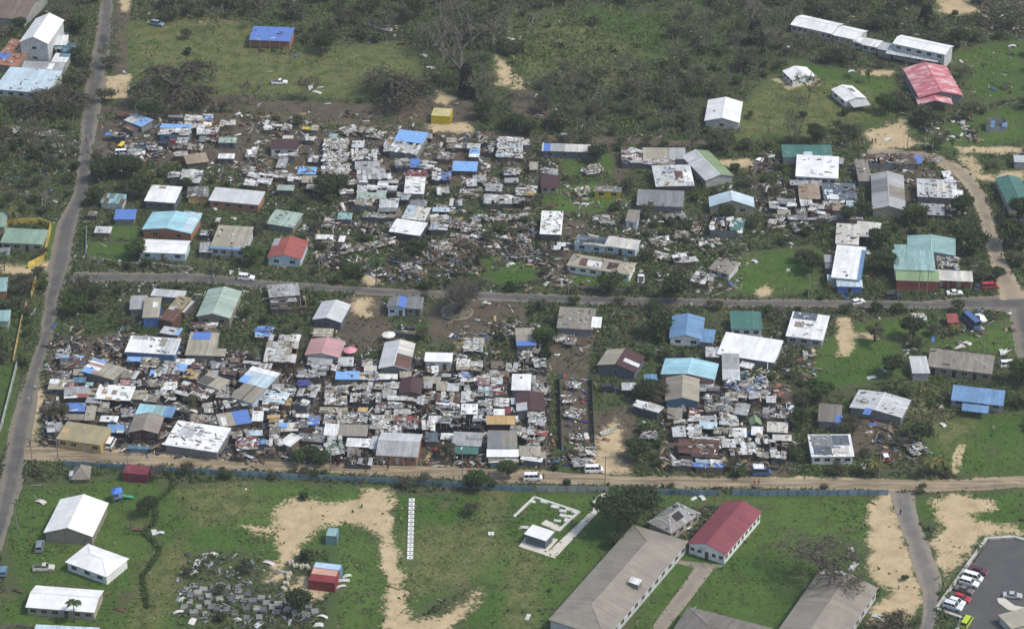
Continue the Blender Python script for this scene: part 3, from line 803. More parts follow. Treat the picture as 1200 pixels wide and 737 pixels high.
L('house', 'long house with upper roof half under a sky blue tarpaulin', 'house half under the sky blue tarp', 'P', 'WWqb', 'G', 2.9, '405 345 680 375 415 145', p=[(0,1,.47,1,'u',.2)], cl=.12)
S('P', 'WqWW', '20 425 260 425 15 330', cl=1.2); S('F', 'g', '45 505 283 500 50 428'); S('P', 'gqK', '415 495 550 490 430 410'); S('F', 'U', '555 490 650 490 570 405', 2.4)
S('P', 'WqW', '660 500 780 520 660 420'); S('P', 'WwgW', '80 608 400 592 55 512', 3.0, cl=.1)
S('F', 'u', '955 520 1190 528 970 428', 2.6, cl=.08); S('P', 'WqW', '770 608 850 610 775 500'); S('F', 'U', '848 605 948 608 850 525', 2.2, cl=.8)
frame(410, 200, 8)
L('house', 'house with dull red back slope and littered white front slope', 'red and white roofed shack house', 'G', 'm', 'G', 3.0, '525 218 715 222 525 -8', p=[(0,1,.0,.48,'W')], cl=.25)
S('P', 'WWwK', '70 205 445 210 75 95', 2.6, miss=.2, cl=.1); S('F', 'e', '60 258 335 262 70 198'); S('P', 'bqbo', '0 330 275 325 5 255'); S('F', 'w', '262 350 443 352 290 262', 2.7)
S('F', 'G', '258 388 440 388 262 345', 2.3); S('P', 'gqb', '115 430 415 445 140 385'); S('F', 'G', '560 335 720 338 565 272'); S('P', 'WWc', '445 278 560 280 440 205', cl=1.4)
L('shack', 'broad white zinc roofed shack with dark spots along its edges', 'broad white zinc shack', 'F', 'q', 'G', 2.9, '505 450 725 475 525 325', cl=.2, p=[(0,.4,.3,1,'c'),(.0,1,0,.12,'W')])
L('shack', 'large shack under one plain tilted white sheet roof', 'large tilted white roof', 'F', 'W', 'K', 3.0, '380 572 675 615 420 448', rust=.12, cl=.03)
S('F', 'x', '430 440 500 430 470 345', 2.2); S('F', 'c', '750 380 910 383 800 335', 2.3); S('P', 'wqWb', '745 560 910 560 755 425', 2.8)
frame(540, 150, 8)
S('F', 'u', '80 275 178 278 80 195', 2.6, p=[(0,1,0,.4,'W')]); S('F', 'w', '55 190 180 195 60 135')
S('P', 'WqWc', '335 275 580 280 345 95', cl=1.6); S('P', 'WW', '575 170 645 165 580 105', cl=1.4)
L('shack', 'shack whose white roof is strewn with ochre scraps', 'ochre strewn roof', 'P', 'WqWo', 'a', 2.9, '520 630 690 640 530 535', cl=1.0)
S('P', 'wWgq', '215 710 480 718 225 625'); S('P', 'gG', '490 712 600 715 495 650')
L('hut', 'small hut with dark maroon roof and beige front', 'maroon roofed hut', 'F', 'D', 'b', 2.6, '755 555 920 560 750 440', rust=.05, w=2); S('P', 'gqg', '740 432 905 440 755 370')
S('P', 'WnW', '405 440 560 445 400 365', 2.0, cl=1.4)
frame(600, 0)
L('shed', 'long dark walled shed with pale roof and orange windows', 'long dark walled shed', 'F', 'q', 's', 3.0, '140 705 425 713 140 668', p=[(.03,.14,0,1,'U'),(.14,.38,0,1,'g')], w=4, rust=.2)
L('house', 'small white gabled house at the edge of the scrub', 'white gabled scrub house', 'N', 'W', 'w', 2.9, '913 566 1078 576 900 466', w=1, rust=.12, cl=.01)
L('shack', 'rust stained open shack next to the beige roofed house', '', 'P', 'xBqW', 'a', 2.5, '505 742 612 745 510 690', cl=.5)
L('house', 'low house with beige roof and grey end sheets', 'beige roofed low house', 'F', 'b', 'g', 2.8, '610 742 810 744 612 690', p=[(.6,1,0,1,'g')], w=2)
frame(600, 185)
S('P', 'WqWb', '508 24 755 36 515 -12')
L('house', 'house with one white and one bright green roof slope', 'white and green roofed house', 'N', 'w', 'g', 2.9, '880 112 1012 88 846 -20', p=[(.52,1,0,1,'v')], rust=.25)
# ------------------------------------------------------------------ top right
frame(900, 0)
G1 = 'joined white blocks of the long school building'
L('school_block', 'longest white school wing at the bare tree end', 'white school wing', 'G', 'W', 'w', 3.2, '112 118 308 162 150 68', 'school', G1, w=7, rust=.12)
L('school_block', 'middle white school wing with overlapping roof', '', 'G', 'W', 'w', 3.0, '308 166 425 192 345 118', 'school', G1, w=4, rust=.08)
L('school_block', 'smallest white school block between two wings', '', 'F', 'W', 'w', 2.8, '400 196 440 204 410 168', 'school', G1, w=1)
L('school_block', 'short white school block with two windows', '', 'F', 'W', 'w', 2.8, '438 209 515 225 455 175', 'school', G1, w=2)
L('school_block', 'two-storey white school block with upper balcony', 'two-storey school block', 'G', 'W', 'w', 6.2, '585 205 832 258 618 163', 'school', G1, st=2, w=5, rust=.05)
L('verandah', 'flat white verandah roof along the two-storey school block', '', 'F', 'w', 'w', 3.2, '548 250 792 292 560 232', cat='verandah', wallfree=True, post=0, rise=.1)
L('stair_block', 'grey stair block joining the school wings', '', 'F', 'w', 'g', 3.4, '515 230 580 242 530 195', cat='stairs')
L('house', 'small white gabled house with strip windows on bare earth', 'small strip-windowed white house', 'N', 'W', 'W', 2.7, '118 376 232 358 62 332', lw=3, rust=.05)
L('house', 'white house with a front porch on the grass', 'porched white house', 'N', 'W', 'W', 2.8, '372 474 472 456 284 420', lw=2, w=1, rust=.08, p=[(.55,.8,.45,.75,'G')])
L('porch', 'small flat white porch roof of the porched house', '', 'F', 'w', 'w', 2.3, '395 503 478 492 378 470', cat='porch', wallfree=True)
L('hall', 'large hall with faded red and white streaked gable roof', 'faded red hall', 'N', 'R', 'G', 4.2, '680 458 888 448 652 318', rust=.1, ver=.5, rmat='faded')
L('porch', 'lower red gabled porch of the faded red hall', '', 'N', 'R', 'G', 3.2, '698 490 862 488 690 456', cat='porch', wallfree=True, rust=.1, rmat='faded')
L('ruin', 'roofless grey ruin with blue tarp inside', '', 'R', 'gju', 'g', 2.4, '1012 590 1115 594 1015 545', cat='ruin')
L('hall', 'long dark green roof with torn white sheets', 'dark green roofed hall', 'F', 't', 'g', 3.0, '65 735 300 737 65 677', p=[(.42,.6,0,.45,'c'),(.35,.75,-.05,.15,'W')], rust=.08, cl=.05)
frame(900, 185)
L('house', 'white roofed house with windows below the dark green hall', 'white house below the green hall', 'F', 'W', 'w', 3.0, '122 86 322 97 140 -10', w=5, cl=.06, rust=.1)
S('F', 'g', '322 25 356 28 318 -5')
S('F', 'h', '420 108 482 108 405 12', 2.8)
L('hall', 'long grey gabled metal hall with darker middle bay', 'grey gabled metal hall', 'N', 'g', 'b', 3.2, '498 240 655 247 468 75', p=[(0,.49,.45,.8,'G'),(.51,1,.3,.62,'h')], rust=.15)
L('shed', 'long low rusty shed with blue tarp at one end', 'low rusty shed', 'P', 'xBxa', 'G', 2.4, '435 26 690 32 440 -20', p=[(.9,1.1,.1,.9,'U')], cl=.5)
S('F', 'n', '145 190 245 192 140 125', 2.6); L('shack', 'shack with dark slate roof and scattered white sheets', 'dark slate roofed shack', 'F', 's', 'G', 2.7, '260 195 418 196 250 122', p=[(.05,.3,.3,.6,'c'),(.1,.45,0,.3,'W')], cl=.25)
S('F', 'g', '100 126 250 128 105 100', 2.4); S('P', 'eW', '285 216 360 218 285 190', 2.2); S('F', 'n', '300 246 365 248 300 214', 2.2); S('F', 'c', '367 246 420 247 365 196', 2.2)
S('P', 'WqW', '190 262 262 262 195 215', 2.2); S('P', 'wgG', '90 292 180 294 95 265', 2.0); S('R', 'GWg', '0 240 130 245 5 190', 2.2); S('P', 'GgG', '180 290 440 292 185 266', 1.6)
L('house', 'white roofed house with littered roof beside the hill road', 'littered white house by the hill road', 'F', 'w', 'G', 2.8, '705 181 892 190 685 100', cl=.25, p=[(.4,.8,.3,.8,'q'),(.88,1.15,.1,.45,'W')])
S('F', 'g', '718 262 828 268 712 210', 2.2); S('F', 'W', '832 104 874 102 803 62', 1.4, d=0)
L('house', 'dark green roofed house beside the curve of the hill road', 'green roofed house at the road curve', 'N', 't', 'g', 3.0, '1115 228 1235 224 1066 95', rust=.05)
L('shed', 'low dark roofed shed beside the green roofed house', '', 'F', 'K', 'G', 2.4, '1150 297 1235 292 1140 272'); L('house', 'pale roofed house on sand at the top of the hill road', '', 'F', 'w', 'g', 2.8, '1150 20 1240 24 1145 -15')
S('F', 'q', '322 400 432 407 312 308', 3.0)
L('shed', 'plain off-white carport roof behind the white store', '', 'F', 'q', 'a', 2.8, '415 366 530 377 405 295', wallfree=False, ver=2.0)
L('store', 'long white roofed store with blue edge and blue front wall', 'white store with the blue front', 'F', 'W', 'g', 4.0, '318 560 458 573 296 408', p=[(.86,1,0,.9,'j')], rust=.12, cl=.02)
L('store', 'low pale blue front block of the white store', '', 'F', 'c', 'U', 2.9, '320 600 442 602 320 564', cat='store', d=1)
L('shed', 'small grey side shed against the white store', '', 'F', 'g', 'G', 2.4, '262 487 300 488 262 450'); L('shed', 'second grey side shed against the white store', '', 'F', 'G', 'G', 2.3, '266 515 304 516 266 488'); L('shed', 'pale blue side shed with ochre wall at the white store', '', 'F', 'c', 'o', 2.6, '278 572 320 573 275 541')
L('store', 'pale teal back hall of the red fronted store', 'teal roofed store', 'N', 'T', 'g', 3.8, '650 442 878 457 648 362', rust=.05, rise=.8)
L('shed', 'small pale teal side roof of the teal store', '', 'F', 'T', 'g', 3.4, '590 440 650 441 590 402')
L('store', 'teal roofed main hall of the red fronted store', '', 'F', 'T', 'g', 4.2, '596 522 790 528 573 433', rust=.3)
L('store', 'red fronted store block with moss green roof', 'red fronted store', 'F', 'v', 'r', 3.6, '597 572 800 578 595 522', rust=.1, rise=.25)
L('ruin', 'torn open white roof beside the teal store', '', 'R', 'Wqw', 'q', 3.2, '790 520 895 523 785 460', cat='ruin', cl=1.2)
L('store', 'shop row with dirty white roof and red shutters', 'shop row with red shutters', 'F', 'q', 'r', 3.3, '780 571 952 578 788 522', ver=1.2, rust=.35, d=2, w=2)
# ------------------------------------------------------------------ left edge
frame(0, 185)
L('house', 'sage green roofed house inside the yellow wall', 'sage green house in the yellow wall', 'F', 'l', 'b', 3.0, '12 396 212 406 20 328', w=3, d=1, rust=.08)
L('house', 'sage green roofed back house inside the yellow wall', '', 'F', 'l', 'b', 3.0, '-70 322 33 322 -70 258', rust=.08)
L('shed', 'grey roofed shed in the yard of the yellow wall', '', 'F', 'G', 'G', 2.4, '-40 462 42 458 -30 420'); L('house', 'teal roofed house with orange wall at the verge', '', 'F', 'T', 'i', 2.8, '-60 626 36 622 -60 562')
L('house', 'pale teal roofed cottage beyond the yellow fence', '', 'F', 'T', 'e', 2.8, '-60 765 48 762 -60 712')
L('shed', 'small plain blue roofed shed by the garden lawn', 'small blue roofed shed', 'F', 'U', 'G', 2.4, '535 288 635 288 535 240', rust=.1)
L('shed', 'shed with mixed teal and rusty sheets', 'teal and rust sheeted shed', 'P', 'TTxC', 'w', 2.4, '480 212 590 217 470 165', cl=.1); S('F', 'x', '410 272 452 272 412 247', 2.2); S('F', 'w', '440 348 518 350 445 315', 2.2, wc='x')
L('house', 'bright white roofed house with dark blue-grey front', 'white house with the blue-grey front', 'F', 'W', 's', 3.4, '697 203 842 213 664 126', p=[(.28,.5,.8,.95,'n')], w=3, rust=.08)
L('house', 'pale blue gabled house with brick red walls', 'pale blue gabled house', 'N', 'C', 'i', 3.1, '680 336 913 356 692 252', w=2, p=[(.8,.97,.05,.9,'c')], rust=.12, rise=1.1)
S('F', 'c', '860 262 945 275 850 240', 2.6)
L('house', 'long white stepped roof house with pale blue walls and white fence', 'white house behind the white fence', 'G', 'W', 'c', 3.0, '652 440 876 449 662 378', w=2, d=1, rust=.05)
L('house', 'long grey metal roofed house with orange brick walls', 'grey roofed brick house', 'F', 'w', 'i', 3.1, '985 200 1222 222 992 137', w=4, rust=.08)
L('shack', 'small ochre walled shack with broken grey roof', '', 'P', 'gqG', 'o', 2.6, '875 185 975 182 870 138', cl=.6)
L('house', 'beige peeling flat roofed house with blue fascia', 'beige roofed house with blue fascia', 'F', 'b', 'w', 3.3, '990 421 1156 431 1010 318', w=3, d=1, p=[(.0,1,-.03,.06,'j',.1)], rust=.5, cl=.06)
S('F', 'g', '925 442 990 441 937 395', 2.4); S('P', 'gWg', '935 362 992 364 940 335', 2.2)
# ------------------------------------------------------------------ around the lower end of the side street
frame(140, 325, 8)
L('house', 'grey roofed back house beside the street verge', '', 'F', 'w', 'G', 3.0, '290 172 600 195 320 100', rust=.3)
L('house', 'low grey roofed wing of the blue walled house', '', 'F', 'g', 'G', 3.0, '70 302 228 298 130 172')
L('house', 'blue walled house with beige roof and white sheet on top', 'blue walled house', 'F', 'b', 'U', 3.9, '200 378 358 376 250 196', p=[(.55,.85,.5,.75,'W')], rust=.3)
L('house', 'house with tan upper roof and rust red lower roof', 'tan and rust roofed house', 'F', 'O', 'B', 3.6, '385 395 512 420 432 158', p=[(0,1,.0,.5,'B',.09),(.1,.5,.42,.55,'w',.14)], rust=.4, cl=.1)
L('shed', 'leaning grey sheet roof beside the tan and rust house', '', 'F', 'w', 'a', 3.0, '540 315 622 333 585 197', rust=.3)
S('F', 'w', '380 517 556 545 412 445', 2.8, p=[(.82,1,0,1,'u')])
L('house', 'large white patched roof house with blue lower wall', 'large white patched house', 'F', 'W', 'j', 3.2, '65 697 540 728 92 547', p=[(.68,.98,.02,.95,'w'),(.62,.74,.45,.95,'h',.12),(.05,.35,.8,1,'g')], cl=.08, rust=.15)
L('house', 'pale green-grey gabled house below the side street', 'pale green-grey gabled house', 'N', 'e', 'h', 3.1, '750 368 1072 389 800 110', w=2, p=[(.02,.3,.6,.95,'e')], rust=.4)
S('P', 'BBxW', '665 510 905 515 680 420'); L('shack', 'beige roofed shack with a blue tarp across its top', 'beige shack with the blue tarp', 'F', 'b', 'G', 2.9, '610 728 888 735 668 522', p=[(.12,.72,.68,1,'U')], rust=.3); S('F', 'b', '880 740 992 742 890 665')
# ------------------------------------------------------------------ middle blocks
frame(260, 200, 8)
L('house', 'collapsed pale green roof half hidden by shrubs', 'collapsed pale green roof', 'F', 'e', 'G', 2.3, '440 500 702 542 472 360', rust=.35, cl=.12)
frame(300, 185)
L('house', 'red gabled house with pale blue front and two windows', 'red gabled house', 'N', 'r', 'c', 3.0, '55 466 216 476 82 378', w=2, p=[(0,.2,.6,1,'g')], rust=.2)
S('F', 'T', '378 288 445 290 385 255'); S('F', 'W', '282 380 360 382 284 356', 2.0); S('F', 'W', '385 392 415 394 388 360', 1.6, d=0)
L('ruin', 'grey slab roofed ruin below the side street', 'grey slab ruin', 'F', 'g', 'x', 2.6, '50 653 196 641 62 594', rust=.6, cl=.2)
S('R', 'xag', '60 715 230 705 70 660', 2.2)
L('house', 'pale grey gabled house with slate front near the palm', 'slate fronted gabled house', 'N', 'w', 's', 3.0, '278 756 415 771 292 668', w=1, rust=.12)
L('house', 'grey gabled house with torn blue tarp draped over it', 'house with the torn blue tarp', 'N', 'G', 'c', 3.4, '613 698 702 702 618 652', p=[(.58,.98,.0,1.05,'U')], w=1, d=1)
L('shed', 'grey roofed wing beside the torn blue tarp', '', 'F', 'G', 'G', 3.0, '705 702 780 706 705 646', d=1, w=1)
frame(600, 185)
L('shack', 'long shack with grey and white roof and a rust patch', 'long grey and white shack', 'F', 'w', 'a', 2.9, '675 135 856 130 648 42', p=[(.55,.75,.35,.7,'B'),(.78,1,.2,.7,'W'),(.1,.5,.0,.3,'q')], cl=.2)
L('house', 'wide slate grey flat roof near the white gabled house', 'wide slate grey roof', 'F', 'G', 'G', 2.6, '592 222 812 231 575 149', rust=.25, cl=.03)
L('house', 'bluish white gabled house with beige gable wall', 'bluish white gabled house', 'N', 'c', 'b', 3.0, '930 229 1142 231 908 182', rise=2.2, w=2, rust=.15)
L('ruin', 'wrecked house with white rafters and one green panel', 'wrecked white raftered house', 'R', 'WWW', 'G', 2.6, '920 336 1075 351 935 272', cat='ruin', p=[(.62,1,.1,.95,'t')], cl=.3)
L('house', 'square white roof dotted with dark weights', 'square white roof', 'F', 'W', 'a', 3.0, '138 356 240 359 130 252', cl=.35, rust=.1)
L('ruin', 'bare white timber frame with no roof', '', 'R', 'W', 'x', 2.6, '150 428 245 432 155 390', cat='ruin')
L('hut', 'tall pale blue hut with flat grey roof', 'pale blue hut', 'F', 'h', 'c', 3.2, '532 296 590 301 538 240', d=1)
L('house', 'pale blue house with flat grey roof and dark windows', 'pale blue flat roofed house', 'F', 'q', 'c', 3.0, '440 411 590 433 442 362', w=2, d=1, rust=.5)
L('ruin', 'roofless wing of the pale blue house with bare rafters', '', 'R', 'qG', 'c', 3.0, '290 398 438 417 302 350', cat='ruin', w=2)
L('house', 'white house with damaged beige hipped roof and rust panels', 'damaged hipped roof house', 'H', 'b', 'W', 2.9, '255 501 552 547 285 446', w=5, d=1, p=[(.3,.52,.12,.42,'W'),(.18,.3,.1,.5,'B'),(.62,.78,.12,.5,'D')], rust=.5, cl=.1)
S('P', 'WWq', '735 490 846 486 768 440', 2.2)
L('ruin', 'broken concrete house with pale slab roof', 'broken concrete house', 'F', 'h', 'w', 2.6, '930 522 1030 548 950 460', cat='ruin', w=2, rust=.6, cl=.15); S('P', 'gWh', '842 582 935 600 845 526', 2.2)
L('hut', 'yellow walled hut with broken grey roof', 'yellow walled hut', 'P', 'ghG', 'y', 2.5, '380 156 510 160 385 128', w=2, cl=.3)
frame(600, 370)
L('house', 'grey-beige flat roofed house below the side street', 'grey-beige house below the street', 'F', 'h', 'G', 2.9, '200 56 372 65 230 -38', p=[(.92,1.2,.1,.6,'W')], rust=.5, cl=.1)
L('hut', 'tan roofed hut with a blue lower edge', 'tan hut with the blue edge', 'F', 'b', 'G', 2.5, '15 140 108 138 20 60', p=[(0,1,-.02,.25,'U')], rust=.3)
L('house', 'sky blue gabled house with white front and two windows', 'sky blue gabled house', 'N', 'j', 'W', 3.0, '742 103 900 112 735 0', w=2, rust=.1)
L('wing', 'sky blue side wing of the gabled house', '', 'F', 'j', 'G', 2.9, '885 122 950 128 872 58', cat='house', rust=.1)
L('house', 'dark green roofed house with white front', 'dark green roofed house', 'F', 't', 'W', 3.0, '1020 61 1168 63 1018 -20', w=3, rust=.05)
L('hall', 'big plain white roofed hall beside the cyan house', 'big white hall', 'F', 'W', 'G', 2.9, '968 180 1240 222 986 78', cl=.01, rust=.12)
S('F', 'w', '903 190 968 192 903 142')
L('house', 'bright cyan gabled roof house with pinkish walls', 'bright cyan roofed house', 'N', 'C', 'p', 3.3, '703 273 957 299 705 197', rust=.02, rise=1.0)
L('house', 'grey gabled house with teal trim against the cyan house', 'grey house against the cyan one', 'N', 'h', 'z', 3.0, '720 396 880 402 712 288', p=[(.52,.99,.01,.99,'b')], rust=.2)
L('shed', 'narrow grey roofed shed beside the big white hall', '', 'F', 'g', 'G', 2.9, '985 300 1068 302 976 180', p=[(0,1,0,.4,'w')]); S('F', 'W', '1068 236 1126 250 1058 202', 2.2)
L('house', 'maroon roofed house with one pale beige slope', 'maroon and beige roofed house', 'N', 'D', 's', 3.1, '412 234 592 268 428 153', p=[(0,.47,0,1,'b'),(.6,1,.3,.5,'W')], w=1, rust=.1)
S('F', 'j', '617 300 678 298 618 268', 2.0); S('F', 'w', '510 346 586 348 512 308', 2.4)
L('shack', 'white sheeted shack standing alone beside the dirt yard', 'white shack by the dirt yard', 'P', 'WWq', 'K', 2.7, '572 424 694 458 572 383', cl=.2)
# ------------------------------------------------------------------ lower settlement, right part
frame(770, 440, 6.04)
S('F', 'h', '72 300 178 305 75 220'); S('P', 'WWr', '225 320 308 325 225 240', cl=.5); S('F', 'c', '295 367 422 378 300 312', 2.5); S('F', 'w', '108 432 205 430 105 360'); S('P', 'WqW', '212 422 315 425 212 365')
L('shack', 'big rusty red-brown sheeted shack with pale seams', 'rusty red-brown shack', 'P', 'BBBDB', 'a', 2.8, '148 572 432 580 155 450', cl=.25, miss=.03)
S('P', 'WWcU', '270 642 480 652 268 580'); S('P', 'bgGs', '340 257 540 262 335 172', cl=1.0); S('F', 'g', '540 272 640 286 560 190'); S('F', 'w', '770 190 842 192 772 138', 3.0); S('P', 'gGh', '745 305 910 310 750 228', 2.2, cl=1.0)
S('F', 'q', '775 397 925 405 780 322', 2.4); L('tent', 'green tarpaulin tent on the dirt yard', 'green tent', 'N', 'v', 't', 1.2, '650 355 735 352 655 302', cat='tent', rise=1.0)
S('F', 'W', '682 660 757 661 682 622', 2.5); S('R', 'Wgq', '790 545 885 548 800 448', 2.2); S('P', 'Bix', '830 152 896 160 822 55', 2.2); S('P', 'WcW', '325 175 420 170 330 120', 2.2, cl=1.5); S('P', 'bnWq', '430 300 560 310 440 250', 2.2, cl=1.0)
S('P', 'WwW', '230 450 480 460 235 425', 2.0, cl=1.2); S('P', 'Gkg', '100 640 250 645 105 590', 2.0, cl=1.2)
frame(900, 370)
L('house', 'white house with dark slate panel on its roof', 'slate panelled white house', 'F', 'W', 'g', 3.0, '100 96 275 118 98 -18', p=[(.05,.68,.72,1,'s'),(.15,.4,.4,.6,'n')], w=3, rust=.2, cl=.08)
L('block', 'long grey concrete block with black doors for shaded doorways', 'long concrete block', 'F', 'h', 'h', 3.1, '748 236 1053 273 752 152', cat='building', w=3, d=3, rust=.65, cl=.04, doorc='k')  # doorways are black leaves, the shade inside put into their colour
L('annex', 'pale grey annex at the end of the concrete block', '', 'F', 'w', 'g', 3.0, '663 268 746 268 668 190', cat='annex', rust=.2)
L('house', 'blue roofed house with a lower blue porch roof', 'blue roofed house', 'F', 'j', 'g', 3.1, '857 393 1102 421 862 322', rust=.05, w=4, ver=.8)
L('porch', 'lower faded blue porch roof of the blue house', '', 'F', 'j', 'g', 2.5, '905 441 1028 455 908 404', cat='porch', rust=.05, wallfree=True)
L('house', 'white angular roof house with blue tarp hanging off', 'angular white roofed house', 'N', 'w', 'G', 2.8, '408 432 655 482 396 338', p=[(.3,.44,-.3,.05,'U')], cl=.12, rust=.2, rise=.7)
L('house', 'white framed house with slate roof panels', 'slate roofed white house', 'F', 'W', 'W', 3.0, '200 657 402 656 186 557', p=[(.06,.55,.45,.95,'G'),(.55,.94,.5,.95,'s'),(.08,.5,.08,.45,'s'),(.55,.9,.1,.4,'q')], w=4, rust=.45, cl=.2)
L('shed', 'grey roofed shed with blue tarp on its corner', '', 'F', 'H', 'G', 2.8, '220 490 330 498 250 410', p=[(.75,1.05,-.05,.4,'U')], rust=.3)
L('shed', 'small red roofed shed beside the blue bus', '', 'F', 'r', 'r', 2.2, '832 32 886 32 836 -12', rust=.1)
# ------------------------------------------------------------------ lower settlement, left part
frame(40, 410, 8)
S('P', 'BxBa', '240 172 480 168 250 60', 2.4, p=[(0,.9,.85,1.02,'u',.2)], cl=.9)
L('shack', 'tilted shack with red and white striped sheets and blue tarps', 'red and white striped shack', 'F', 'b', 'G', 3.0, '475 207 786 292 512 74', p=[(0,.42,.55,.75,'p'),(0,.42,.75,.88,'W'),(0,.42,.88,1,'p'),(0,.45,.3,.55,'W'),(0,.42,.1,.3,'p'),(.02,.3,-.04,.36,'u',.12),(.0,.4,.94,1.08,'u',.12),(.42,.72,0,.16,'n')], rust=.35, cl=.05)
S('F', 'u', '868 105 1000 108 875 55'); S('F', 'b', '360 240 465 236 370 175'); S('F', 'T', '480 340 550 345 485 295', 2.3); S('F', 'z', '355 302 480 302 365 245', 2.4)
S('F', 'b', '125 366 345 370 150 268', 2.5, p=[(0,.4,.5,1,'W'),(.6,1,.3,.6,'W')]); S('P', 'pBx', '285 375 400 375 295 312'); S('F', 'g', '262 455 492 442 300 347', p=[(.5,1,.0,.3,'r'),(0,.55,-.04,.12,'W',.1)])
S('F', 'g', '475 490 620 500 500 428'); S('F', 'b', '500 425 578 425 510 355')
L('shack', 'large white roofed shack with ochre and rust patches', 'ochre patched white shack', 'F', 'W', 'k', 3.0, '575 456 917 476 600 322', p=[(.14,.28,.35,.65,'o'),(.42,.56,.35,.65,'h'),(.66,.84,.3,.55,'e'),(.3,.48,-.05,.15,'o'),(.6,.72,-.08,.1,'n'),(.08,.25,.85,1.0,'B')], cl=.15, rust=.1)
S('F', 'b', '920 465 1050 468 930 375'); S('P', 'WWb', '1025 487 1165 502 1040 408')
L('shack', 'shack under a blue tarpaulin weighted with white blocks', 'weighted blue tarp shack', 'F', 'U', 's', 2.5, '290 578 474 576 300 492', cl=.12)
S('F', 'b', '470 655 570 655 485 520'); S('F', 'h', '275 655 452 660 300 595'); S('F', 'W', '610 670 776 678 630 608', 2.2)
L('shack', 'long cyan and teal roofed shack behind the grey gabled house', 'cyan and teal shack', 'F', 'C', 'k', 2.6, '926 600 1272 634 1010 500', p=[(.45,.7,.0,1,'T'),(.72,1,0,1,'j')], rust=.15)
S('P', 'bqh', '985 165 1132 176 1030 72'); S('P', 'WWob', '818 268 956 278 840 182'); S('P', 'BxB', '965 221 1060 222 975 160', 2.3); S('P', 'gBp', '795 335 1000 340 815 280', 2.3)
S('P', 'hbW', '1055 340 1200 350 1085 270', 2.5); S('P', 'BWU', '1080 245 1190 250 1090 185', 2.4, p=[(0,.4,.3,1,'u',.2)])
S('P', 'KsG', '200 270 340 275 210 195', 2.0, cl=1.4)
frame(40, 470, 8)
L('house', 'grey-beige gabled two-storey house with maroon front', 'maroon fronted gabled house', 'N', 'h', 'D', 4.8, '886 292 1170 305 936 126', st=2, w=2, rust=.25)
S('F', 'h', '845 307 906 303 870 192', 3.0)
L('store', 'long olive roofed store with ochre yellow wall', 'olive roofed store', 'F', 'O', 'o', 3.3, '243 357 667 420 270 184', w=3, d=1, p=[(.02,.17,.35,.6,'o')], rust=.12, cl=.02)
S('P', 'uWu', '683 290 850 298 690 205', cl=.1); S('P', 'gwg', '105 300 250 292 130 200')
L('fence_panel', 'low teal sheet fence in front of the maroon fronted house', '', 'F', 'z', 'z', 1.5, '870 440 1080 452 872 425', cat='fence', cap=False)
frame(190, 410, 8)
S('P', 'wbqh', '-30 215 165 240 10 95', p=[(.72,1.2,.3,.85,'u',.2)]); S('P', 'onxb', '180 263 335 275 205 170'); S('P', 'BDB', '-20 290 160 305 -15 222', 2.3); S('P', 'Bxx', '270 167 380 180 290 110', 2.4)
L('shack', 'skewed shack with beige roof and exposed brown rafters', 'skewed beige and brown shack', 'F', 'b', 'w', 3.0, '330 302 542 378 420 205', p=[(0,.48,.05,.72,'a')], rust=.2)
S('P', 'WBqB', '85 397 382 490 200 290', 2.8, cl=.4)
L('shack', 'twin grey roof with a dark strip for the shaded gap along the middle', 'twin grey roof', 'F', 'h', 'c', 3.2, '640 441 852 503 772 308', p=[(.46,.52,0,1,'a',.09)], rust=.15)  # the gap is a dark sheet on the roof, its shade put into the colour
L('shack', 'skewed pale blue and white sheeted shack', 'skewed pale blue shack', 'F', 'c', 'G', 3.0, '720 296 986 366 838 152', p=[(0,1,.72,1,'W'),(0,.3,0,.4,'u')], rust=.25)
S('F', 'c', '905 466 1132 505 985 369', 2.8, cl=.3, p=[(.3,1,.3,.6,'W')]); S('F', 'w', '752 122 906 138 765 88', 2.2); S('F', 'x', '630 110 720 110 640 65', 2.2)
S('P', 'WxGq', '365 590 560 582 405 505', 2.3, miss=.25); S('P', 'qxGW', '560 555 780 520 590 470', 2.3, miss=.3); S('P', 'ghb', '230 680 522 700 290 600')
L('shack', 'beige shack with a bright blue tarped end', 'blue ended beige shack', 'F', 'b', 'a', 2.6, '570 722 868 677 478 606', p=[(.5,1.0,0,1.0,'U'),(.08,.25,.1,.7,'W')], rust=.25)
S('P', 'WBWx', '900 560 1052 575 960 478'); S('P', 'nqo', '1125 525 1205 530 1140 450', 2.4); S('P', 'xaB', '520 240 690 245 530 170', 2.3); S('P', 'abG', '60 560 260 590 90 490', 2.2, cl=1.0)
frame(190, 470, 8)
L('shack', 'big bright white roofed shack with layered front edge', 'big bright white shack', 'F', 'W', 'G', 3.2, '20 402 526 476 142 188', p=[(.15,.42,.38,.85,'w'),(.48,.56,.5,.75,'g'),(-.02,1,-.05,.03,'W',.2)], cl=.2, rust=.06)
S('P', 'ghg', '645 352 802 332 650 285'); S('F', 'c', '805 320 938 318 810 262', 2.3); S('P', 'cWu', '880 410 1005 408 890 362', 2.3); S('P', 'rWbU', '690 466 890 452 690 350', cl=1.0); S('P', 'ghW', '1000 425 1110 420 1000 250')
S('F', 'W', '1112 388 1216 430 1112 250', 3.0); S('P', 'oWb', '1000 240 1120 245 1000 165', p=[(.8,1.5,0,.6,'u',.15)]); S('F', 'o', '985 165 1105 160 988 125', 2.2, d=0)
S('P', 'xpa', '950 490 1060 490 955 425', 2.2)
frame(300, 370)
L('house', 'pink gabled house with grey sheeted front', 'pink gabled house', 'N', 'p', 'g', 3.1, '238 184 401 196 245 106', rust=.1, rise=1.0)
S('F', 'g', '240 229 358 231 240 184', 2.4, d=0); S('F', 'w', '382 236 455 236 383 192', 2.4); S('F', 'b', '262 96 356 98 270 56')
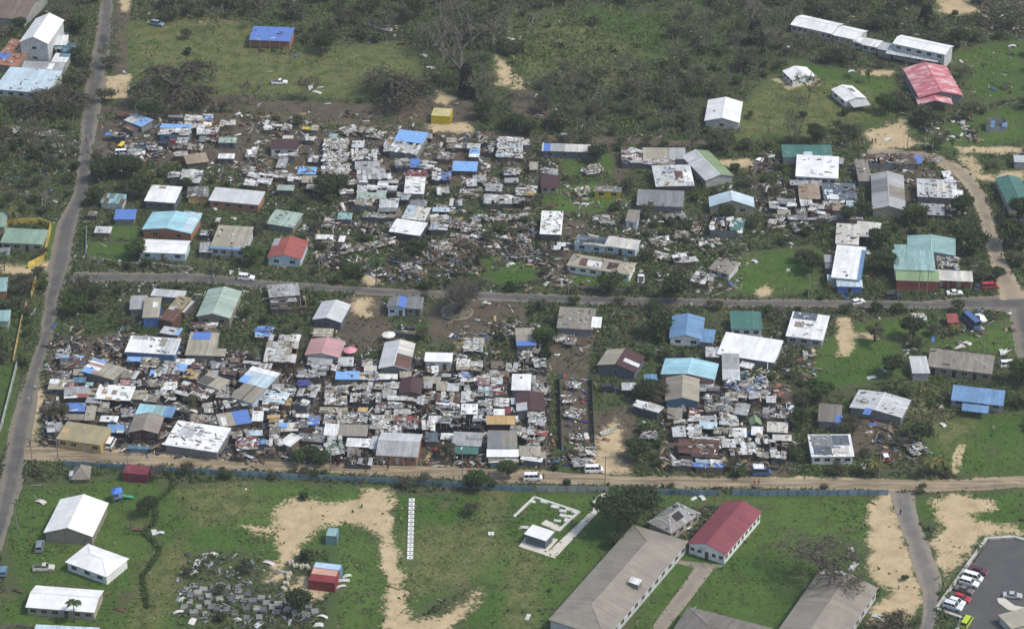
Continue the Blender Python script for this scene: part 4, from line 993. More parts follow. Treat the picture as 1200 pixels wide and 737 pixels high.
L('shack', 'tall shack with white and beige sheets above the rusty front', 'white and beige tall shack', 'P', 'bWqW', 'B', 3.0, '40 212 190 216 55 92', cl=.15); S('P', 'uUW', '-10 98 76 98 0 48')
L('house', 'pale house with one rust brown roof quarter', 'house with the rust quarter', 'N', 'w', 'G', 3.2, '583 246 729 253 588 122', p=[(.51,1,.01,.48,'B'),(.51,1,.52,1,'q')], rust=.1)
L('hut', 'raised white roofed hut with two pale doors', 'raised white hut', 'F', 'W', 'w', 3.4, '785 212 916 215 790 168', d=2, rust=.03)
S('R', 'xa', '640 80 740 85 650 40', 2.0); S('P', 'WwW', '960 165 1045 168 985 105', 1.8, cl=1.6)
frame(340, 410, 8)
S('P', 'gWG', '70 262 330 268 80 190', cl=.9); S('F', 'N', '65 335 180 326 75 272', 2.4, d=0)
L('shack', 'shack draped with a wrinkled sky blue tarpaulin', 'wrinkled sky blue tarp', 'F', 'u', 'G', 2.6, '422 275 645 276 430 192', cl=.1)
S('P', 'wqWo', '645 279 820 285 640 200', p=[(.86,1.02,0,1,'U',.2)]); S('F', 'W', '822 271 1005 269 830 212', 2.4); S('F', 'b', '1022 265 1135 262 1030 198')
L('house', 'dark maroon gabled house among the pale shacks', 'dark maroon gabled house', 'N', 'D', 'a', 3.2, '1030 411 1245 416 1025 266', rust=.05, rise=.8)
S('P', 'wqWb', '325 425 540 425 330 330', cl=1.5); S('P', 'wWqb', '575 382 800 386 590 310', cl=1.5); S('P', 'qWgb', '795 372 1020 372 800 302', cl=1.5); S('P', 'WgqW', '575 490 850 490 575 398', cl=1.3); S('P', 'gqbW', '320 520 530 520 325 432', cl=1.3)
S('F', 'b', '272 583 535 585 280 524', cl=.4); S('P', 'WWq', '910 470 1090 466 910 420', cl=.1); S('P', 'wqW', '1095 476 1210 478 1100 430'); S('P', 'WWg', '915 540 1060 542 915 480'); S('P', 'WqW', '75 440 255 462 50 350', cl=.5)
S('P', 'WWq', '20 507 165 540 50 445'); S('P', 'wgqb', '312 690 525 690 318 592', cl=1.6); S('P', 'wrqg', '530 692 728 692 535 592', cl=1.6); S('P', 'bqwG', '760 740 980 740 770 615', cl=1.5); S('P', 'gWcr', '985 740 1205 742 985 625', cl=1.6)
S('P', 'WWqb', '885 612 1185 612 890 552', cl=.6); S('F', 'o', '630 580 722 582 640 530', 2.0, d=0); S('P', 'WUwG', '55 728 280 730 60 605', p=[(.48,.95,.15,.85,'U',.2)]); S('P', 'nWo', '-10 620 60 625 -5 560', 2.2)
frame(340, 470, 8)
L('shack', 'long grey roofed shack with white left third', 'grey and white long shack', 'F', 'h', 'K', 3.0, '318 320 728 329 322 208', p=[(0,.33,0,1,'W')], rust=.1)
S('F', 'G', '65 362 322 386 75 285', 2.8, cl=.4); S('F', 'W', '525 421 756 431 530 335', 2.8); S('F', 'w', '750 441 823 446 755 322', 2.9); S('P', 'gGh', '530 512 680 512 535 435', 2.3); S('P', 'gkWG', '545 592 770 596 545 525', 2.0)
S('P', 'eWe', '320 522 495 502 325 340', 2.8); S('P', 'gGW', '155 476 316 472 165 408', 2.3)
frame(300, 370)
L('hall', 'grey metal hall with orange front along the dirt road', 'grey metal hall with orange front', 'G', 'w', 'i', 3.5, '572 651 768 661 572 542', p=[(0,1,.0,.48,'g')], d=2, w=3, rust=.12, ver=.5)
frame(490, 410, 8)
S('P', 'WqWb', '362 186 602 191 365 72'); S('P', 'wbqW', '312 300 550 300 320 197', p=[(.25,.72,.45,.8,'U',.2)], cl=.8); S('P', 'bpqB', '550 326 675 330 560 235', cl=.7); S('P', 'bcqW', '680 326 785 328 682 232', cl=.7); S('F', 'g', '220 252 310 255 222 215', 2.3)
S('F', 'b', '170 381 275 381 172 292'); S('F', 'w', '270 383 382 386 275 305', 2.8); S('R', 'Wg', '385 388 480 388 385 305', 2.4); S('P', 'bBqx', '165 490 390 487 165 400', cl=.8); S('P', 'WWq', '392 490 540 490 395 392')
S('P', 'cgw', '545 441 690 442 560 345', cl=.8); S('P', 'rWWB', '700 436 830 436 705 342', cl=.8); S('F', 'W', '405 599 562 601 400 499', 2.9, rust=.15); S('P', 'gGW', '165 560 398 560 170 495', 2.3, cl=.9); S('P', 'gwqW', '570 599 695 601 575 455', cl=.9)
S('P', 'cWw', '700 531 860 531 700 450', cl=.7); S('F', 'W', '705 611 810 611 708 546', 2.7); S('F', 'm', '812 600 872 602 812 525', 2.4)
L('shack', 'shack with tan plywood coloured roof', 'tan plywood roof', 'F', 'o', 'D', 3.0, '630 697 902 697 650 614', rust=.3, rise=.6)
L('shack', 'shack with a large plain white square roof by the fallen trees', 'large white square shack', 'F', 'W', 'G', 3.0, '890 376 1072 379 865 226', rust=.15, cl=.04)
L('house', 'dark maroon roof split by a pale ridge strip', 'maroon roof with the pale ridge', 'N', 'D', 'G', 3.1, '915 576 1186 572 918 402', p=[(0,.38,.0,.42,'w')], rust=.1, rise=.5)
S('F', 'w', '870 512 918 512 870 446', 2.4); S('P', 'gWh', '190 642 412 642 262 568', cl=.8); S('P', 'wgqW', '1025 738 1192 738 1030 578', cl=1.3); S('F', 'g', '50 360 133 361 55 290', 2.7); S('P', 'WwW', '-5 500 92 502 0 430', cl=.5); S('R', 'Gg', '20 610 140 612 25 540', 2.3)
frame(490, 470, 8)
L('shack', 'burnt out roofless shack with standing posts', '', 'R', 'WGk', 'k', 2.6, '200 258 592 258 212 162', cat='shack', cl=.2)
L('shack', 'grey sheet shack with teal awning facing the dirt road', 'grey shack with teal awning', 'F', 'g', 'K', 2.9, '320 412 600 426 325 281', rust=.25, cl=.06, p=[(.45,1,.45,.6,'G')])
L('awning', 'dark teal awning on posts facing the dirt road', '', 'F', 't', 'K', 2.4, '330 492 562 497 340 412', cat='awning', ver=1.5, cl=.08)
L('shack', 'grey roofed double shack with white front roof', 'double grey and white shack', 'F', 'G', 'K', 3.4, '655 440 936 441 645 276', p=[(.5,1,.1,.85,'h')], rust=.2)
L('shack', 'plain white front roof of the double shack', '', 'F', 'W', 'T', 2.8, '640 521 940 521 645 443', rust=.04, w=3, d=1)
S('P', 'wqb', '665 572 940 572 668 530', 2.2, wc='z', cl=.2); S('P', 'WrWq', '945 347 1196 376 945 246', cl=.9); S('F', 'b', '945 511 1150 516 945 412', 2.8); S('F', 'W', '960 546 1166 572 962 500', 2.4); S('F', 'b', '1150 530 1198 532 1150 460', 2.3)
S('F', 's', '60 381 182 381 70 290', 2.6, d=0); S('P', 'Woq', '35 268 150 270 40 185', cl=.7)

# ------------------------------------------------------------------ small shacks squeezed into the gaps
def gap_free(x, y, r):
    for cx, cy, rz, W, D in FP:
        dx, dy = x - cx, y - cy; c, s = math.cos(rz), math.sin(rz)
        if abs(dx * c + dy * s) < W / 2 + r and abs(-dx * s + dy * c) < D / 2 + r: return False
    return True
def fill(txt, n, pal):
    pts = QL(txt); xs = [p.x for p in pts]; ys = [p.y for p in pts]; k = 0
    for _ in range(n * 40):
        x, y = rnd.uniform(min(xs), max(xs)), rnd.uniform(min(ys), max(ys))
        if k >= n or poly_sd(np.array([x]), np.array([y]), pts)[0] < 1.5: continue
        W, D = rnd.uniform(2.6, 5.0), rnd.uniform(2.4, 4.5)
        if not gap_free(x, y, min(W, D) * .36): continue
        S_at(rnd.choice('PPPF'), rnd.choice(pal), Vector((x, y, 0)), rnd.uniform(-.12, .12), W, D, rnd.uniform(1.4, 1.9)); k += 1
frame(0, 0, 1)
PALS = ['Wqg', 'gqb', 'wWq', 'bqh', 'gGw', 'WbW', 'xBg', 'qgh']
fill('62 412 330 428 640 428 645 540 335 540 62 512', 45, PALS); fill('120 140 360 150 560 165 650 180 640 240 480 260 330 225 130 190', 32, PALS); fill('782 450 920 455 925 545 785 545', 22, PALS); fill('910 235 1005 240 1005 258 905 258', 6, PALS)
# ------------------------------------------------------------------ collapsed heaps of sheets and timber
COLL = []
def C(x, y, wd, dp, rc='WqgbxBGhxa'):
    p = Q(x, y); t = thing('collapsed_shack', '', 'collapsed shack', p, rnd.uniform(-.5, .5), 'collapsed shacks in the rubble')
    build(t, 'P', wd, dp, rnd.uniform(.5, 1.1), rc, 'a', cl=1.6, miss=.25, wallfree=True, rise=rnd.uniform(.1, .7)); COLL.append((t, p))
for fr, xy in (((300, 185), (330, 400, 420, 440, 660, 480, 700, 520, 930, 330, 1000, 340, 1045, 300, 880, 250, 1100, 130, 1000, 170, 560, 420, 620, 405, 860, 420, 350, 320, 1150, 205, 1130, 290, 640, 330, 950, 380, 480, 430, 1060, 370)), ((600, 185), (30, 290, 60, 200, 160, 540, 380, 70, 790, 380, 830, 310, 920, 410, 700, 560, 60, 390, 430, 300, 690, 400, 330, 170, 860, 350, 760, 290, 700, 470)), ((900, 185), (50, 205, 60, 290, 160, 335, 40, 330, 330, 160, 870, 245, 760, 20)), ((600, 370), (290, 470, 310, 580, 260, 400, 340, 640, 60, 200, 250, 130, 100, 165, 280, 340, 620, 530, 300, 660, 330, 700, 640, 575)), ((0, 0), (650, 690, 720, 700, 1000, 660, 620, 560, 900, 700, 60, 620, 230, 640, 260, 690)), ((300, 0), (60, 590, 250, 660, 440, 620, 560, 640, 1130, 690, 940, 700, 620, 150)), ((900, 370), (190, 190, 700, 640, 640, 600, 60, 600, 30, 440, 700, 30))):
    frame(*fr)
    for i in range(0, len(xy), 2): C(xy[i], xy[i + 1], rnd.uniform(3, 6.5), rnd.uniform(2.5, 5))
label_shacks()
for t, p in COLL: t['label'] = 'collapsed heap of roof sheets and timber nearest the ' + near_ref(p)

# ================================================================== WALLS AND FENCES
def fence(name, label, cat, txt, h, color, seg=2.4, th=.08, post=True, lean=.03, mat='plain', postc=None, rail=False, gap=0.0):
    pts = QL(txt); t = thing(name, label, cat, pts[0])
    for i in range(len(pts) - 1):
        a, b = pts[i], pts[i + 1]; d = b - a; n = max(1, round(d.length / seg)); rz = math.atan2(d.y, d.x); u = d / n
        for k in range(n):
            c = a + u * (k + .5) - pts[0]; q = rnd.uniform(.85, 1.12)
            if rnd.random() >= gap:
                link('panel', unit_box(mat), t, None, tuple(min(.85, v * q) for v in color), None, (c.x, c.y, h / 2), (rnd.gauss(0, lean), 0, rz), (u.length * .985, th, h * rnd.uniform(.96, 1.04)))
            if post:
                pp = a + u * k - pts[0]
                link('post', unit_box('plain'), t, None, postc or tuple(v * .7 for v in color), None, (pp.x, pp.y, h * .53), (0, 0, rz), (.12 + th, .14 + th, h * 1.06))
    return t
frame(0, 0, 1)
BL = (.165, .255, .32)
fence('sheet_fence', 'long blue-grey sheet fence between dirt road and green field', 'fence', '75 546 190 553 340 561 473 567 600 575 626 576', 1.6, BL)
fence('sheet_fence', 'grey concrete section of roadside fence beside the parked minibuses', 'fence', '629 575.5 713 576.5', 1.6, (.30, .33, .34))
fence('sheet_fence', 'blue-grey fence section between the two fence gaps', 'fence', '741 578 841 581', 1.6, BL)
fence('sheet_fence', 'blue-grey fence section ending at the access lane', 'fence', '858 580 900 581 1041 580', 1.6, BL)
frame(0, 185)
fence('yellow_wall', 'yellow compound wall around the sage green houses', 'wall', '33 314 185 308 239 330 205 480 132 518', 1.9, (.62, .47, .10), 3.0, .22, True, 0)
fence('yellow_wall', 'short broken yellow wall stub in the weeds', 'wall', '168 575 146 655', 1.6, (.55, .42, .12), 3.0, .2, True, .02)
fence('yellow_wall', 'narrow ochre wall beside the main road', 'wall', '125 690 105 745 62 960', 1.2, (.50, .37, .15), 3.0, .2, True, .02)
fence('garden_fence', 'white pillared fence in front of the white house', 'fence', '405 468 560 492 720 500 915 520', .55, (.42, .47, .45), 2.6, .12, True, 0, 'plain', (.74, .80, .76))
fence('garden_fence', 'teal side fence of the white pillared garden', 'fence', '404 335 402 462', 1.1, (.30, .42, .42), 2.6, .1, True, .02)
frame(0, 370)
fence('roadside_wall', 'pale grey-green wall running along the main road verge', 'wall', '85 215 45 375 2 545', 1.4, (.42, .45, .42), 3.0, .2, True, .01)
frame(600, 185)
fence('garden_wall', 'low grey block wall in front of the hipped house', 'wall', '245 608 400 618 580 632', .9, (.27, .28, .28), 2.6, .2, False, 0)
frame(600, 370)
fence('yard_fence', 'dark timber fence on one side of the laundry yard', 'fence', '222 300 226 460 232 625', 1.8, (.10, .105, .11), 2.6, .08, True, .02)
fence('yard_fence', 'dark timber fence on the other side of the laundry yard', 'fence', '372 300 378 460 384 600', 1.8, (.10, .105, .11), 2.6, .08, True, .02)
frame(900, 185)
fence('yard_fence', 'grey sheet fence beside the slate roofed shack', 'fence', '300 262 440 268 445 180', 1.3, (.27, .28, .28), 2.4, .07, True, .05)
frame(1040, 40, 1) if False else frame(0, 0, 1)
fence('timber_fence', 'long low weathered fence along the field edge', 'fence', '0 737 20 735 60 741', 1.0, (.25, .22, .18), 2.2, .06, True, .04)
# ------------------------------------------------------------------ car park, slabs, paths
frame(900, 552)
sheet_poly('car_park', 'asphalt', '1024 322 1150 316 1300 350 1300 930 840 800 908 694 792 648', .045)
fence('kerb_wall', 'white concrete kerb wall around the car park', 'wall', '860 790 906 690 784 646 1020 318 1150 311 1260 345', .55, (.52, .50, .46), 3.2, .75, False, 0)
sheet_poly('traffic_island', 'concrete', '1068 595 1100 590 1150 628 1215 640 1215 668 1120 648 1075 615', .17, .15)
L('building', 'corner of a pale tan building beside the car park', '', 'F', 'b', 'q', 2.5, '1110 742 1260 700 1180 640', cat='building', rise=.1, rust=.1)
frame(600, 552)
sheet_poly('concrete_path', 'concrete', '152 392 200 406 420 172 465 160 560 102 440 98 400 115 370 150 380 178', .06, .05)
sheet_poly('pavilion_slab', 'concrete', '30 352 70 300 215 318 155 392', .14, .12)
L('pavilion', 'small white roofed pavilion with slate walls on a slab', 'white roofed pavilion', 'F', 'W', 's', 3.2, '57 292 160 326 95 247', cat='pavilion', rise=.2, rust=.02)
def plinth(label, txt, closed, wd, hh, col=(.66, .65, .60)):
    pts = QL(txt); t = thing('plinth', label, 'foundation', pts[0])
    seq = list(zip(pts, pts[1:] + pts[:1])) if closed else list(zip(pts, pts[1:]))
    for a, b in seq:
        c = (a + b) / 2 - pts[0]; d = b - a
        link('kerb', unit_box('plain'), t, None, col, None, (c.x, c.y, hh / 2), (0, 0, math.atan2(d.y, d.x)), (d.length + wd * .9, wd, hh))
plinth('white concrete foundation outline on the grass beside the pavilion', '12 212 104 124 312 192 218 280', False, .6, .35)
for i, (x, y) in enumerate(((150, 145), (95, 144), (200, 168), (236, 188), (240, 210), (212, 234), (255, 231), (272, 214), (290, 192), (268, 182))):
    p = Q(x, y); b = MB(); w_, d_ = rnd.uniform(1.2, 2.2), rnd.uniform(.9, 1.6); b.hexa([(-w_/2, -d_/2, 0), (w_/2, -d_/2, 0), (w_/2, d_/2, 0), (-w_/2, d_/2, 0), (-w_/2+.05, -d_/2+.05, .3), (w_/2-.05, -d_/2+.05, .3), (w_/2-.05, d_/2-.05, .3), (-w_/2+.05, d_/2-.05, .3)])
    tag(link('concrete_pad', b.mesh('concrete_pad'), None, 'plain', (.68, .67, .63), None, p, (0, 0, rnd.uniform(-.4, -.2))), 'white concrete pad inside the foundation outline', 'concrete pad', 'pads inside the foundation outline')
sheet_poly('pavilion_terrace', 'concrete', '135 246 158 228 242 264 216 284', .12, .1)
# ------------------------------------------------------------------ round tree bed on the bare clearing
frame(300, 185)
_c0 = Q(938, 722); t = thing('tree_bed', 'round pale stone tree bed on the bare earth clearing', 'tree bed', _c0)
for k in range(20):
    a = 2 * math.pi * k / 20; link('kerb_stone', unit_box('plain'), t, None, tuple(v * rnd.uniform(.8, 1.1) for v in (.33, .30, .23)), None, (4.2 * math.cos(a), 4.2 * math.sin(a), .12), (0, 0, a + math.pi / 2), (1.25, .45, .26))
b = MB(); b.poly([(4.0 * math.cos(2 * math.pi * k / 20), 4.0 * math.sin(2 * math.pi * k / 20), .06) for k in range(20)]); link('soil', b.mesh('soil'), t, 'plain', (.20, .17, .11))
# ------------------------------------------------------------------ white footings in the field
frame(300, 552)
def footing(p, label, grp):
    t = thing('footing', label, 'footing', p, rnd.uniform(-.05, .05), grp); b = MB()
    for a in ((-.7, .7, .22, .62), (-.7, .7, -.62, -.22), (-.7, -.25, -.22, .22), (.25, .7, -.22, .22)): b.box(a[0], a[1], a[2], a[3], 0, .32)
    link('kerb', b.mesh('footing'), t, 'plain', (.80, .80, .78)); link('core', unit_box('plain'), t, None, (.12, .12, .12), None, (0, 0, .07), None, (.5, .44, .14))
for i in range(15):
    f = i / 14; footing(Q(727 - 8 * f, 138 + 268 * f), 'white square footing in a straight row across the field', 'row of white footings')
footing(Q(1097, 294), 'single white square footing apart from the row', None)
# ------------------------------------------------------------------ containers
def container(label, txt, color, tc=None, Lx=6.06, h=2.6):
    c, rz, W, D = setup(txt, h, 0); t = thing('shipping_container', label, 'container', c, rz)
    W = max(W, 2.2); D = min(max(D, 2.2), 9); b = MB(); n = max(6, int(W / .3)); hx, hy = W / 2, D / 2
    for s_ in (-1, 1):
        for i in range(n):
            x0, x1 = -hx + W * i / n, -hx + W * (i + 1) / n; o = (.05 if i % 2 else 0.0)
            b.box(x0, x1, s_ * (hy - o) - .03, s_ * (hy - o) + .03, .15, h - .12)
    m = max(4, int(D / .3))
    for s_ in (-1, 1):
        for i in range(m):
            y0, y1 = -hy + D * i / m, -hy + D * (i + 1) / m; o = (.05 if i % 2 else 0.0)
            b.box(s_ * (hx - o) - .03, s_ * (hx - o) + .03, y0, y1, .15, h - .12)
    link('side_panel', b.mesh('side_panel'), t, 'plain', color)
    link('roof', unit_box('plain'), t, None, tc or color, None, (0, 0, h - .06), None, (W * .98, D * .98, .1))
    f = MB()
    for x in (-hx, hx):
        for y in (-hy, hy): f.box(x - .08, x + .08, y - .08, y + .08, 0, h + .02)
    for z in (.08, h - .05):
        for y in (-hy, hy): f.box(-hx, hx, y - .06, y + .06, z - .07, z + .07)
        for x in (-hx, hx): f.box(x - .06, x + .06, -hy, hy, z - .07, z + .07)
    link('frame', f.mesh('frame'), t, 'plain', tuple(v * .85 for v in color))
    link('door', unit_box('plain'), t, None, tuple(v * .9 for v in color), None, (hx + .05, 0, h / 2), None, (.05, D * .9, h * .86))
    FP.append((c.x, c.y, rz, W, D)); return t
container('red shipping container in front of two others', '248 508 368 522 256 478', (.26, .045, .05))
container('pinkish topped shipping container between red and blue ones', '258 478 376 491 266 449', (.42, .13, .10), (.60, .36, .28))
container('blue shipping container behind the red and pink ones', '270 447 392 461 276 423', (.20, .34, .52), (.45, .62, .78))
container('teal shipping container standing alone on sand', '330 300 378 303 334 262', (.18, .32, .34), (.30, .44, .45))
frame(40, 470, 8)
container('maroon shipping container with blue tarp behind the fence', '845 672 1068 690 850 590', (.20, .045, .06))
L('tarp', 'crumpled bright blue tarp on the maroon container', '', 'F', 'U', 'U', 2.75, '945 632 1062 636 950 600', cat='tarpaulin', wallfree=True, rise=.15)
L('thatched_hut', 'grey-brown thatched hut with low hipped roof', 'thatched hut', 'H', 'h', 'x', 1.5, '350 735 520 730 370 620', cat='hut', rise=2.2, rust=.5)
L('shed', 'small white box shed beside the thatched hut', '', 'F', 'w', 'w', 1.6, '325 700 362 700 330 645')
frame(300, 0)
container('bright yellow shipping container beside the dead tree', '820 540 908 545 828 503', (.60, .48, .03), (.55, .50, .25))
# ------------------------------------------------------------------ bottom left houses, bottom right halls
frame(0, 552)
L('hall', 'white gabled hall with grey stone gable on the lawn', 'white gabled hall', 'N', 'W', 'h', 3.3, '222 288 452 307 262 128', rise=2.0, rust=.02)
L('house', 'white hip roofed square house beside the gabled hall', 'white square house', 'H', 'W', 'W', 3.0, '310 425 503 496 404 335', rust=.04, rise=1.0, w=3)
L('house', 'long white roofed house with beige boarded wall', 'long white lawn house', 'G', 'W', 'b', 2.9, '135 635 458 660 150 530', w=5, d=1, rust=.02)
L('house', 'pale bluish roof cut off by the field fence', '', 'F', 'c', 'w', 2.8, '150 775 450 790 165 712', rust=.05)
frame(600, 552)
L('hall', 'white walled hall with maroon gable roof', 'maroon roofed hall', 'N', 'm', 'W', 3.4, '820 338 998 393 992 136', w=4, d=1, sw=9, rust=.03, rise=1.6)
L('hall', 'long taupe hipped roof building with white side wall', 'long taupe hall', 'H', 'h', 'w', 3.6, '165 690 432 776 570 250', sw=12, rust=.12, rise=2.0, p=[])
L('hall', 'grey broken hipped roof building beside the dark tree', 'broken grey hipped hall', 'H', 'g', 'b', 3.0, '650 246 762 300 704 112', sw=4, rust=.8, rise=1.7, cl=.12, p=[(.55,.8,.35,.6,'k'),(.1,.4,.55,.62,'G')])
L('hall', 'grey-taupe roof at the end of the footpath lawn', '', 'H', 'H', 'g', 3.4, '690 800 1090 905 838 634', rust=.3, rise=2.0)
# dormer hatch on the long hall
L('roof_hatch', 'white framed hatch on the long taupe roof', '', 'F', 'W', 'G', 5.9, '545 516 594 533 556 488', cat='hatch', rise=.4)
frame(900, 552)
L('hall', 'taupe gabled building with torn white roof edge by the sand', 'taupe gabled hall', 'N', 'h', 'w', 3.6, '15 775 300 858 244 468', sw=8, rust=.12, rise=1.8, p=[(.05,.45,.96,1.02,'W',.12)])
# ------------------------------------------------------------------ block yard
BLK = MB()
for k in range(4):
    for i in range(4):
        o = .05 * ((i + k) % 2); BLK.box(-1.15 + o, 1.1 + o, -1.25 + i * .64, -1.25 + i * .64 + .5, .14 + k * .26, .14 + k * .26 + .22)
BLKM = BLK.mesh('block_layers'); BLKM.materials.append(M['plain'])
def block_stack(p, rz, s=1.0):
    t = thing('block_stack', 'stack of grey concrete blocks on a pallet in the block yard', 'block stack', p, rz, 'block stacks in the yard')
    link('blocks', BLKM, t, None, rnd.choice([(.20, .205, .21), (.29, .29, .285), (.14, .145, .155), (.38, .375, .35)]), None, None, None, (rnd.uniform(.55, .85), rnd.uniform(.6, .8), rnd.choice([.4, .55, .75])))
    link('pallet', unit_box('wood'), t, None, (.22, .17, .11), None, (0, 0, .07), None, (1.6 * s, 1.7, .13))
frame(0, 552)
for x, y in ((905, 540), (950, 560), (1000, 562), (1050, 572), (1112, 565), (885, 612), (927, 640), (1012, 652), (1058, 655), (1095, 668), (1150, 645), (890, 585), (940, 592), (1180, 612), (1118, 592), (985, 640), (1105, 545), (1150, 690), (1000, 545), (1060, 548), (1270, 640), (1300, 625), (1340, 610), (1230, 655), (1390, 620), (1440, 640), (1470, 660), (1420, 600), (1210, 690)):
    block_stack(Q(x, y), rnd.uniform(-.1, .2))
for x, y in ((870, 560), (925, 575), (975, 590), (1025, 600), (1080, 610), (1140, 610), (860, 640), (905, 665), (960, 672), (1035, 680), (1200, 650), (1245, 620), (1290, 660), (1340, 650), (1380, 670), (1430, 680), (1030, 540), (1160, 575), (1075, 590), (970, 620), (1220, 600)):
    block_stack(Q(x, y), rnd.uniform(-.3, .3))
frame(300, 552)
for x, y in ((185, 448), (215, 450), (240, 452), (165, 432), (150, 500), (140, 530), (130, 555), (155, 485)):
    p = Q(x, y); t = thing('block_stack', 'pale bag pile beside the red container', 'bag pile', p, rnd.uniform(0, 3), 'bag piles by the containers')
    b = MB()
    for k in range(3):
        for i in range(2): b.hexa([(-.7 + i * .7, -.5, k * .3), (-.05 + i * .7, -.5, k * .3), (-.05 + i * .7, .5, k * .3), (-.7 + i * .7, .5, k * .3), (-.62 + i * .7, -.42, k * .3 + .26), (-.12 + i * .7, -.42, k * .3 + .26), (-.12 + i * .7, .42, k * .3 + .26), (-.62 + i * .7, .42, k * .3 + .26)])
    link('bag', b.mesh('bag'), t, 'plain', (.50, .46, .36))
# ------------------------------------------------------------------ playground, pergola, parasols, boat
def playground():
    frame(0, 552); p = Q(550, 138); t = thing('play_tower', 'play tower with blue roof and green slide', 'playground', p, .3)
    for x in (-.9, .9):
        for y in (-.9, .9): link('post', unit_box('plain'), t, None, (.12, .2, .5), None, (x, y, 1.5), None, (.13, .13, 3.0))
    link('platform', unit_box('plain'), t, None, (.2, .25, .4), None, (0, 0, 1.3), None, (2.0, 2.0, .12))
    b = MB(); c = [(-1.25, -1.25, 2.9), (1.25, -1.25, 2.9), (1.25, 1.25, 2.9), (-1.25, 1.25, 2.9)]
    for i in range(4): b.poly([c[i], c[(i + 1) % 4], (0, 0, 3.9)])
    b.poly(c[::-1]); link('roof', b.mesh('roof'), t, 'plain', (.10, .24, .75))
    b = MB(); b.slab([(1.0, -.4, 1.4), (4.0, -.4, .15), (4.0, .4, .15), (1.0, .4, 1.4)], .08); b.slab([(1.0, -.46, 1.65), (4.0, -.46, .4), (4.0, -.4, .4), (1.0, -.4, 1.65)], .3); b.slab([(1.0, .4, 1.65), (4.0, .4, .4), (4.0, .46, .4), (1.0, .46, 1.65)], .3)
    link('slide', b.mesh('slide'), t, 'plain', (.10, .42, .25)); link('panel', unit_box('plain'), t, None, (.7, .5, .05), None, (-.3, 1.0, 2.0), None, (1.4, .08, 1.0))
    link('ladder', unit_box('plain'), t, None, (.6, .5, .1), None, (-1.1, 0, .7), (0, .2, 0), (.08, .7, 1.4))
playground()
frame(0, 552)
p = Q(640, 285); t = thing('pergola', 'small brown timber pergola frame on the lawn', 'pergola', p, -.1)
for x in (-1.8, 1.8):
    for y in (-1.3, 1.3): link('post', unit_box('wood'), t, None, (.17, .11, .075), None, (x, y, 1.1), None, (.14, .14, 2.2))
for y in (-1.3, 1.3): link('beam', unit_box('wood'), t, None, (.19, .13, .09), None, (0, y, 2.25), None, (4.2, .12, .18))
for i in range(6): link('slat', unit_box('wood'), t, None, (.21, .15, .11), None, (-1.75 + i * .7, 0, 2.38), None, (.1, 3.1, .1))
link('bench', unit_box('wood'), t, None, (.28, .16, .10), None, (0, .7, .45), None, (2.8, .5, .1))
def parasol(x, y, col, label):
    p = Q(x, y); t = thing('parasol', label, 'parasol', p); b = MB(); n = 8
    rim = [(1.9 * math.cos(2 * math.pi * k / n), 1.9 * math.sin(2 * math.pi * k / n), 2.0) for k in range(n)]
    for k in range(n): b.poly([rim[k], rim[(k + 1) % n], (0, 0, 2.7)]); b.poly([rim[(k + 1) % n], rim[k], (0, 0, 2.6)])
    link('canopy', b.mesh('canopy'), t, 'fabric', col); b = MB(); b.tube((0, 0, 0), (0, 0, 2.6), .05, .05, 6); link('pole', b.mesh('pole'), t, 'plain', (.5, .5, .5)); link('base', unit_box('plain'), t, None, (.4, .4, .4), None, (0, 0, .05), None, (.6, .6, .1))
frame(300, 370)
parasol(440, 190, (.72, .30, .38), 'round pink parasol beside the pink gabled house'); parasol(620, 118, (.80, .79, .74), 'round white parasol beside the rust quartered house')
def boat():
    frame(600, 370); p = Q(450, 550); t = thing('dinghy', 'pale open dinghy lying on the dirt yard', 'boat', p, .45); b = MB(); rows = []
    for i in range(7):
        x = -2.2 + 4.4 * i / 6; w_ = .8 * (1 - (max(0, (i - 3)) / 3.2) ** 2) * (.85 if i == 0 else 1); rows.append([(x, -w_, .65 + .03 * i), (x, -w_ * .6, .05), (x, w_ * .6, .05), (x, w_, .65 + .03 * i)])
    for a, c in zip(rows, rows[1:]):
        for k in range(3): b.poly([a[k], c[k], c[k + 1], a[k + 1]])
    b.poly(rows[0]); me = b.mesh('hull'); o = link('hull', me, t, 'plain', (.62, .63, .60)); md = o.modifiers.new('thick', 'SOLIDIFY'); md.thickness = .06
    for x in (-1.2, 0, 1.0): link('thwart', unit_box('wood'), t, None, (.4, .35, .26), None, (x, 0, .5), None, (.25, 1.3, .05))
boat()

# ================================================================== VEHICLES
def lathe_wheel():
    b = MB(); b.tube((0, -.11, 0), (0, .11, 0), .33, .33, 12); return b.mesh('tyre')
WHEEL = lathe_wheel(); WHEEL.materials.append(M['rubber'])
_rb = MB(); _rb.tube((0, -.12, 0), (0, .12, 0), .18, .18, 8); RIM = _rb.mesh('rim'); RIM.materials.append(M['plain'])
SPEC = dict(  # length, width, belt height, roof height, cabin x0,x1 (bottom), top inset front/back, bonnet height
    hatch=(4.0, 1.68, .92, 1.48, -1.9, .95, .75, .30, .90), sedan=(4.5, 1.72, .90, 1.42, -1.35, 1.0, .70, .55, .88), suv=(4.6, 1.85, 1.12, 1.80, -2.2, 1.05, .60, .20, 1.08),
    pickup=(5.1, 1.8, 1.02, 1.72, -.5, 1.15, .60, .22, 1.02), van=(4.7, 1.75, 1.15, 1.98, -2.25, 1.75, .65, .12, 1.10), bus=(7.2, 2.2, 1.35, 2.75, -3.5, 3.3, .35, .10, 1.3))
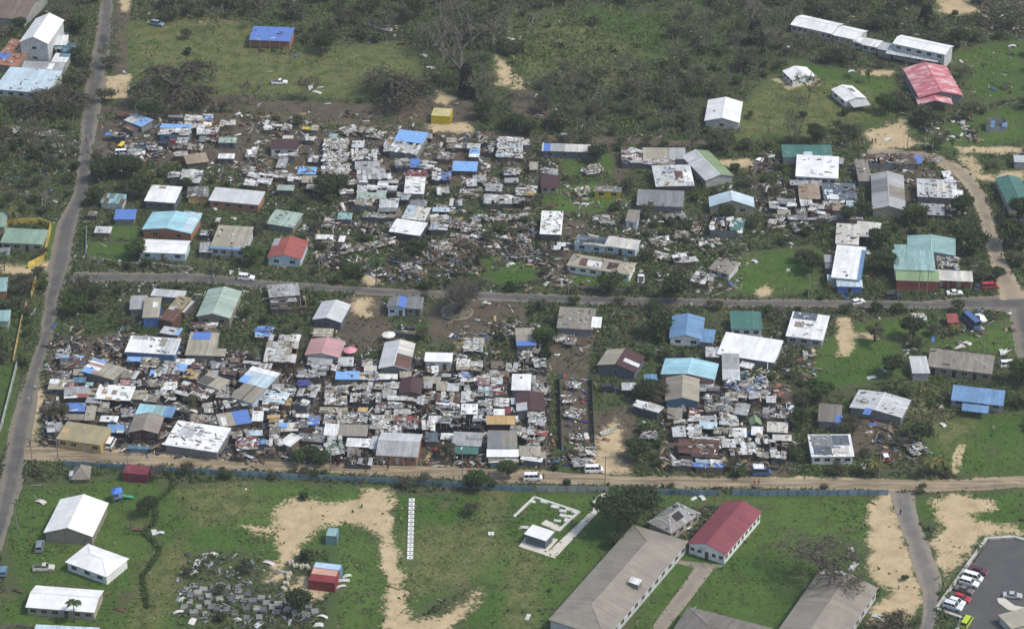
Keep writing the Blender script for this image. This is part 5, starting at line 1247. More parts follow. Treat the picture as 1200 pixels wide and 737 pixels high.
def car(kind, px, py, rz, color, label, fr=None, roofc=None, group=None, name=None, wreck=False):
    if fr: frame(*fr)
    Ln, Wd, belt, top, c0, c1, fi, bi, bon = SPEC[kind]; p = Q(px, py)
    t = thing(name or {'pickup': 'pickup_truck', 'van': 'van', 'bus': 'bus', 'suv': 'parked_car'}.get(kind, 'parked_car'), label, {'pickup': 'pickup', 'van': 'van', 'bus': 'bus'}.get(kind, 'car'), p, R(rz), group)
    hx, hy = Ln / 2, Wd / 2; g = .30
    prof = [(-hx, .42), (-hx + .06, belt - .06), (-hx + .15, belt)] + [(c1, belt), (c1 + .1, bon), (hx - .25, bon - .10), (hx, bon - .30), (hx, .40), (hx - .15, g), (-hx + .12, g)]
    b = MB(); n = len(prof); i0 = len(b.v)
    for s_, k in ((-1, .96), (-1, 1.0), (1, 1.0), (1, .96)): pass
    ring = lambda y, sc: [(x, y, z if z < .6 else .6 + (z - .6) * sc) for x, z in prof]
    rs = [ring(-hy, .9), ring(-hy + .1, 1.0), ring(hy - .1, 1.0), ring(hy, .9)]
    for a, c in zip(rs, rs[1:]):
        for k in range(n): b.poly([a[k], a[(k + 1) % n], c[(k + 1) % n], c[k]])
    b.poly(rs[0][::-1]); b.poly(rs[3])
    body = link('body', b.mesh('body'), t, 'car', color)
    x0, x1 = c0, c1; i = .14; zt = top - .07
    bt = [(x0, -hy + .08, belt - .02), (x1, -hy + .08, belt - .02), (x1, hy - .08, belt - .02), (x0, hy - .08, belt - .02)]
    tp = [(x0 + bi, -hy + .08 + i, zt), (x1 - fi, -hy + .08 + i, zt), (x1 - fi, hy - .08 - i, zt), (x0 + bi, hy - .08 - i, zt)]
    b = MB(); b.hexa(bt + tp); link('windows', b.mesh('windows'), t, 'glass')
    b = MB(); e = .03
    b.hexa([(q[0], q[1], zt) for q in ((tp[0][0] - e, tp[0][1] - e), (tp[1][0] + e, tp[1][1] - e), (tp[2][0] + e, tp[2][1] + e), (tp[3][0] - e, tp[3][1] + e))] + [(q[0], q[1], top) for q in ((tp[0][0] + .08, tp[0][1] + .08), (tp[1][0] - .08, tp[1][1] + .08), (tp[2][0] - .08, tp[2][1] - .08), (tp[3][0] + .08, tp[3][1] - .08))])
    for q in range(4): b.tube(bt[q], tp[q], .055, .05, 4)
    np_ = 3 if kind == 'bus' else (2 if kind in ('van', 'suv') else 1)
    for s_ in (-1, 1):
        for k in range(np_):
            f_ = (k + 1) / (np_ + 1); xa = x0 + (x1 - x0) * f_; xb = tp[0][0] + (tp[1][0] - tp[0][0]) * f_
            b.tube((xa, s_ * (hy - .07), belt), (xb, s_ * (hy - .07 - i), zt), .05, .05, 4)
    link('roof', b.mesh('roof'), t, 'car', roofc or color)
    for sx in (-1, 1):
        for sy in (-1, 1):
            wl = link('wheel', WHEEL, t, None, None, None, (sx * Ln * .31, sy * (hy - .10), .33)); link('rim', RIM, wl, None, (.35, .35, .36))
    for sy in (-1, 1):
        link('headlight', unit_box('plain'), t, None, (.8, .8, .75), None, (hx - .02, sy * (hy - .3), bon - .36), None, (.06, .36, .16))
        link('tail_light', unit_box('plain'), t, None, (.4, .03, .03), None, (-hx + .04, sy * (hy - .2), belt - .25), None, (.06, .2, .25))
    if kind == 'pickup':
        b = MB(); b.box(-hx + .2, c0 - .08, -hy + .16, hy - .16, belt - .01, belt + .012); link('load_bed', b.mesh('load_bed'), t, 'plain', (.06, .06, .065))
    FP.append((p.x, p.y, R(rz), Ln, Wd)); return t
WH, SV, DK, RD, BU = (.80, .80, .79), (.42, .44, .46), (.03, .035, .045), (.42, .03, .04), (.05, .10, .22)
car('pickup', 110, 393, 2, WH, 'white pickup parked on the open grass field', (300, 0))
car('suv', 735, 120, -25, (.20, .26, .32), 'crumpled blue-grey car on rough grass by the main road', (0, 0))
frame(110, 125, 8)
car('van', 270, 395, 75, (.72, .55, .03), 'yellow van in the crowded car yard'); car('van', 272, 455, 8, WH, 'white van between the yellow and blue wrecks'); car('sedan', 250, 490, 5, BU, 'dark blue sedan in the car yard'); car('pickup', 285, 525, 5, (.22, .42, .46), 'teal pickup at the edge of the car yard')
car('suv', 410, 455, -8, WH, 'white car beside the blue pickup wreck'); car('pickup', 455, 395, 2, (.14, .20, .27), 'slate blue pickup wreck in the car yard'); car('sedan', 575, 410, 3, SV, 'silver sedan in the car yard'); car('suv', 670, 385, -3, DK, 'black car parked below the teal walled house'); car('hatch', 405, 500, 10, WH, 'small white hatchback among the yard rubbish'); car('hatch', 770, 350, 3, (.30, .05, .06), 'dark red hatchback beside the navy wreck')
frame(260, 135, 8)
car('van', 262, 395, 100, WH, 'white van with dark windows on the bare yard'); car('hatch', 305, 345, 80, (.70, .74, .76), 'pale car right behind the white yard van')
car('suv', 1150, 568, -8, WH, 'white car on the side street by the verge', (0, 185)); car('pickup', 602, 575, 88, WH, 'white pickup on the drive of the hipped house', (600, 185)); car('hatch', 1155, 22, 60, WH, 'white car parked on pale sand yard', (600, 185))
frame(900, 185)
car('hatch', 420, 680, 25, WH, 'white hatchback turning into the side street'); car('suv', 582, 655, 3, DK, 'black car on the side street by the stores'); car('sedan', 870, 638, 4, WH, 'white sedan parked in front of the shop row'); car('sedan', 978, 612, 75, (.04, .06, .09), 'dark sedan parked beside the shop row'); car('van', 1033, 610, 5, RD, 'red van parked by the crossroads')
car('bus', 945, 40, 112, (.06, .13, .30), 'blue bus parked on the grass by the lower road', (900, 370)); car('sedan', 992, 18, 110, WH, 'white sedan parked beside the blue bus')
car('van', 1122, 238, 5, WH, 'white van parked beside the concrete block'); car('hatch', 546, 665, 95, RD, 'red car with white bonnet on the garden drive', None, WH)
car('van', 517, 605, 80, WH, 'white van parked between olive store and maroon house', (0, 370)); car('van', 382, 728, 2, WH, 'white minibus parked on the dirt road by the yard', (600, 370)); car('van', 97, 40, 1, WH, 'white minibus parked behind the grey fence section', (600, 552)); car('van', 1165, 15, 1, BU, 'dark blue van parked beside the red clothed people', (600, 552))
car('suv', 455, 350, 5, DK, 'black car wreck in the laundry yard corner', (600, 370))
car('suv', 186, 360, 92, (.20, .22, .25), 'grey car on the lawn beside the white hall', (0, 552)); car('pickup', 205, 460, 4, (.55, .52, .45), 'beige pickup on the lawn by the drive'); car('hatch', 17, 475, 95, (.12, .22, .34), 'blue hatchback beside the white gatepost')
frame(900, 552)
for x, y, kk, c, lb in ((980, 470, 'sedan', (.12, .03, .05), 'burgundy sedan at the kerb end of the car row'), (955, 505, 'van', WH, 'white van second in the car park row'), (938, 530, 'suv', WH, 'white car third in the car park row'), (915, 562, 'sedan', (.16, .14, .13), 'grey-brown sedan fourth in the car park row'), (905, 600, 'hatch', RD, 'red hatchback fifth in the car park row'), (880, 618, 'hatch', WH, 'white hatchback sixth in the car park row'), (862, 640, 'suv', (.62, .68, .70), 'pale blue car at the far end of the car row')):
    car(kk, x, y, -28, c, lb)
car('sedan', 1140, 588, -8, SV, 'silver sedan beside the traffic island'); car('van', 925, 715, 62, (.42, .55, .03), 'lime green van in the car park entrance')

# ================================================================== POLES AND PEOPLE
def pole(x, y, h=8.5, lamp=False):
    p = Q(x, y); t = thing('utility_pole', 'street lamp pole with white head nearest the ' + near_ref(p) if lamp else 'grey utility pole with crossarm nearest the ' + near_ref(p), 'utility pole', p, rnd.uniform(-.4, .4), 'utility poles along the streets'); b = MB(); b.tube((0, 0, 0), (0, 0, h), .14, .09, 7); link('shaft', b.mesh('shaft'), t, 'plain', (.26, .25, .23))
    if lamp: link('lamp_head', unit_box('plain'), t, None, (.7, .7, .68), None, (0, -.4, h), (.2, 0, 0), (.3, .9, .15))
    else:
        link('crossarm', unit_box('wood'), t, None, (.2, .17, .13), None, (0, 0, h - .5), None, (2.0, .12, .14))
        for q in (-.85, -.3, .3, .85): link('insulator', unit_box('plain'), t, None, (.5, .48, .45), None, (q, 0, h - .34), None, (.09, .09, .2))
frame(0, 0, 1)
for x, y, lp in ((388, 551, 1), (542, 556, 1), (68, 537, 0), (38, 545, 0), (151, 563, 0), (666, 352, 0), (808, 354, 0), (947, 350, 0), (1076, 346, 0), (1086, 346, 0), (250, 334, 0), (676, 166, 0), (1063, 176, 0), (375, 330, 0), (1092, 185, 0), (1152, 412, 0), (1030, 560, 0), (103, 170, 0), (709, 566, 0), (1175, 258, 0), (20, 620, 0), (640, 548, 0)): pole(x, y, 8.0, lp)
def person_mesh():
    me = bpy.data.meshes.new('figure'); J = [((0, 0, .95), .15), ((0, 0, 1.15), .16), ((0, 0, 1.42), .17), ((0, 0, 1.52), .065), ((0, .01, 1.60), .10), ((0, .01, 1.72), .085),
        ((-.19, 0, 1.43), .07), ((-.27, .02, 1.15), .05), ((-.25, -.10, .90), .04), ((.19, 0, 1.43), .07), ((.27, .02, 1.15), .05), ((.26, -.06, .90), .04),
        ((-.10, 0, .88), .10), ((-.12, -.10, .48), .075), ((-.12, .02, .07), .055), ((-.12, -.14, .04), .045), ((.10, 0, .88), .10), ((.12, .06, .48), .075), ((.12, .16, .07), .055), ((.12, .02, .04), .045)]
    E = [(0, 1), (1, 2), (2, 3), (3, 4), (4, 5), (2, 6), (6, 7), (7, 8), (2, 9), (9, 10), (10, 11), (0, 12), (12, 13), (13, 14), (14, 15), (0, 16), (16, 17), (17, 18), (18, 19)]
    me.from_pydata([j[0] for j in J], E, []); o = bpy.data.objects.new('figure_source', me); COL.objects.link(o)
    m = o.modifiers.new('skin', 'SKIN'); sv = me.skin_vertices[0].data
    for i, j in enumerate(J): sv[i].radius = (j[1], j[1])
    sv[0].use_root = True; o.modifiers.new('sub', 'SUBSURF').levels = 1
    dg = bpy.context.evaluated_depsgraph_get(); out = bpy.data.meshes.new_from_object(o.evaluated_get(dg)); bpy.data.objects.remove(o); return out
FIG = person_mesh()
def person(x, y, rz, shirt, legs, label):
    p = Q(x, y); me = FIG.copy(); me.name = 'person'; n = len(me.polygons); cc = np.empty(n * 3, np.float32); me.polygons.foreach_get('center', cc); cc = cc.reshape(-1, 3)
    c = np.tile(np.array(shirt, np.float32), (n, 1)); c[cc[:, 2] < .92] = legs; c[(cc[:, 2] < .1)] = (.03, .03, .03)
    c[(np.abs(cc[:, 0]) > .2) & (cc[:, 2] < 1.25)] = (.10, .05, .032); c[cc[:, 2] > 1.5] = (.10, .05, .032); c[(cc[:, 2] > 1.66) | ((cc[:, 2] > 1.58) & (cc[:, 1] > .05))] = (.012, .010, .009)
    c4 = np.ones((n, 4), np.float32); c4[:, :3] = c; me.attributes.new('col', 'FLOAT_COLOR', 'FACE').data.foreach_set('color', c4.ravel()); me.materials.clear()
    o = tag(link('person', me, None, 'attr', None, None, p, (0, 0, R(rz))), label, 'person'); return o
PN = (.04, .045, .06)
frame(0, 0, 1)
for x, y, rz, s_, l_, lb in ((1055, 603, 20, (.03, .03, .035), PN, 'person in dark clothes walking on the access lane'), (1053, 690, 200, (.6, .62, .68), PN, 'person in pale shirt crossing the sand by the lane'), (35.5, 523, 0, (.03, .03, .04), PN, 'person in dark clothes at the road corner'), (41.5, 457, 180, (.75, .75, .73), PN, 'person in white shirt walking along the main road verge'), (34, 471, 170, (.72, .73, .72), (.4, .4, .4), 'person in all pale clothes walking in the main road'),
    (101.5, 167, 10, (.5, .05, .06), PN, 'person in red shirt on the main road'), (107, 163, 40, (.05, .12, .5), PN, 'person in blue shirt on the main road'), (1022, 168, 30, (.03, .03, .03), PN, 'person in black standing on the sand below the red hall'), (1026, 168, 300, (.04, .04, .05), (.12, .1, .08), 'person in black and brown on the sand yard'), (371, 95, 90, (.07, .05, .04), PN, 'person in brown walking on the grass field'),
    (725, 502, 20, (.5, .5, .48), PN, 'person in grey shirt on the bare dirt yard'), (439, 541, 0, (.75, .75, .74), PN, 'person in white beside the orange fronted hall'), (447, 544, 90, (.55, .62, .66), PN, 'person in pale blue beside the hall entrance'), (450, 546, 200, (.6, .66, .7), (.3, .3, .3), 'person in pale shirt and grey trousers by the hall'), (454.5, 551, 10, (.03, .03, .03), PN, 'person in black on the dirt road by the hall'),
    (572.5, 559, 0, (.45, .06, .07), PN, 'person in red on the dirt road by the shrub'), (628, 552, 0, (.6, .5, .1), PN, 'person in yellow beside the white minibus'), (637, 561, 30, (.4, .05, .05), PN, 'person in red between the two minibuses'), (874, 556, 0, (.55, .04, .05), PN, 'person in bright red at the yard mouth'), (884, 568, 40, (.5, .06, .08), PN, 'person in red on the dirt road by the dark van'), (889, 568, 300, (.4, .04, .06), (.2, .2, .2), 'person in red top and grey trousers on the dirt road'), (1173, 302, 180, (.05, .06, .07), PN, 'person in dark clothes walking down the hill road'), (92, 326, 90, (.05, .05, .05), PN, 'person in black at the street corner verge'), (207, 333, 30, (.04, .04, .05), PN, 'person in black standing on the side street')): person(x, y, rz, s_, l_, lb)
HAZE = .0001

# ================================================================== VEGETATION
GREEN = np.array([(.052, .094, .026), (.066, .114, .032), (.082, .132, .038), (.056, .086, .030), (.105, .14, .048)])
DARKG = np.array([(.038, .064, .024), (.050, .080, .029), (.061, .093, .034), (.073, .098, .042)])
BROWN = np.array([(.12, .102, .072), (.10, .088, .062), (.145, .122, .086), (.092, .095, .055), (.18, .152, .11)])
UPG = np.array([(.064, .122, .027), (.080, .142, .033), (.098, .150, .042), (.056, .10, .027), (.13, .155, .054)])
STRAW = np.array([(.20, .17, .085), (.15, .14, .06), (.26, .22, .13), (.11, .12, .045)])
PALE = np.array([(.15, .17, .07), (.22, .20, .11), (.10, .13, .045), (.30, .26, .17)])
def leaf_quads(cen, size, asp=1.8, up=.35):
    n = len(cen); a = rng.normal(size=(n, 3)); a[:, 2] *= .6; a /= np.linalg.norm(a, axis=1, keepdims=True) + 1e-9
    nn = rng.normal(size=(n, 3)); nn[:, 2] = np.abs(nn[:, 2]) + up; b = np.cross(nn, a); b /= np.linalg.norm(b, axis=1, keepdims=True) + 1e-9
    s = np.asarray(size).reshape(-1, 1) * np.ones((n, 1)); la = a * s * asp * .5; lb = b * s * .5
    return np.stack([cen - la - lb * .3, cen - lb, cen + la + lb * .2, cen + lb], 1)
def grow(seed, H, spread, r0, levels=4, kids=(3, 4), droop=0.0, lean=.0, first=.35):
    r = random.Random(seed); segs = []; tips = []
    def rec(p, d, ln, rad, lev):
        n = 3; q = p
        for k in range(n):
            d2 = (d + Vector((r.gauss(0, .16), r.gauss(0, .16), r.gauss(0, .10) - droop * .1 * (levels - lev)))).normalized()
            q2 = q + d2 * ln / n; segs.append((q, q2, rad * (1 - .3 * k / n), rad * (1 - .3 * (k + 1) / n))); q = q2; d = d2
        if lev == 0: tips.append((q, d)); return
        m = r.randint(*kids)
        for k in range(m):
            a = 2 * math.pi * (k + r.random() * .7) / m; el = r.uniform(.25, 1.0) / spread
            nd_ = (Vector((math.cos(a), math.sin(a), el)) * .75 + d * .55).normalized()
            rec(q, nd_, ln * r.uniform(.62, .88), rad * .62, lev - 1)
        if r.random() < .6: tips.append((q, d))
    rec(Vector((0, 0, -.1)), Vector((lean, lean * .4, 1)).normalized(), H * first, r0, levels - 1)
    return segs, tips
def wood_mesh(name, segs, minr=.02):
    b = MB()
    for p, q, a, c in segs: b.tube(p, q, max(a, minr), max(c, minr), 5 if a > .12 else 3, None, False)
    me = b.mesh(name); return me
def twig_quads(tips, n, ln, w, r=None):
    c = []; 
    for p, d in tips:
        for k in range(n):
            dv = (d + Vector(rng.normal(0, .55, 3))).normalized(); L_ = ln * rng.uniform(.4, 1.1); s = dv.orthogonal().normalized() * w
            e = p + dv * L_; c.append([tuple(p - s), tuple(p + s), tuple(e + s * .3), tuple(e - s * .3)])
    return np.array(c)
PROTO = {}
def proto(key, segs, tips, wood, nleaf, rad, lsize, pal, twigs=0, twl=1.2, twc=(.13, .11, .09), minr=.03):
    wm = wood_mesh(key + '_trunk', segs, minr); wm.materials.append(M['wood'])
    vs = []; cs = []
    if nleaf:
        t = np.array([tuple(p) for p, d in tips]); idx = rng.integers(0, len(t), nleaf); cl = rng.normal(0, rad, (len(t), 3)) * .5
        c = t[idx] + rng.normal(0, rad, (nleaf, 3)) * np.array([.55, .55, .4]); c[:, 2] = np.maximum(c[:, 2], .1)
        vs.append(leaf_quads(c, rng.uniform(.6, 1.3, nleaf) * lsize))
        shade = rng.uniform(.75, 1.25, (len(t), 1))[idx]
        cs.append(pal[rng.integers(0, len(pal), nleaf)] * shade * rng.uniform(.8, 1.2, (nleaf, 1)))
    if twigs:
        q = twig_quads(tips, twigs, twl, .035); vs.append(q); cs.append(np.tile(np.array(twc), (len(q), 1)) * rng.uniform(.7, 1.5, (len(q), 1)))
    cm = quads_mesh(key + '_crown', np.concatenate(vs), np.concatenate(cs)); cm.materials.append(M['leaf'])
    PROTO[key] = (wm, cm, wood)
BARK, GREY, DARKW = (.10, .082, .064), (.26, .24, .21), (.065, .055, .046)
for i in range(3):
    s, t = grow(10 + i, 6.5, 1.0, .22, 4, (3, 4)); proto('leafy%d' % i, s, t, BARK, 2600, 1.0, .42, DARKG if i < 2 else GREEN)
for i in range(3):
    s, t = grow(20 + i, 11, 2.2, .55, 5, (2, 3), .3, .15, .26); proto('stripped%d' % i, s, t, DARKW, 2200, .9, .30, np.concatenate([BROWN, DARKG[2:]]), 3, 1.3, (.10, .085, .065), .05)
for i in range(3):
    s, t = grow(30 + i, 15, .75, .42, 5, (2, 3), 0, .05, .30); proto('bare%d' % i, s, t, GREY, 300, .8, .28, BROWN, 4, 1.6, (.21, .19, .165), .045)
for i in range(2):
    s, t = grow(40 + i, 8, 1.8, .38, 5, (3, 3), .1, .1, .25); proto('barespread%d' % i, s, t, (.12, .10, .082), 500, .7, .26, BROWN, 5, 1.5, (.15, .13, .105), .045)
for i in range(3):
    s, t = grow(50 + i, 2.4, 1.5, .07, 3, (3, 5)); proto('shrubg%d' % i, s, t, BARK, 850, .62, .32, GREEN if i else DARKG)
for i in range(3):
    s, t = grow(60 + i, 3.0, 1.3, .07, 4, (2, 4)); proto('shrubb%d' % i, s, t, (.11, .09, .07), 520, .7, .26, np.concatenate([BROWN, GREEN[1:]]), 5, .9, (.16, .135, .105), .025)
for i in range(2):
    s, t = grow(70 + i, 5.5, .9, .12, 4, (2, 3), 0, .1, .34); proto('twiggy%d' % i, s, t, (.17, .15, .125), 170, .7, .24, np.concatenate([BROWN, UPG]), 6, 1.0, (.22, .195, .16), .035)
for i in range(2):
    s, t = grow(90 + i, 14, 1.1, .45, 5, (3, 4), 0, .03, .28); proto('bigleafy%d' % i, s, t, BARK, 7500, 1.5, .50, DARKG if i else np.concatenate([DARKG, GREEN[:2]]))
for i in range(2):
    s, t = grow(95 + i, 17, 3.2, .75, 6, (2, 3), .5, .2, .22); proto('wide%d' % i, s, t, DARKW, 2300, 1.0, .30, np.concatenate([BROWN, DARKG[1:]]), 3, 1.8, (.10, .085, .065), .09)
for i in range(2):
    s, t = grow(105 + i, 15, 1.9, .5, 6, (2, 3), .15, .1, .25); proto('barewide%d' % i, s, t, (.10, .085, .07), 900, 1.0, .30, BROWN, 4, 1.7, (.15, .13, .105), .055)
s, t = grow(121, 10, 1.15, .42, 6, (3, 4), .05, .02, .13); proto('fan0', s, t, (.10, .088, .075), 260, .5, .16, BROWN, 2, .9, (.14, .125, .105), .03)
def vinecolumn(key, seed, H, r):
    sg, tp = grow(seed, H, .8, .9, 5, (2, 3), 0, 0, .42); wm = wood_mesh(key, sg, .05); wm.materials.append(M['wood'])
    n = 2600; z = rng.uniform(0, H * .55, n); a = rng.uniform(0, 6.28, n); rr = r * (1 - z / (H * .9)) * rng.uniform(.75, 1.1, n)
    c = np.stack([np.cos(a) * rr, np.sin(a) * rr, z], -1); v = leaf_quads(c, rng.uniform(.3, .6, n), 2.4); v[:, 0, 2] -= .8
    col = np.array([(.035, .03, .026), (.055, .048, .04), (.03, .036, .02), (.075, .062, .05)])[rng.integers(0, 4, n)]
    q = twig_quads(tp, 4, 1.8, .05); cq = np.tile(np.array((.22, .20, .175)), (len(q), 1))
    cm = quads_mesh(key + '_crown', np.concatenate([v, q]), np.concatenate([col, cq])); cm.materials.append(M['leaf']); PROTO[key] = (wm, cm, (.16, .145, .125))
vinecolumn('vine0', 81, 19, 2.6); vinecolumn('vine1', 82, 12, 3.2)
def palm(key, seed, H, pal, broken=.3):
    r = random.Random(seed); sg = []; p = Vector((0, 0, -.1)); d = Vector((r.gauss(0, .08), r.gauss(0, .08), 1))
    for k in range(7):
        q = p + d.normalized() * H / 7; sg.append((p, q, .20 - .012 * k, .19 - .012 * k)); p = q; d += Vector((r.gauss(0, .05), r.gauss(0, .05), 0))
    wm = wood_mesh(key, sg); wm.materials.append(M['wood']); vs = []; cs = []
    for f in range(15):
        a = 2 * math.pi * f / 15 + r.uniform(-.15, .15); el = r.uniform(-.1, .9) if r.random() > broken else r.uniform(-1.2, -.4); q = p.copy(); dv = Vector((math.cos(a), math.sin(a), el)).normalized(); L_ = r.uniform(2.2, 3.4); col = pal[r.randrange(len(pal))]
        for k in range(9):
            q2 = q + dv * L_ / 9; dv = (dv + Vector((0, 0, -.13))).normalized(); sd_ = dv.cross(Vector((0, 0, 1))).normalized(); wd = .62 * math.sin(math.pi * (k + 1.2) / 11)
            for s_ in (-1, 1): vs.append([tuple(q), tuple(q2), tuple(q2 + sd_ * s_ * wd + dv * .25 + Vector((0, 0, -.25))), tuple(q + sd_ * s_ * wd * .9 + dv * .2 + Vector((0, 0, -.28)))]); cs.append(col * r.uniform(.75, 1.25))
            q = q2
    cm = quads_mesh(key + '_crown', np.array(vs), np.array(cs)); cm.materials.append(M['leaf']); PROTO[key] = (wm, cm, (.17, .15, .125))
palm('palm0', 1, 8, GREEN[:4]); palm('palm1', 2, 5.5, np.array([(.16, .16, .05), (.10, .12, .035), (.22, .19, .07)])); palm('palm2', 3, 7, GREEN)
def banana(key, seed, pal):
    r = random.Random(seed); wm = wood_mesh(key, [(Vector((0, 0, -.1)), Vector((.05, 0, 1.0)), .13, .10), (Vector((.3, .2, -.1)), Vector((.45, .2, .7)), .1, .08)]); wm.materials.append(M['wood']); vs = []; cs = []
    for f in range(13):
        a = r.uniform(0, 6.28); el = r.uniform(.3, 2.2); dv = Vector((math.cos(a), math.sin(a), el)).normalized(); q = Vector((.05, 0, .9)) if f % 2 else Vector((.45, .2, .65)); L_ = r.uniform(.9, 1.7); col = pal[r.randrange(len(pal))]
        for k in range(4):
            q2 = q + dv * L_ / 4; dv = (dv + Vector((0, 0, -.3))).normalized(); sd_ = dv.cross(Vector((0, 0, 1)) + Vector((.01, 0, 0))).normalized() * .26
            vs.append([tuple(q - sd_), tuple(q + sd_), tuple(q2 + sd_), tuple(q2 - sd_)]); cs.append(col * r.uniform(.75, 1.2)); q = q2
    cm = quads_mesh(key + '_crown', np.array(vs), np.array(cs)); cm.materials.append(M['leaf']); PROTO[key] = (wm, cm, (.18, .17, .09))
BPAL = np.concatenate([GREEN, UPG, PALE[:2]])
for i in range(3): banana('banana%d' % i, 5 + i, BPAL)
def plant(key, p, s, label, name='tree', cat='tree', group=None, sz=None, rz=None):
    t = thing(name, label, cat, p, rnd.uniform(0, 6.28) if rz is None else rz, group); wm, cm, wc = PROTO[key]
    t.scale = (s, s, sz or s)
    link('trunk', wm, t, None, wc); link('crown', cm, t, None); return t
frame(0, 0, 1)
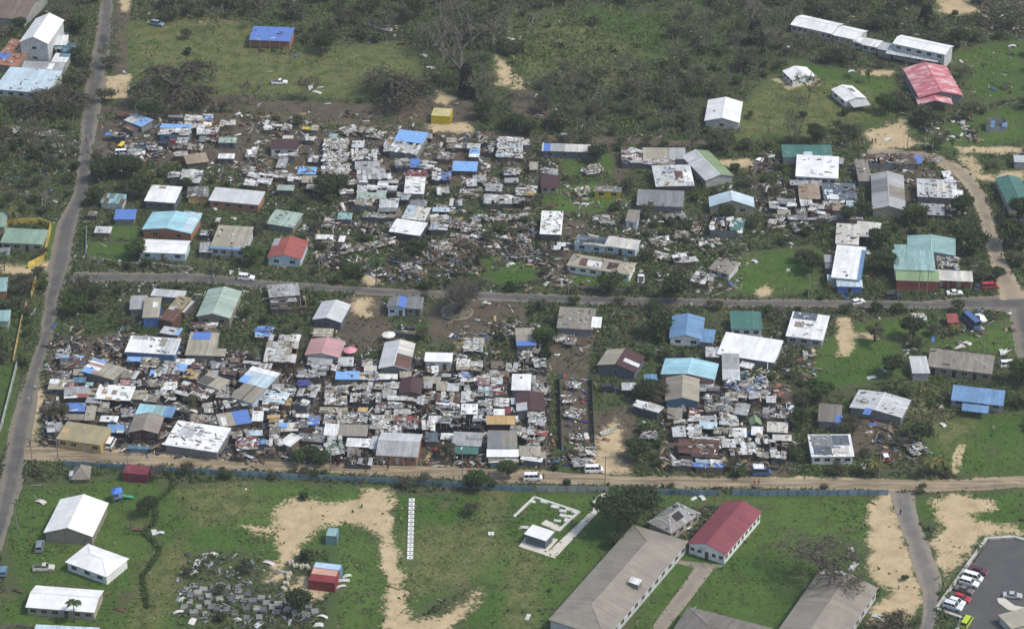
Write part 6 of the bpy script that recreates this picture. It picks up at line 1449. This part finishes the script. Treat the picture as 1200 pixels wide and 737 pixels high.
BIG = [('wide0', 201, 118, 1.25, 'wide storm stripped tree with dark limbs on the field edge'), ('wide1', 440, 119, 1.2, 'forked storm stripped tree beside the grass field'), ('vine0', 547, 113, 1.05, 'tall dead tree with vine wrapped trunk beside the yellow container'), ('bare0', 519, 68, 1.35, 'tall grey leafless tree beside the scattered wreckage'), ('bigleafy0', 383, 62, .6, 'dark round leafy tree beside the blue roofed field shed'),
    ('wide1', 58, 134, .8, 'brown leaved tree in front of the long bluish white hall'), ('wide0', 82, 130, .7, 'brown leaved tree leaning over the main road verge'), ('leafy1', 176, 142, .95, 'narrow dark green tree at the start of the brown track'), ('twiggy0', 293, 124, 1.2, 'small twisted dark tree on the field edge'), ('vine1', 884, 48, 1.0, 'dark hanging vine covered tree behind the scrub'), ('vine1', 1085, 26, .85, 'dark vine covered trunk behind the two-storey school'), ('bigleafy1', 956, 168, .5, 'dark green tree between porched house and green hall'), ('bigleafy0', 1124, 56, .55, 'round dark green tree behind the two-storey school'), ('leafy2', 1042, 134, .8, 'leafy tree beside the porched white house'),
    ('palm0', 1006, 92, .75, 'palm with ragged fronds in front of the school stairs'), ('palm2', 1019, 98, .65, 'shorter palm beside the ragged palm at the school'), ('palm0', 440, 336, 1.05, 'tall green palm on the garden edge of the side street'), ('palm1', 21, 262, .8, 'small palm behind the yellow compound wall'), ('palm0', 6, 412, .8, 'palm beside the roadside cottage'), ('palm1', 1026, 556, .9, 'yellowish palm beside the red garden car'), ('palm1', 1086, 556, .9, 'yellowish palm near the dirt road verge'), ('palm1', 1108, 556, .85, 'second yellowish palm near the dirt road verge'), ('palm1', 1118, 392, .6, 'stunted yellowish palm by the parked bus'), ('palm0', 88, 728, .75, 'pale green palm in front of the long white lawn house'), ('palm2', 5, 318, .8, 'palm in the weeds beside the road verge'),
    ('fan0', 536, 367, 2.3, 'broad leafless tree on bare earth by the side street'), ('leafy2', 160, 302, .75, 'bushy green tree in the white fenced garden'), ('leafy1', 165, 232, .9, 'dark leafy tree behind the white house with blue-grey front'), ('leafy0', 140, 210, 1.0, 'spreading dark tree below the car yard'), ('leafy1', 120, 212, .9, 'dark tree between main road and car yard'), ('leafy1', 155, 208, .85, 'dark tree at the car yard fence'), ('twiggy1', 118, 336, 1.2, 'thin bare tree at the side street corner'), ('twiggy0', 249, 336, 1.0, 'small bare tree above the pale green-grey house'), ('stripped1', 63, 492, .55, 'brown leaved small tree at the settlement corner'),
    ('bigleafy0', 724, 624, .85, 'large dark rounded tree beside the broken grey hall'), ('bigleafy1', 744, 618, .85, 'large dark tree touching the broken grey roof'), ('leafy0', 718, 640, .55, 'low dark tree beside the long taupe hall'), ('barewide1', 963, 670, 1.25, 'half bare spreading tree behind the taupe gabled hall'), ('wide1', 1066, 742, .5, 'brown leaved tree at the foot of the access lane'), ('wide0', 1040, 745, .38, 'sprawling brown tree on the sand by the taupe hall'), ('bigleafy1', 173, 604, .4, 'dark green tree on the lawn hedge line'), ('leafy0', 350, 722, .85, 'dark leafy tree behind the block yard'), ('leafy2', 563, 575, .7, 'green tree growing through the blue-grey fence'), ('leafy2', 598, 560, .6, 'bushy green tree on the dirt road edge'),
    ('leafy2', 712, 345, .8, 'leafy tree in front of the hipped house'), ('leafy1', 792, 352, 1.0, 'dark leafy tree at the side street utility pole'), ('stripped2', 760, 255, .5, 'leaning stripped tree across the slate grey roof'), ('leafy1', 700, 190, .8, 'leafy tree beside the green roofed house yard'), ('leafy2', 848, 178, .8, 'leafy tree below the white gabled scrub house'), ('leafy0', 1130, 255, .9, 'dark tree along the hill road bend'), ('leafy1', 1143, 298, 1.0, 'dark tree behind the shop row'), ('leafy2', 1120, 285, .8, 'leafy tree on the slope above the teal store'), ('leafy0', 1165, 330, .6, 'dark tree at the crossroads'), ('leafy1', 1036, 320, .9, 'leafy tree between the white and teal stores'), ('leafy0', 1028, 290, .85, 'dark leafy tree behind the white store'), ('leafy1', 1185, 290, 1.1, 'dark tree group member across the hill road'), ('leafy0', 1192, 262, 1.0, 'dark tree below the green roofed curve house'), ('leafy1', 950, 320, .8, 'leafy tree beside the white store sheds'), ('stripped0', 945, 310, .5, 'stripped tree on the small green field'),
    ('leafy1', 770, 395, 1.0, 'dark leafy tree beside the sky blue gabled house'), ('leafy2', 640, 405, .7, 'leafy tree beside the tan blue edged hut'), ('stripped1', 775, 468, .6, 'stripped tree over the grey house by the cyan one'), ('leafy0', 760, 470, .8, 'dark tree between the dirt yard and the cyan house'), ('leafy1', 745, 540, .8, 'dark tree over the weeds beside the dirt road'), ('leafy2', 955, 470, .8, 'leafy tree beside the grey tarped shed'), ('leafy1', 1045, 440, .8, 'leafy tree behind the concrete annex'), ('leafy0', 1070, 400, .9, 'dark tree in the garden behind the concrete block'), ('stripped2', 1025, 400, .55, 'stripped tree on the sandy garden drive'), ('leafy1', 1080, 520, .8, 'leafy tree beside the fallen timber'), ('stripped0', 1000, 505, .5, 'stripped tree over bare earth by the angular white house'),
    ('leafy2', 1195, 450, .9, 'leafy tree beside the blue roofed house'), ('leafy0', 940, 500, .7, 'dark tree behind the slate roofed white house'), ('leafy1', 365, 540, .55, 'round green bush tree on the dirt road edge'), ('leafy2', 352, 545, .5, 'pale green bush tree beside the dirt road'), ('leafy2', 375, 546, .5, 'second green bush tree beside the dirt road'), ('stripped2', 523, 535, .5, 'brown leaved tree in front of the dirt road shacks'), ('stripped1', 224, 482, .45, 'brown leaved tree among the skewed shacks'), ('barespread0', 190, 560, .5, 'bare twiggy tree against the blue-grey fence'),
    ('bare1', 745, 30, .55, 'grey leafless trunk in the upper scrub'), ('bare2', 660, 95, .5, 'grey leafless tree in the green scrub'), ('bare1', 640, 118, .55, 'leafless forked tree beside the sand cut'), ('bare2', 590, 35, .6, 'pale leafless tree on the scrub slope'), ('bare0', 130, 300, .35, 'thin dead tree by the garden fence'), ('bare2', 45, 182, .5, 'pale snapped tree in the rubble by the road'), ('bare0', 735, 85, .5, 'pale dead trunk in the green scrub'), ('bare1', 600, 210, .45, 'leafless tree behind the ochre strewn roof'), ('bare2', 630, 225, .45, 'leafless tree beside the maroon hut'), ('stripped0', 640, 130, .55, 'dark stripped tree beside the sand cut'), ('stripped2', 700, 140, .6, 'dark stripped tree in the brown scrub'), ('stripped1', 820, 100, .65, 'brown stripped tree behind the scrub house'), ('stripped0', 870, 85, .7, 'wide brown stripped tree right of the scrub house'), ('stripped2', 770, 120, .6, 'brown stripped tree in the middle scrub'), ('stripped1', 905, 55, .6, 'brown stripped tree at the school wing end'), ('leafy1', 620, 160, .75, 'dark tree over the long shed track'), ('leafy0', 600, 155, .8, 'dark tree at the track beside the littered roofs'), ('leafy1', 655, 150, .7, 'dark tree on the track bank'), ('leafy0', 570, 140, .8, 'dark tree below the vine wrapped dead tree'),
    ('stripped0', 395, 30, .7, 'brown stripped tree on the field top edge'), ('stripped1', 340, 20, .7, 'brown stripped tree behind the blue field shed'), ('stripped2', 470, 30, .75, 'brown stripped tree above the scattered wreckage'), ('leafy1', 430, 15, .9, 'dark leafy tree on the upper slope'), ('leafy0', 490, 20, .9, 'dark leafy tree beside the grey leafless tree'), ('stripped1', 300, 18, .6, 'brown stripped tree above the field'), ('leafy2', 95, 40, .8, 'green tree beside the main road by the tall house'), ('leafy1', 90, 70, .6, 'dark bush tree beside the teal lean-to'), ('leafy0', 22, 35, .6, 'dark bush tree beside the brown corner house'),
    ('leafy0', 110, 240, .7, 'dark bush tree by the main road bend'), ('stripped2', 100, 345, .6, 'brown leaved tree at the overgrown corner lot'), ('leafy2', 85, 370, .8, 'green tree on the overgrown corner lot'), ('leafy1', 110, 355, .7, 'dark green tree on the overgrown corner lot'), ('stripped0', 30, 340, .6, 'brown leaved tree by the yellow wall stub'), ('leafy1', 380, 232, .9, 'dark tree beside the pale shacks'), ('leafy0', 395, 225, .8, 'dark tree behind the tan patched roofs'), ('stripped1', 300, 275, .5, 'stripped tree over the collapsed pale green roof'), ('leafy2', 292, 310, .7, 'green tree beside the red gabled house'), ('leafy0', 220, 222, .5, 'dark bush tree beside the ochre walled shack'), ('leafy1', 490, 300, .7, 'dark leafy tree in the rubble field'), ('stripped2', 560, 310, .6, 'tangled brown tree lying in the rubble field'), ('leafy2', 415, 325, .6, 'green tree at the palm garden edge'), ('leafy1', 850, 260, .7, 'dark tree below the bluish white gabled house'), ('leafy0', 990, 262, .7, 'dark tree behind the white store carport'), ('leafy2', 1075, 262, .8, 'leafy tree above the teal store lawn'), ('leafy1', 1010, 255, .7, 'leafy tree at the grey metal hall')]
for key, x, y, s, lb in BIG: plant(key, P(x, y), s * (1.35 if key[:-1] in ('stripped', 'barespread', 'twiggy') else 1.15 if key[:-1] == 'leafy' else 1.0), lb, 'palm_tree' if key.startswith('palm') else 'tree', 'palm' if key.startswith('palm') else 'tree', None, None) if 'wide' not in key else plant(key, P(x, y), s * (1.75 if key[0] == 'w' else 1.35), lb, 'tree', 'tree', None, s * (1.15 if key[0] == 'w' else .85))
for x, y, a, sc, lb in ((48, 178, .4, .6, 'fallen pale tree lying in the roadside rubble'), (62, 205, 2.4, .55, 'fallen grey tree pointing at the main road'), (22, 228, 1.0, .6, 'fallen tree among the roadside weeds'), (45, 246, 2.9, .55, 'fallen tree behind the yellow compound wall'), (574, 302, .5, .5, 'fallen tree across the rubble near the side street'), (618, 32, 2.6, .6, 'fallen pale tree on the green scrub slope'), (720, 66, .3, .55, 'fallen tree on the middle of the scrub slope'), (800, 60, 1.9, .55, 'fallen tree beside the vine covered tree'), (690, 120, 2.2, .55, 'fallen tree in the brown scrub above the track'), (1160, 95, .6, .55, 'fallen tree on the slope beside the red hall'), (870, 300, 2.8, .4, 'fallen tree beside the wrecked white raftered house'), (250, 455, .5, .35, 'fallen branch tree across the skewed shacks')):
    o = plant('bare%d' % rnd.randrange(3), P(x, y, .4), sc, lb, 'fallen_tree', 'fallen tree', None, None, a); o.rotation_euler = (R(86), 0, a)
# ------------------------------------------------------------------ where things may grow
FPA = np.array(FP)
def free(px, py, pad=.4):
    ok = np.ones(px.shape, bool)
    for cx, cy, rz, W, D in FPA:
        m = (np.abs(px - cx) < (W + D)) & (np.abs(py - cy) < (W + D))
        if not m.any(): continue
        dx, dy = px[m] - cx, py[m] - cy; c, s = math.cos(rz), math.sin(rz)
        ok[m] &= ~((np.abs(dx * c + dy * s) < W / 2 + pad) & (np.abs(-dx * s + dy * c) < D / 2 + pad))
    for poly in ROADPOLY:
        xs = [p.x for p in poly]; ys = [p.y for p in poly]; m = (px > min(xs)) & (px < max(xs)) & (py > min(ys)) & (py < max(ys))
        if m.any(): ok[m] &= poly_sd(px[m], py[m], poly) < (.55 if pad < .1 else -.1)
    return ok
def rand_ground(n, x0=-20, x1=1220, y0=-14, y1=752):
    # points spread evenly over the ground that the scene covers
    out = []; c = [P(x0, y0), P(x1, y0), P(x1, y1), P(x0, y1)]; ys = (c[2].y, c[0].y)
    X = rng.uniform(c[0].x, c[1].x, n * 2); Y = rng.uniform(ys[0], ys[1], n * 2); hw = np.interp(Y, [c[2].y, c[0].y], [c[2].x, c[1].x])
    m = np.abs(X) < hw; return X[m][:n], Y[m][:n]
def pt_masks(x, y): return {k: region_value(x, y, k) for k in REG}
ZONES = []
def zone(txt, dens, kind=0): ZONES.append((QL(txt), dens, kind))
frame(0, 0, 1)
zone('55 400 160 395 345 425 640 420 652 546 330 546 48 522', 1.9); zone('778 445 925 450 935 552 775 552', 1.0); zone('655 440 692 440 700 550 655 548', .7, 1); zone('115 135 365 150 560 160 660 170 650 250 560 300 480 320 360 300 270 215 115 200', .55)
zone('370 270 480 262 640 250 650 312 480 332 370 312', 1.0); zone('640 225 870 235 870 340 760 345 640 335', .45); zone('880 180 1010 190 1010 262 880 265', .8); zone('1080 140 1140 138 1150 168 1075 165', .5); zone('1145 5 1200 5 1200 45 1150 42', 1.0, 2); zone('0 150 90 160 85 215 0 205', .4)
zone('540 380 640 375 645 432 520 422', .7); zone('140 335 290 340 300 395 140 400', .5); zone('850 445 900 443 900 470 855 470', 3.0, 3); zone('900 390 960 400 955 450 905 450', .6); zone('990 480 1060 500 1080 545 1040 540', .5); zone('430 30 590 30 600 50 520 60 440 50', .4); zone('250 135 380 140 380 230 260 225', .5); zone('1020 190 1130 205 1130 255 1020 250', .5); zone('570 610 880 620 890 600 590 590', .0); zone('1100 380 1190 385 1185 412 1110 405', .35); zone('205 650 300 650 380 700 370 735 210 735', .5, 4); zone('860 20 1000 10 1190 60 1190 130 1120 130 1060 50 900 20', .12); zone('345 395 420 400 470 425 350 425', .4)
def zone_val(x, y, kind=None):
    v = np.zeros(x.shape)
    for poly, d, k in ZONES:
        if kind is not None and k != kind: continue
        v = np.maximum(v, np.where(poly_sd(x, y, poly) > 0, d, 0))
    return v
# ------------------------------------------------------------------ shrubs: single plants with stem and crown
def shrubs(n, keys, name, lb, group, fn, smin=.6, smax=1.25, pad=2.3):
    x, y = rand_ground(n * 14); m = pt_masks(x, y); ok = free(x, y, pad); pr = fn(x, y, m) * ok; sel = np.nonzero(rng.random(len(x)) < pr)[0][:n]
    for i in sel:
        p = Vector((float(x[i]), float(y[i]), 0)); plant(rnd.choice(keys), p, rnd.uniform(smin, smax), '%s nearest the %s' % (lb, near_ref(p)), name, 'shrub', group)
def bare_of(m): return (m['lawn'] < .35) & (m['sand'] < .3)
open_n = lambda x, y, m: np.where(bare_of(m), np.where(m['dirt'] > .5, .012, .5), .02) * (.35 + vnoise(x, y, 22, 3))
upper = lambda x, y, m: np.where((m['sand'] < .3) & (m['dirt'] < .5), np.where(y > 742, .7, .0), 0) * (.3 + vnoise(x, y, 18, 5)) * np.where(m['lawn'] > .4, .05, 1)
shrubs(260, ['shrubg0', 'shrubg1', 'shrubg2'], 'green_shrub', 'dark green leafy shrub', 'green shrubs between the houses', lambda x, y, m: open_n(x, y, m) * np.where((y < 789) & (y > 553), 1, .25))
shrubs(230, ['shrubb0', 'shrubb1', 'shrubb2'], 'brown_shrub', 'storm browned twiggy shrub', 'browned shrubs between the houses', lambda x, y, m: open_n(x, y, m) * np.where((y < 789) & (y > 553), 1, .1))
shrubs(230, ['shrubb0', 'shrubb1', 'shrubb2', 'twiggy0'], 'scrub_bush', 'brown bare scrub bush', 'scrub bushes on the upper slope', upper, .9, 2.0, 4.0)
shrubs(180, ['twiggy0', 'twiggy1'], 'sapling', 'stripped grey sapling', 'stripped saplings on the upper slope', upper, .8, 1.7, 4.5)
BANZ = [P(x, y) for x, y in ((600, 10), (860, 0), (860, 90), (760, 105), (600, 105))]
shrubs(140, ['banana0', 'banana1', 'banana2'], 'banana_plant', 'battered pale banana plant', 'battered banana plants', lambda x, y, m: np.where(poly_sd(x, y, BANZ) > 0, .8 * vnoise(x, y, 14, 63), 0), .8, 1.5)
# ------------------------------------------------------------------ hedge along the lawn
frame(0, 552)
hp = QL('772 5 808 40 812 72 770 110 722 150 730 200 722 245 668 290 715 325 748 375 705 440 665 490 672 545 690 640')
hv = []
for a, b in zip(hp, hp[1:]):
    n = int((b - a).length * 60); t_ = rng.random((n, 1)); c = np.array(a)[None] * (1 - t_) + np.array(b)[None] * t_; c = c + rng.normal(0, 1, (n, 3)) * np.array([.3, .3, 0]); c[:, 2] = rng.uniform(.05, .75, n); hv.append(c)
hv = np.concatenate(hv); tag(link('hedge', quads_mesh('hedge', leaf_quads(hv, rng.uniform(.22, .42, len(hv))), GREEN[rng.integers(0, 5, len(hv))]), None, 'leaf'), 'low winding clipped hedge along the edge of the lawn', 'hedge')
# ------------------------------------------------------------------ ground cover
def cover(name, label, n, fn, zmax, smin, smax, pals, asp=1.8):
    x, y = rand_ground(n); m = pt_masks(x, y); pr, hs, pal_i = fn(x, y, m); sel = (rng.random(len(x)) < pr); sel[sel] &= free(x[sel], y[sel], .05)
    x, y, hs, pal_i = x[sel], y[sel], hs[sel], pal_i[sel]; n = len(x); sz = rng.uniform(smin, smax, n) * (.6 + .5 * hs)
    c = np.stack([x, y, .04 + rng.random(n) ** 1.5 * zmax * hs], -1); col = np.empty((n, 3))
    for k, pal in enumerate(pals):
        w_ = pal_i == k; col[w_] = pal[rng.integers(0, len(pal), int(w_.sum()))]
    col *= rng.uniform(.75, 1.25, (n, 1)); v = leaf_quads(c, sz, asp, 1.6 if name == 'grass' else .35)
    if name == 'undergrowth':      # a fifth of the pieces are bare fallen twigs and branches
        tw = rng.random(n) < .2; v[tw] = leaf_quads(c[tw], .11, 15, .1)
        st = (rng.random(n) < .05) & (y > 742); k = int(st.sum()); b0 = c[st].copy(); b0[:, 2] = 0; sx = rng.normal(0, .25, (k, 2)); hh = rng.uniform(.8, 2.4, k)
        tp = b0.copy(); tp[:, 0] += sx[:, 0] * hh; tp[:, 1] += sx[:, 1] * hh; tp[:, 2] = hh; e = np.array([.10, 0, 0]); v[st] = np.stack([b0 - e, b0 + e, tp + e * .6, tp - e * .6], 1)
        col[st] = np.array([(.34, .29, .20), (.26, .23, .17), (.42, .37, .27), (.20, .19, .11)])[rng.integers(0, 4, k)]
        col[tw] = np.array([(.16, .14, .11), (.24, .21, .17), (.09, .08, .064), (.30, .27, .225)])[rng.integers(0, 4, int(tw.sum()))]
    o = link(name, quads_mesh(name, v, col), None, 'leaf'); stuff(o); o['label'] = label; o['category'] = 'vegetation'; return n
def und(x, y, m):
    den = np.where(bare_of(m), .95, .012) * np.where(m['dirt'] > .5, .14, 1); inb = poly_sd(x, y, BANZ) > 0; den = np.where(inb, .6, den); den = den * np.clip(.15 + 1.3 * vnoise(x, y, 7, 11), 0, 1)
    hs = .3 + .9 * vnoise(x, y, 9, 21); g = vnoise(x, y, 25, 31) * .6 + vnoise(x, y, 6, 32) * .4 + rng.normal(0, .13, x.shape)
    g = g + np.where(y > 742, .12, .09); pi = np.where(g > .5, 0, np.where(g > .38, 1, np.where(g > .2, 2, 3))); pi = np.where(rng.random(x.shape) < .05, 3, pi); pi = np.where((y > 724) & (pi < 3) & (vnoise(x, y, 30, 77) + rng.normal(0, .1, x.shape) > .40), 4, pi); pi = np.where(inb & (rng.random(x.shape) < .75), 4, pi); return den, hs, pi
N1 = cover('undergrowth', 'dark tangled undergrowth and storm litter between the houses', 520000, und, 1.0, .3, .75, (GREEN, DARKG, BROWN, STRAW, UPG))
def gra(x, y, m):
    den = np.where((m['lawn'] > .5) | (m['dry'] > .5), 1, 0) * np.where(m['sand'] > .62, 0, 1) * np.clip(.1 + 1.2 * vnoise(x, y, 4, 41), 0, 1) * np.where(y < 636, 1, .6)
    hs = .3 + 1.1 * vnoise(x, y, 12, 42) ** 2; pi = np.where((m['dry'] > .5) & (rng.random(x.shape) < .6), 1, np.where(rng.random(x.shape) < .15, 1, 0)); return den, hs, pi
LG = np.array([(.070, .136, .028), (.086, .156, .034), (.066, .116, .028), (.105, .148, .045)])
N2 = cover('grass', 'rough green grass and straw tufts on the fields', 210000, gra, .35, .2, .45, (LG, STRAW), 2.4)
# ------------------------------------------------------------------ storm debris
PK = np.array([(.45, .25, .2), (.5, .35, .3), (.6, .55, .5), (.3, .2, .16), (.65, .62, .58)])
CLOTH = np.array([(.5, .06, .08), (.06, .1, .4), (.75, .74, .72), (.06, .06, .07), (.6, .5, .45), (.2, .3, .5), (.7, .3, .35)])
TARP = np.array([(.80, .80, .80), (.75, .75, .74), (.78, .78, .80), (.70, .72, .74), (.12, .22, .6), (.3, .4, .65), (.6, .6, .6), (.5, .4, .25)])
METAL = np.array([(.22, .23, .24), (.4, .42, .44), (.5, .53, .56), (.1, .1, .11), (.32, .33, .34)])
def debris(name, label, n, kind, pal, pw, base, big=1.0, pile=.5):
    x, y = rand_ground(n); pr = zone_val(x, y, kind) * .6; m = pt_masks(x, y)
    if kind == 0: pr = np.maximum(pr, base * np.where((m['lawn'] > .45) | (y < 624) | (m['sand'] > .4), .04, 1) * np.where((y > 777), .35, 1)) * (.10 + 2.6 * vnoise(x, y, 4.5, 51) ** 2.5)
    sel = rng.random(len(x)) < pr; sel[sel] &= free(x[sel], y[sel], -.1); x, y, pr = x[sel], y[sel], pr[sel]; n = len(x)
    if n == 0: return 0
    t_ = rng.random(n); sheet = t_ < .36; plank = (t_ >= .36) & (t_ < .74)
    dx = np.where(sheet, rng.uniform(1.2, 3.4, n), np.where(plank, rng.uniform(1.2, 4.6, n), rng.uniform(.25, .9, n))); dy = np.where(sheet, rng.uniform(.6, 1.1, n), np.where(plank, rng.uniform(.07, .25, n), rng.uniform(.2, .7, n))); dz = np.where(sheet, .03, np.where(plank, rng.uniform(.05, .12, n), rng.uniform(.12, .5, n)))
    dim = np.stack([dx, dy, dz], -1) * big; z = np.abs(rng.normal(.12, pile * .6, n)) * np.clip(pr * 2, .3, 2.2)
    rot = np.stack([rng.normal(0, .22, n), rng.normal(0, .22, n), rng.uniform(0, 3.15, n)], -1); c = pal[rng.choice(len(pal), n, p=pw)] * np.where((pr > .8) & (kind == 0), rng.uniform(.2, .80, n), rng.uniform(.4, .95, n))[:, None]  # pieces in the densest zones coloured darker, painting in deep shade between the shacks
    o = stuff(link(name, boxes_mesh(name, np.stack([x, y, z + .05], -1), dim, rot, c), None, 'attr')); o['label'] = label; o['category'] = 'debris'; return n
u_ = lambda a: np.ones(len(a)) / len(a)
CLG = CLP * np.array([.5,.5,.5,.9,1.2,1.3,1,1.8,2.2,2.0,1.6,1.5,1,1,.8,1.2]); CLG = CLG / CLG.sum()
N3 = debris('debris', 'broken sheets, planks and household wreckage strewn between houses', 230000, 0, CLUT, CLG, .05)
debris('laundry', 'clothes and scraps spread to dry in the fenced yard', 60000, 1, CLOTH, u_(CLOTH), 0, .8, .6); debris('rubble', 'pinkish masonry rubble of a collapsed house', 60000, 2, PK, u_(PK), 0, .9, .8); debris('sack_heap', 'heap of white and blue sacks and tarps', 260000, 3, TARP, u_(TARP), 0, .8, 1.6); debris('scrap_metal', 'grey metal offcuts around the block yard', 60000, 4, METAL, u_(METAL), 0, 1.0, .4)
# ------------------------------------------------------------------ single sheets torn off by the storm
def lone_sheet(x, y, fr, c=(.78, .78, .77), L_=None):
    frame(*fr); p = Q(x, y); ref = near_ref(p); L_ = L_ or rnd.uniform(1.6, 3.4); W_ = rnd.uniform(.8, 1.5); b = MB(); n = 4
    bend = rnd.uniform(.05, .45)
    for i in range(n):
        x0, x1 = -L_ / 2 + L_ * i / n, -L_ / 2 + L_ * (i + 1) / n; z0, z1 = [.08 + bend * (1 - (2 * q / L_) ** 2) for q in (x0, x1)]
        b.slab([(x0, -W_ / 2, z0), (x1, -W_ / 2, z1), (x1, W_ / 2, z1), (x0, W_ / 2, z0)], .03)
    o = link('roofing_sheet', b.mesh('roofing_sheet'), None, 'sheet', tuple(v * rnd.uniform(.9, 1.03) for v in c), rnd.uniform(0, .3), p, (rnd.gauss(0, .06), 0, rnd.uniform(0, 3.14)))
    tag(o, 'bent %s roofing sheet lying nearest the %s' % ('white' if c[0] > .7 else ('blue' if c[2] > .4 and c[0] < .2 else 'grey'), ref), 'roofing sheet', 'roofing sheets torn off by the storm')
for fr, xy in (((900, 0), (720, 577, 750, 585, 770, 600, 760, 615, 735, 605, 785, 577, 800, 632, 860, 565, 910, 570, 920, 595, 860, 640, 905, 630, 935, 640, 800, 665, 95, 222, 1140, 218, 390, 335, 560, 655)), ((600, 185), (300, 215, 340, 220, 255, 130, 365, 55, 335, 60, 610, 415, 170, 510, 150, 530, 90, 480, 500, 575, 1130, 345, 1170, 350, 1130, 485, 915, 535, 915, 570, 860, 580, 850, 385, 870, 355, 930, 410, 960, 405, 160, 590)), ((300, 185), (1140, 385, 1120, 410, 1155, 450, 1190, 500, 255, 240, 350, 400, 420, 300, 1000, 485, 640, 550, 680, 490, 960, 250, 920, 255)), ((900, 370), (485, 290, 795, 405, 805, 420, 780, 400, 930, 130, 905, 140, 890, 150, 445, 700, 815, 510, 1115, 165, 1090, 170, 670, 160, 655, 130, 85, 255)), ((300, 0), (255, 412, 300, 410, 285, 432, 990, 110, 600, 150, 650, 170, 785, 260, 815, 320, 1110, 190, 1185, 185)), ((600, 552), (820, 270, 885, 125, 850, 128, 60, 265, 75, 680)), ((0, 552), (720, 285, 745, 290, 190, 145, 1000, 390, 960, 395, 925, 425, 910, 450, 905, 475, 870, 570, 855, 600, 835, 660, 900, 700, 1110, 695)), ((300, 552), (425, 490, 410, 510, 395, 540, 15, 715, 290, 720, 310, 680, 60, 430)), ((900, 185), (545, 400, 110, 405, 90, 365, 465, 440, 740, 195, 760, 190, 1110, 135, 95, 525, 640, 65)), ((0, 185), (1020, 290, 1080, 535, 1000, 240, 1090, 285, 1010, 215)), ((900, 552), (385, 365, 400, 445, 270, 488, 330, 500, 510, 680))):
    for i in range(0, len(xy), 2): lone_sheet(xy[i], xy[i + 1], fr)
for fr, x, y in (((900, 370), 770, 110), ((900, 0), 503, 125), ((900, 370), 490, 510), ((900, 185), 360, 652), ((300, 0), 183, 262), ((300, 0), 1060, 362)): lone_sheet(x, y, fr, (.10, .24, .62))
# ------------------------------------------------------------------ thin haze in the air
hz = MB(); hz.box(-1500, 1500, -400, 2600, -1, 355); hzm = bpy.data.materials.new('haze'); hzm.use_nodes = True; ht = hzm.node_tree; ht.nodes.clear()
hv_ = ht.nodes.new('ShaderNodeVolumePrincipled'); hv_.inputs['Color'].default_value = (.88, .92, 1.0, 1); hv_.inputs['Density'].default_value = HAZE; hv_.inputs['Anisotropy'].default_value = .2
ho = ht.nodes.new('ShaderNodeOutputMaterial'); ht.links.new(hv_.outputs[0], ho.inputs['Volume'])
if HAZE: stuff(link('haze', hz.mesh('haze'), None, hzm))
print('COUNTS', N1, N2, N3, len(bpy.data.objects))
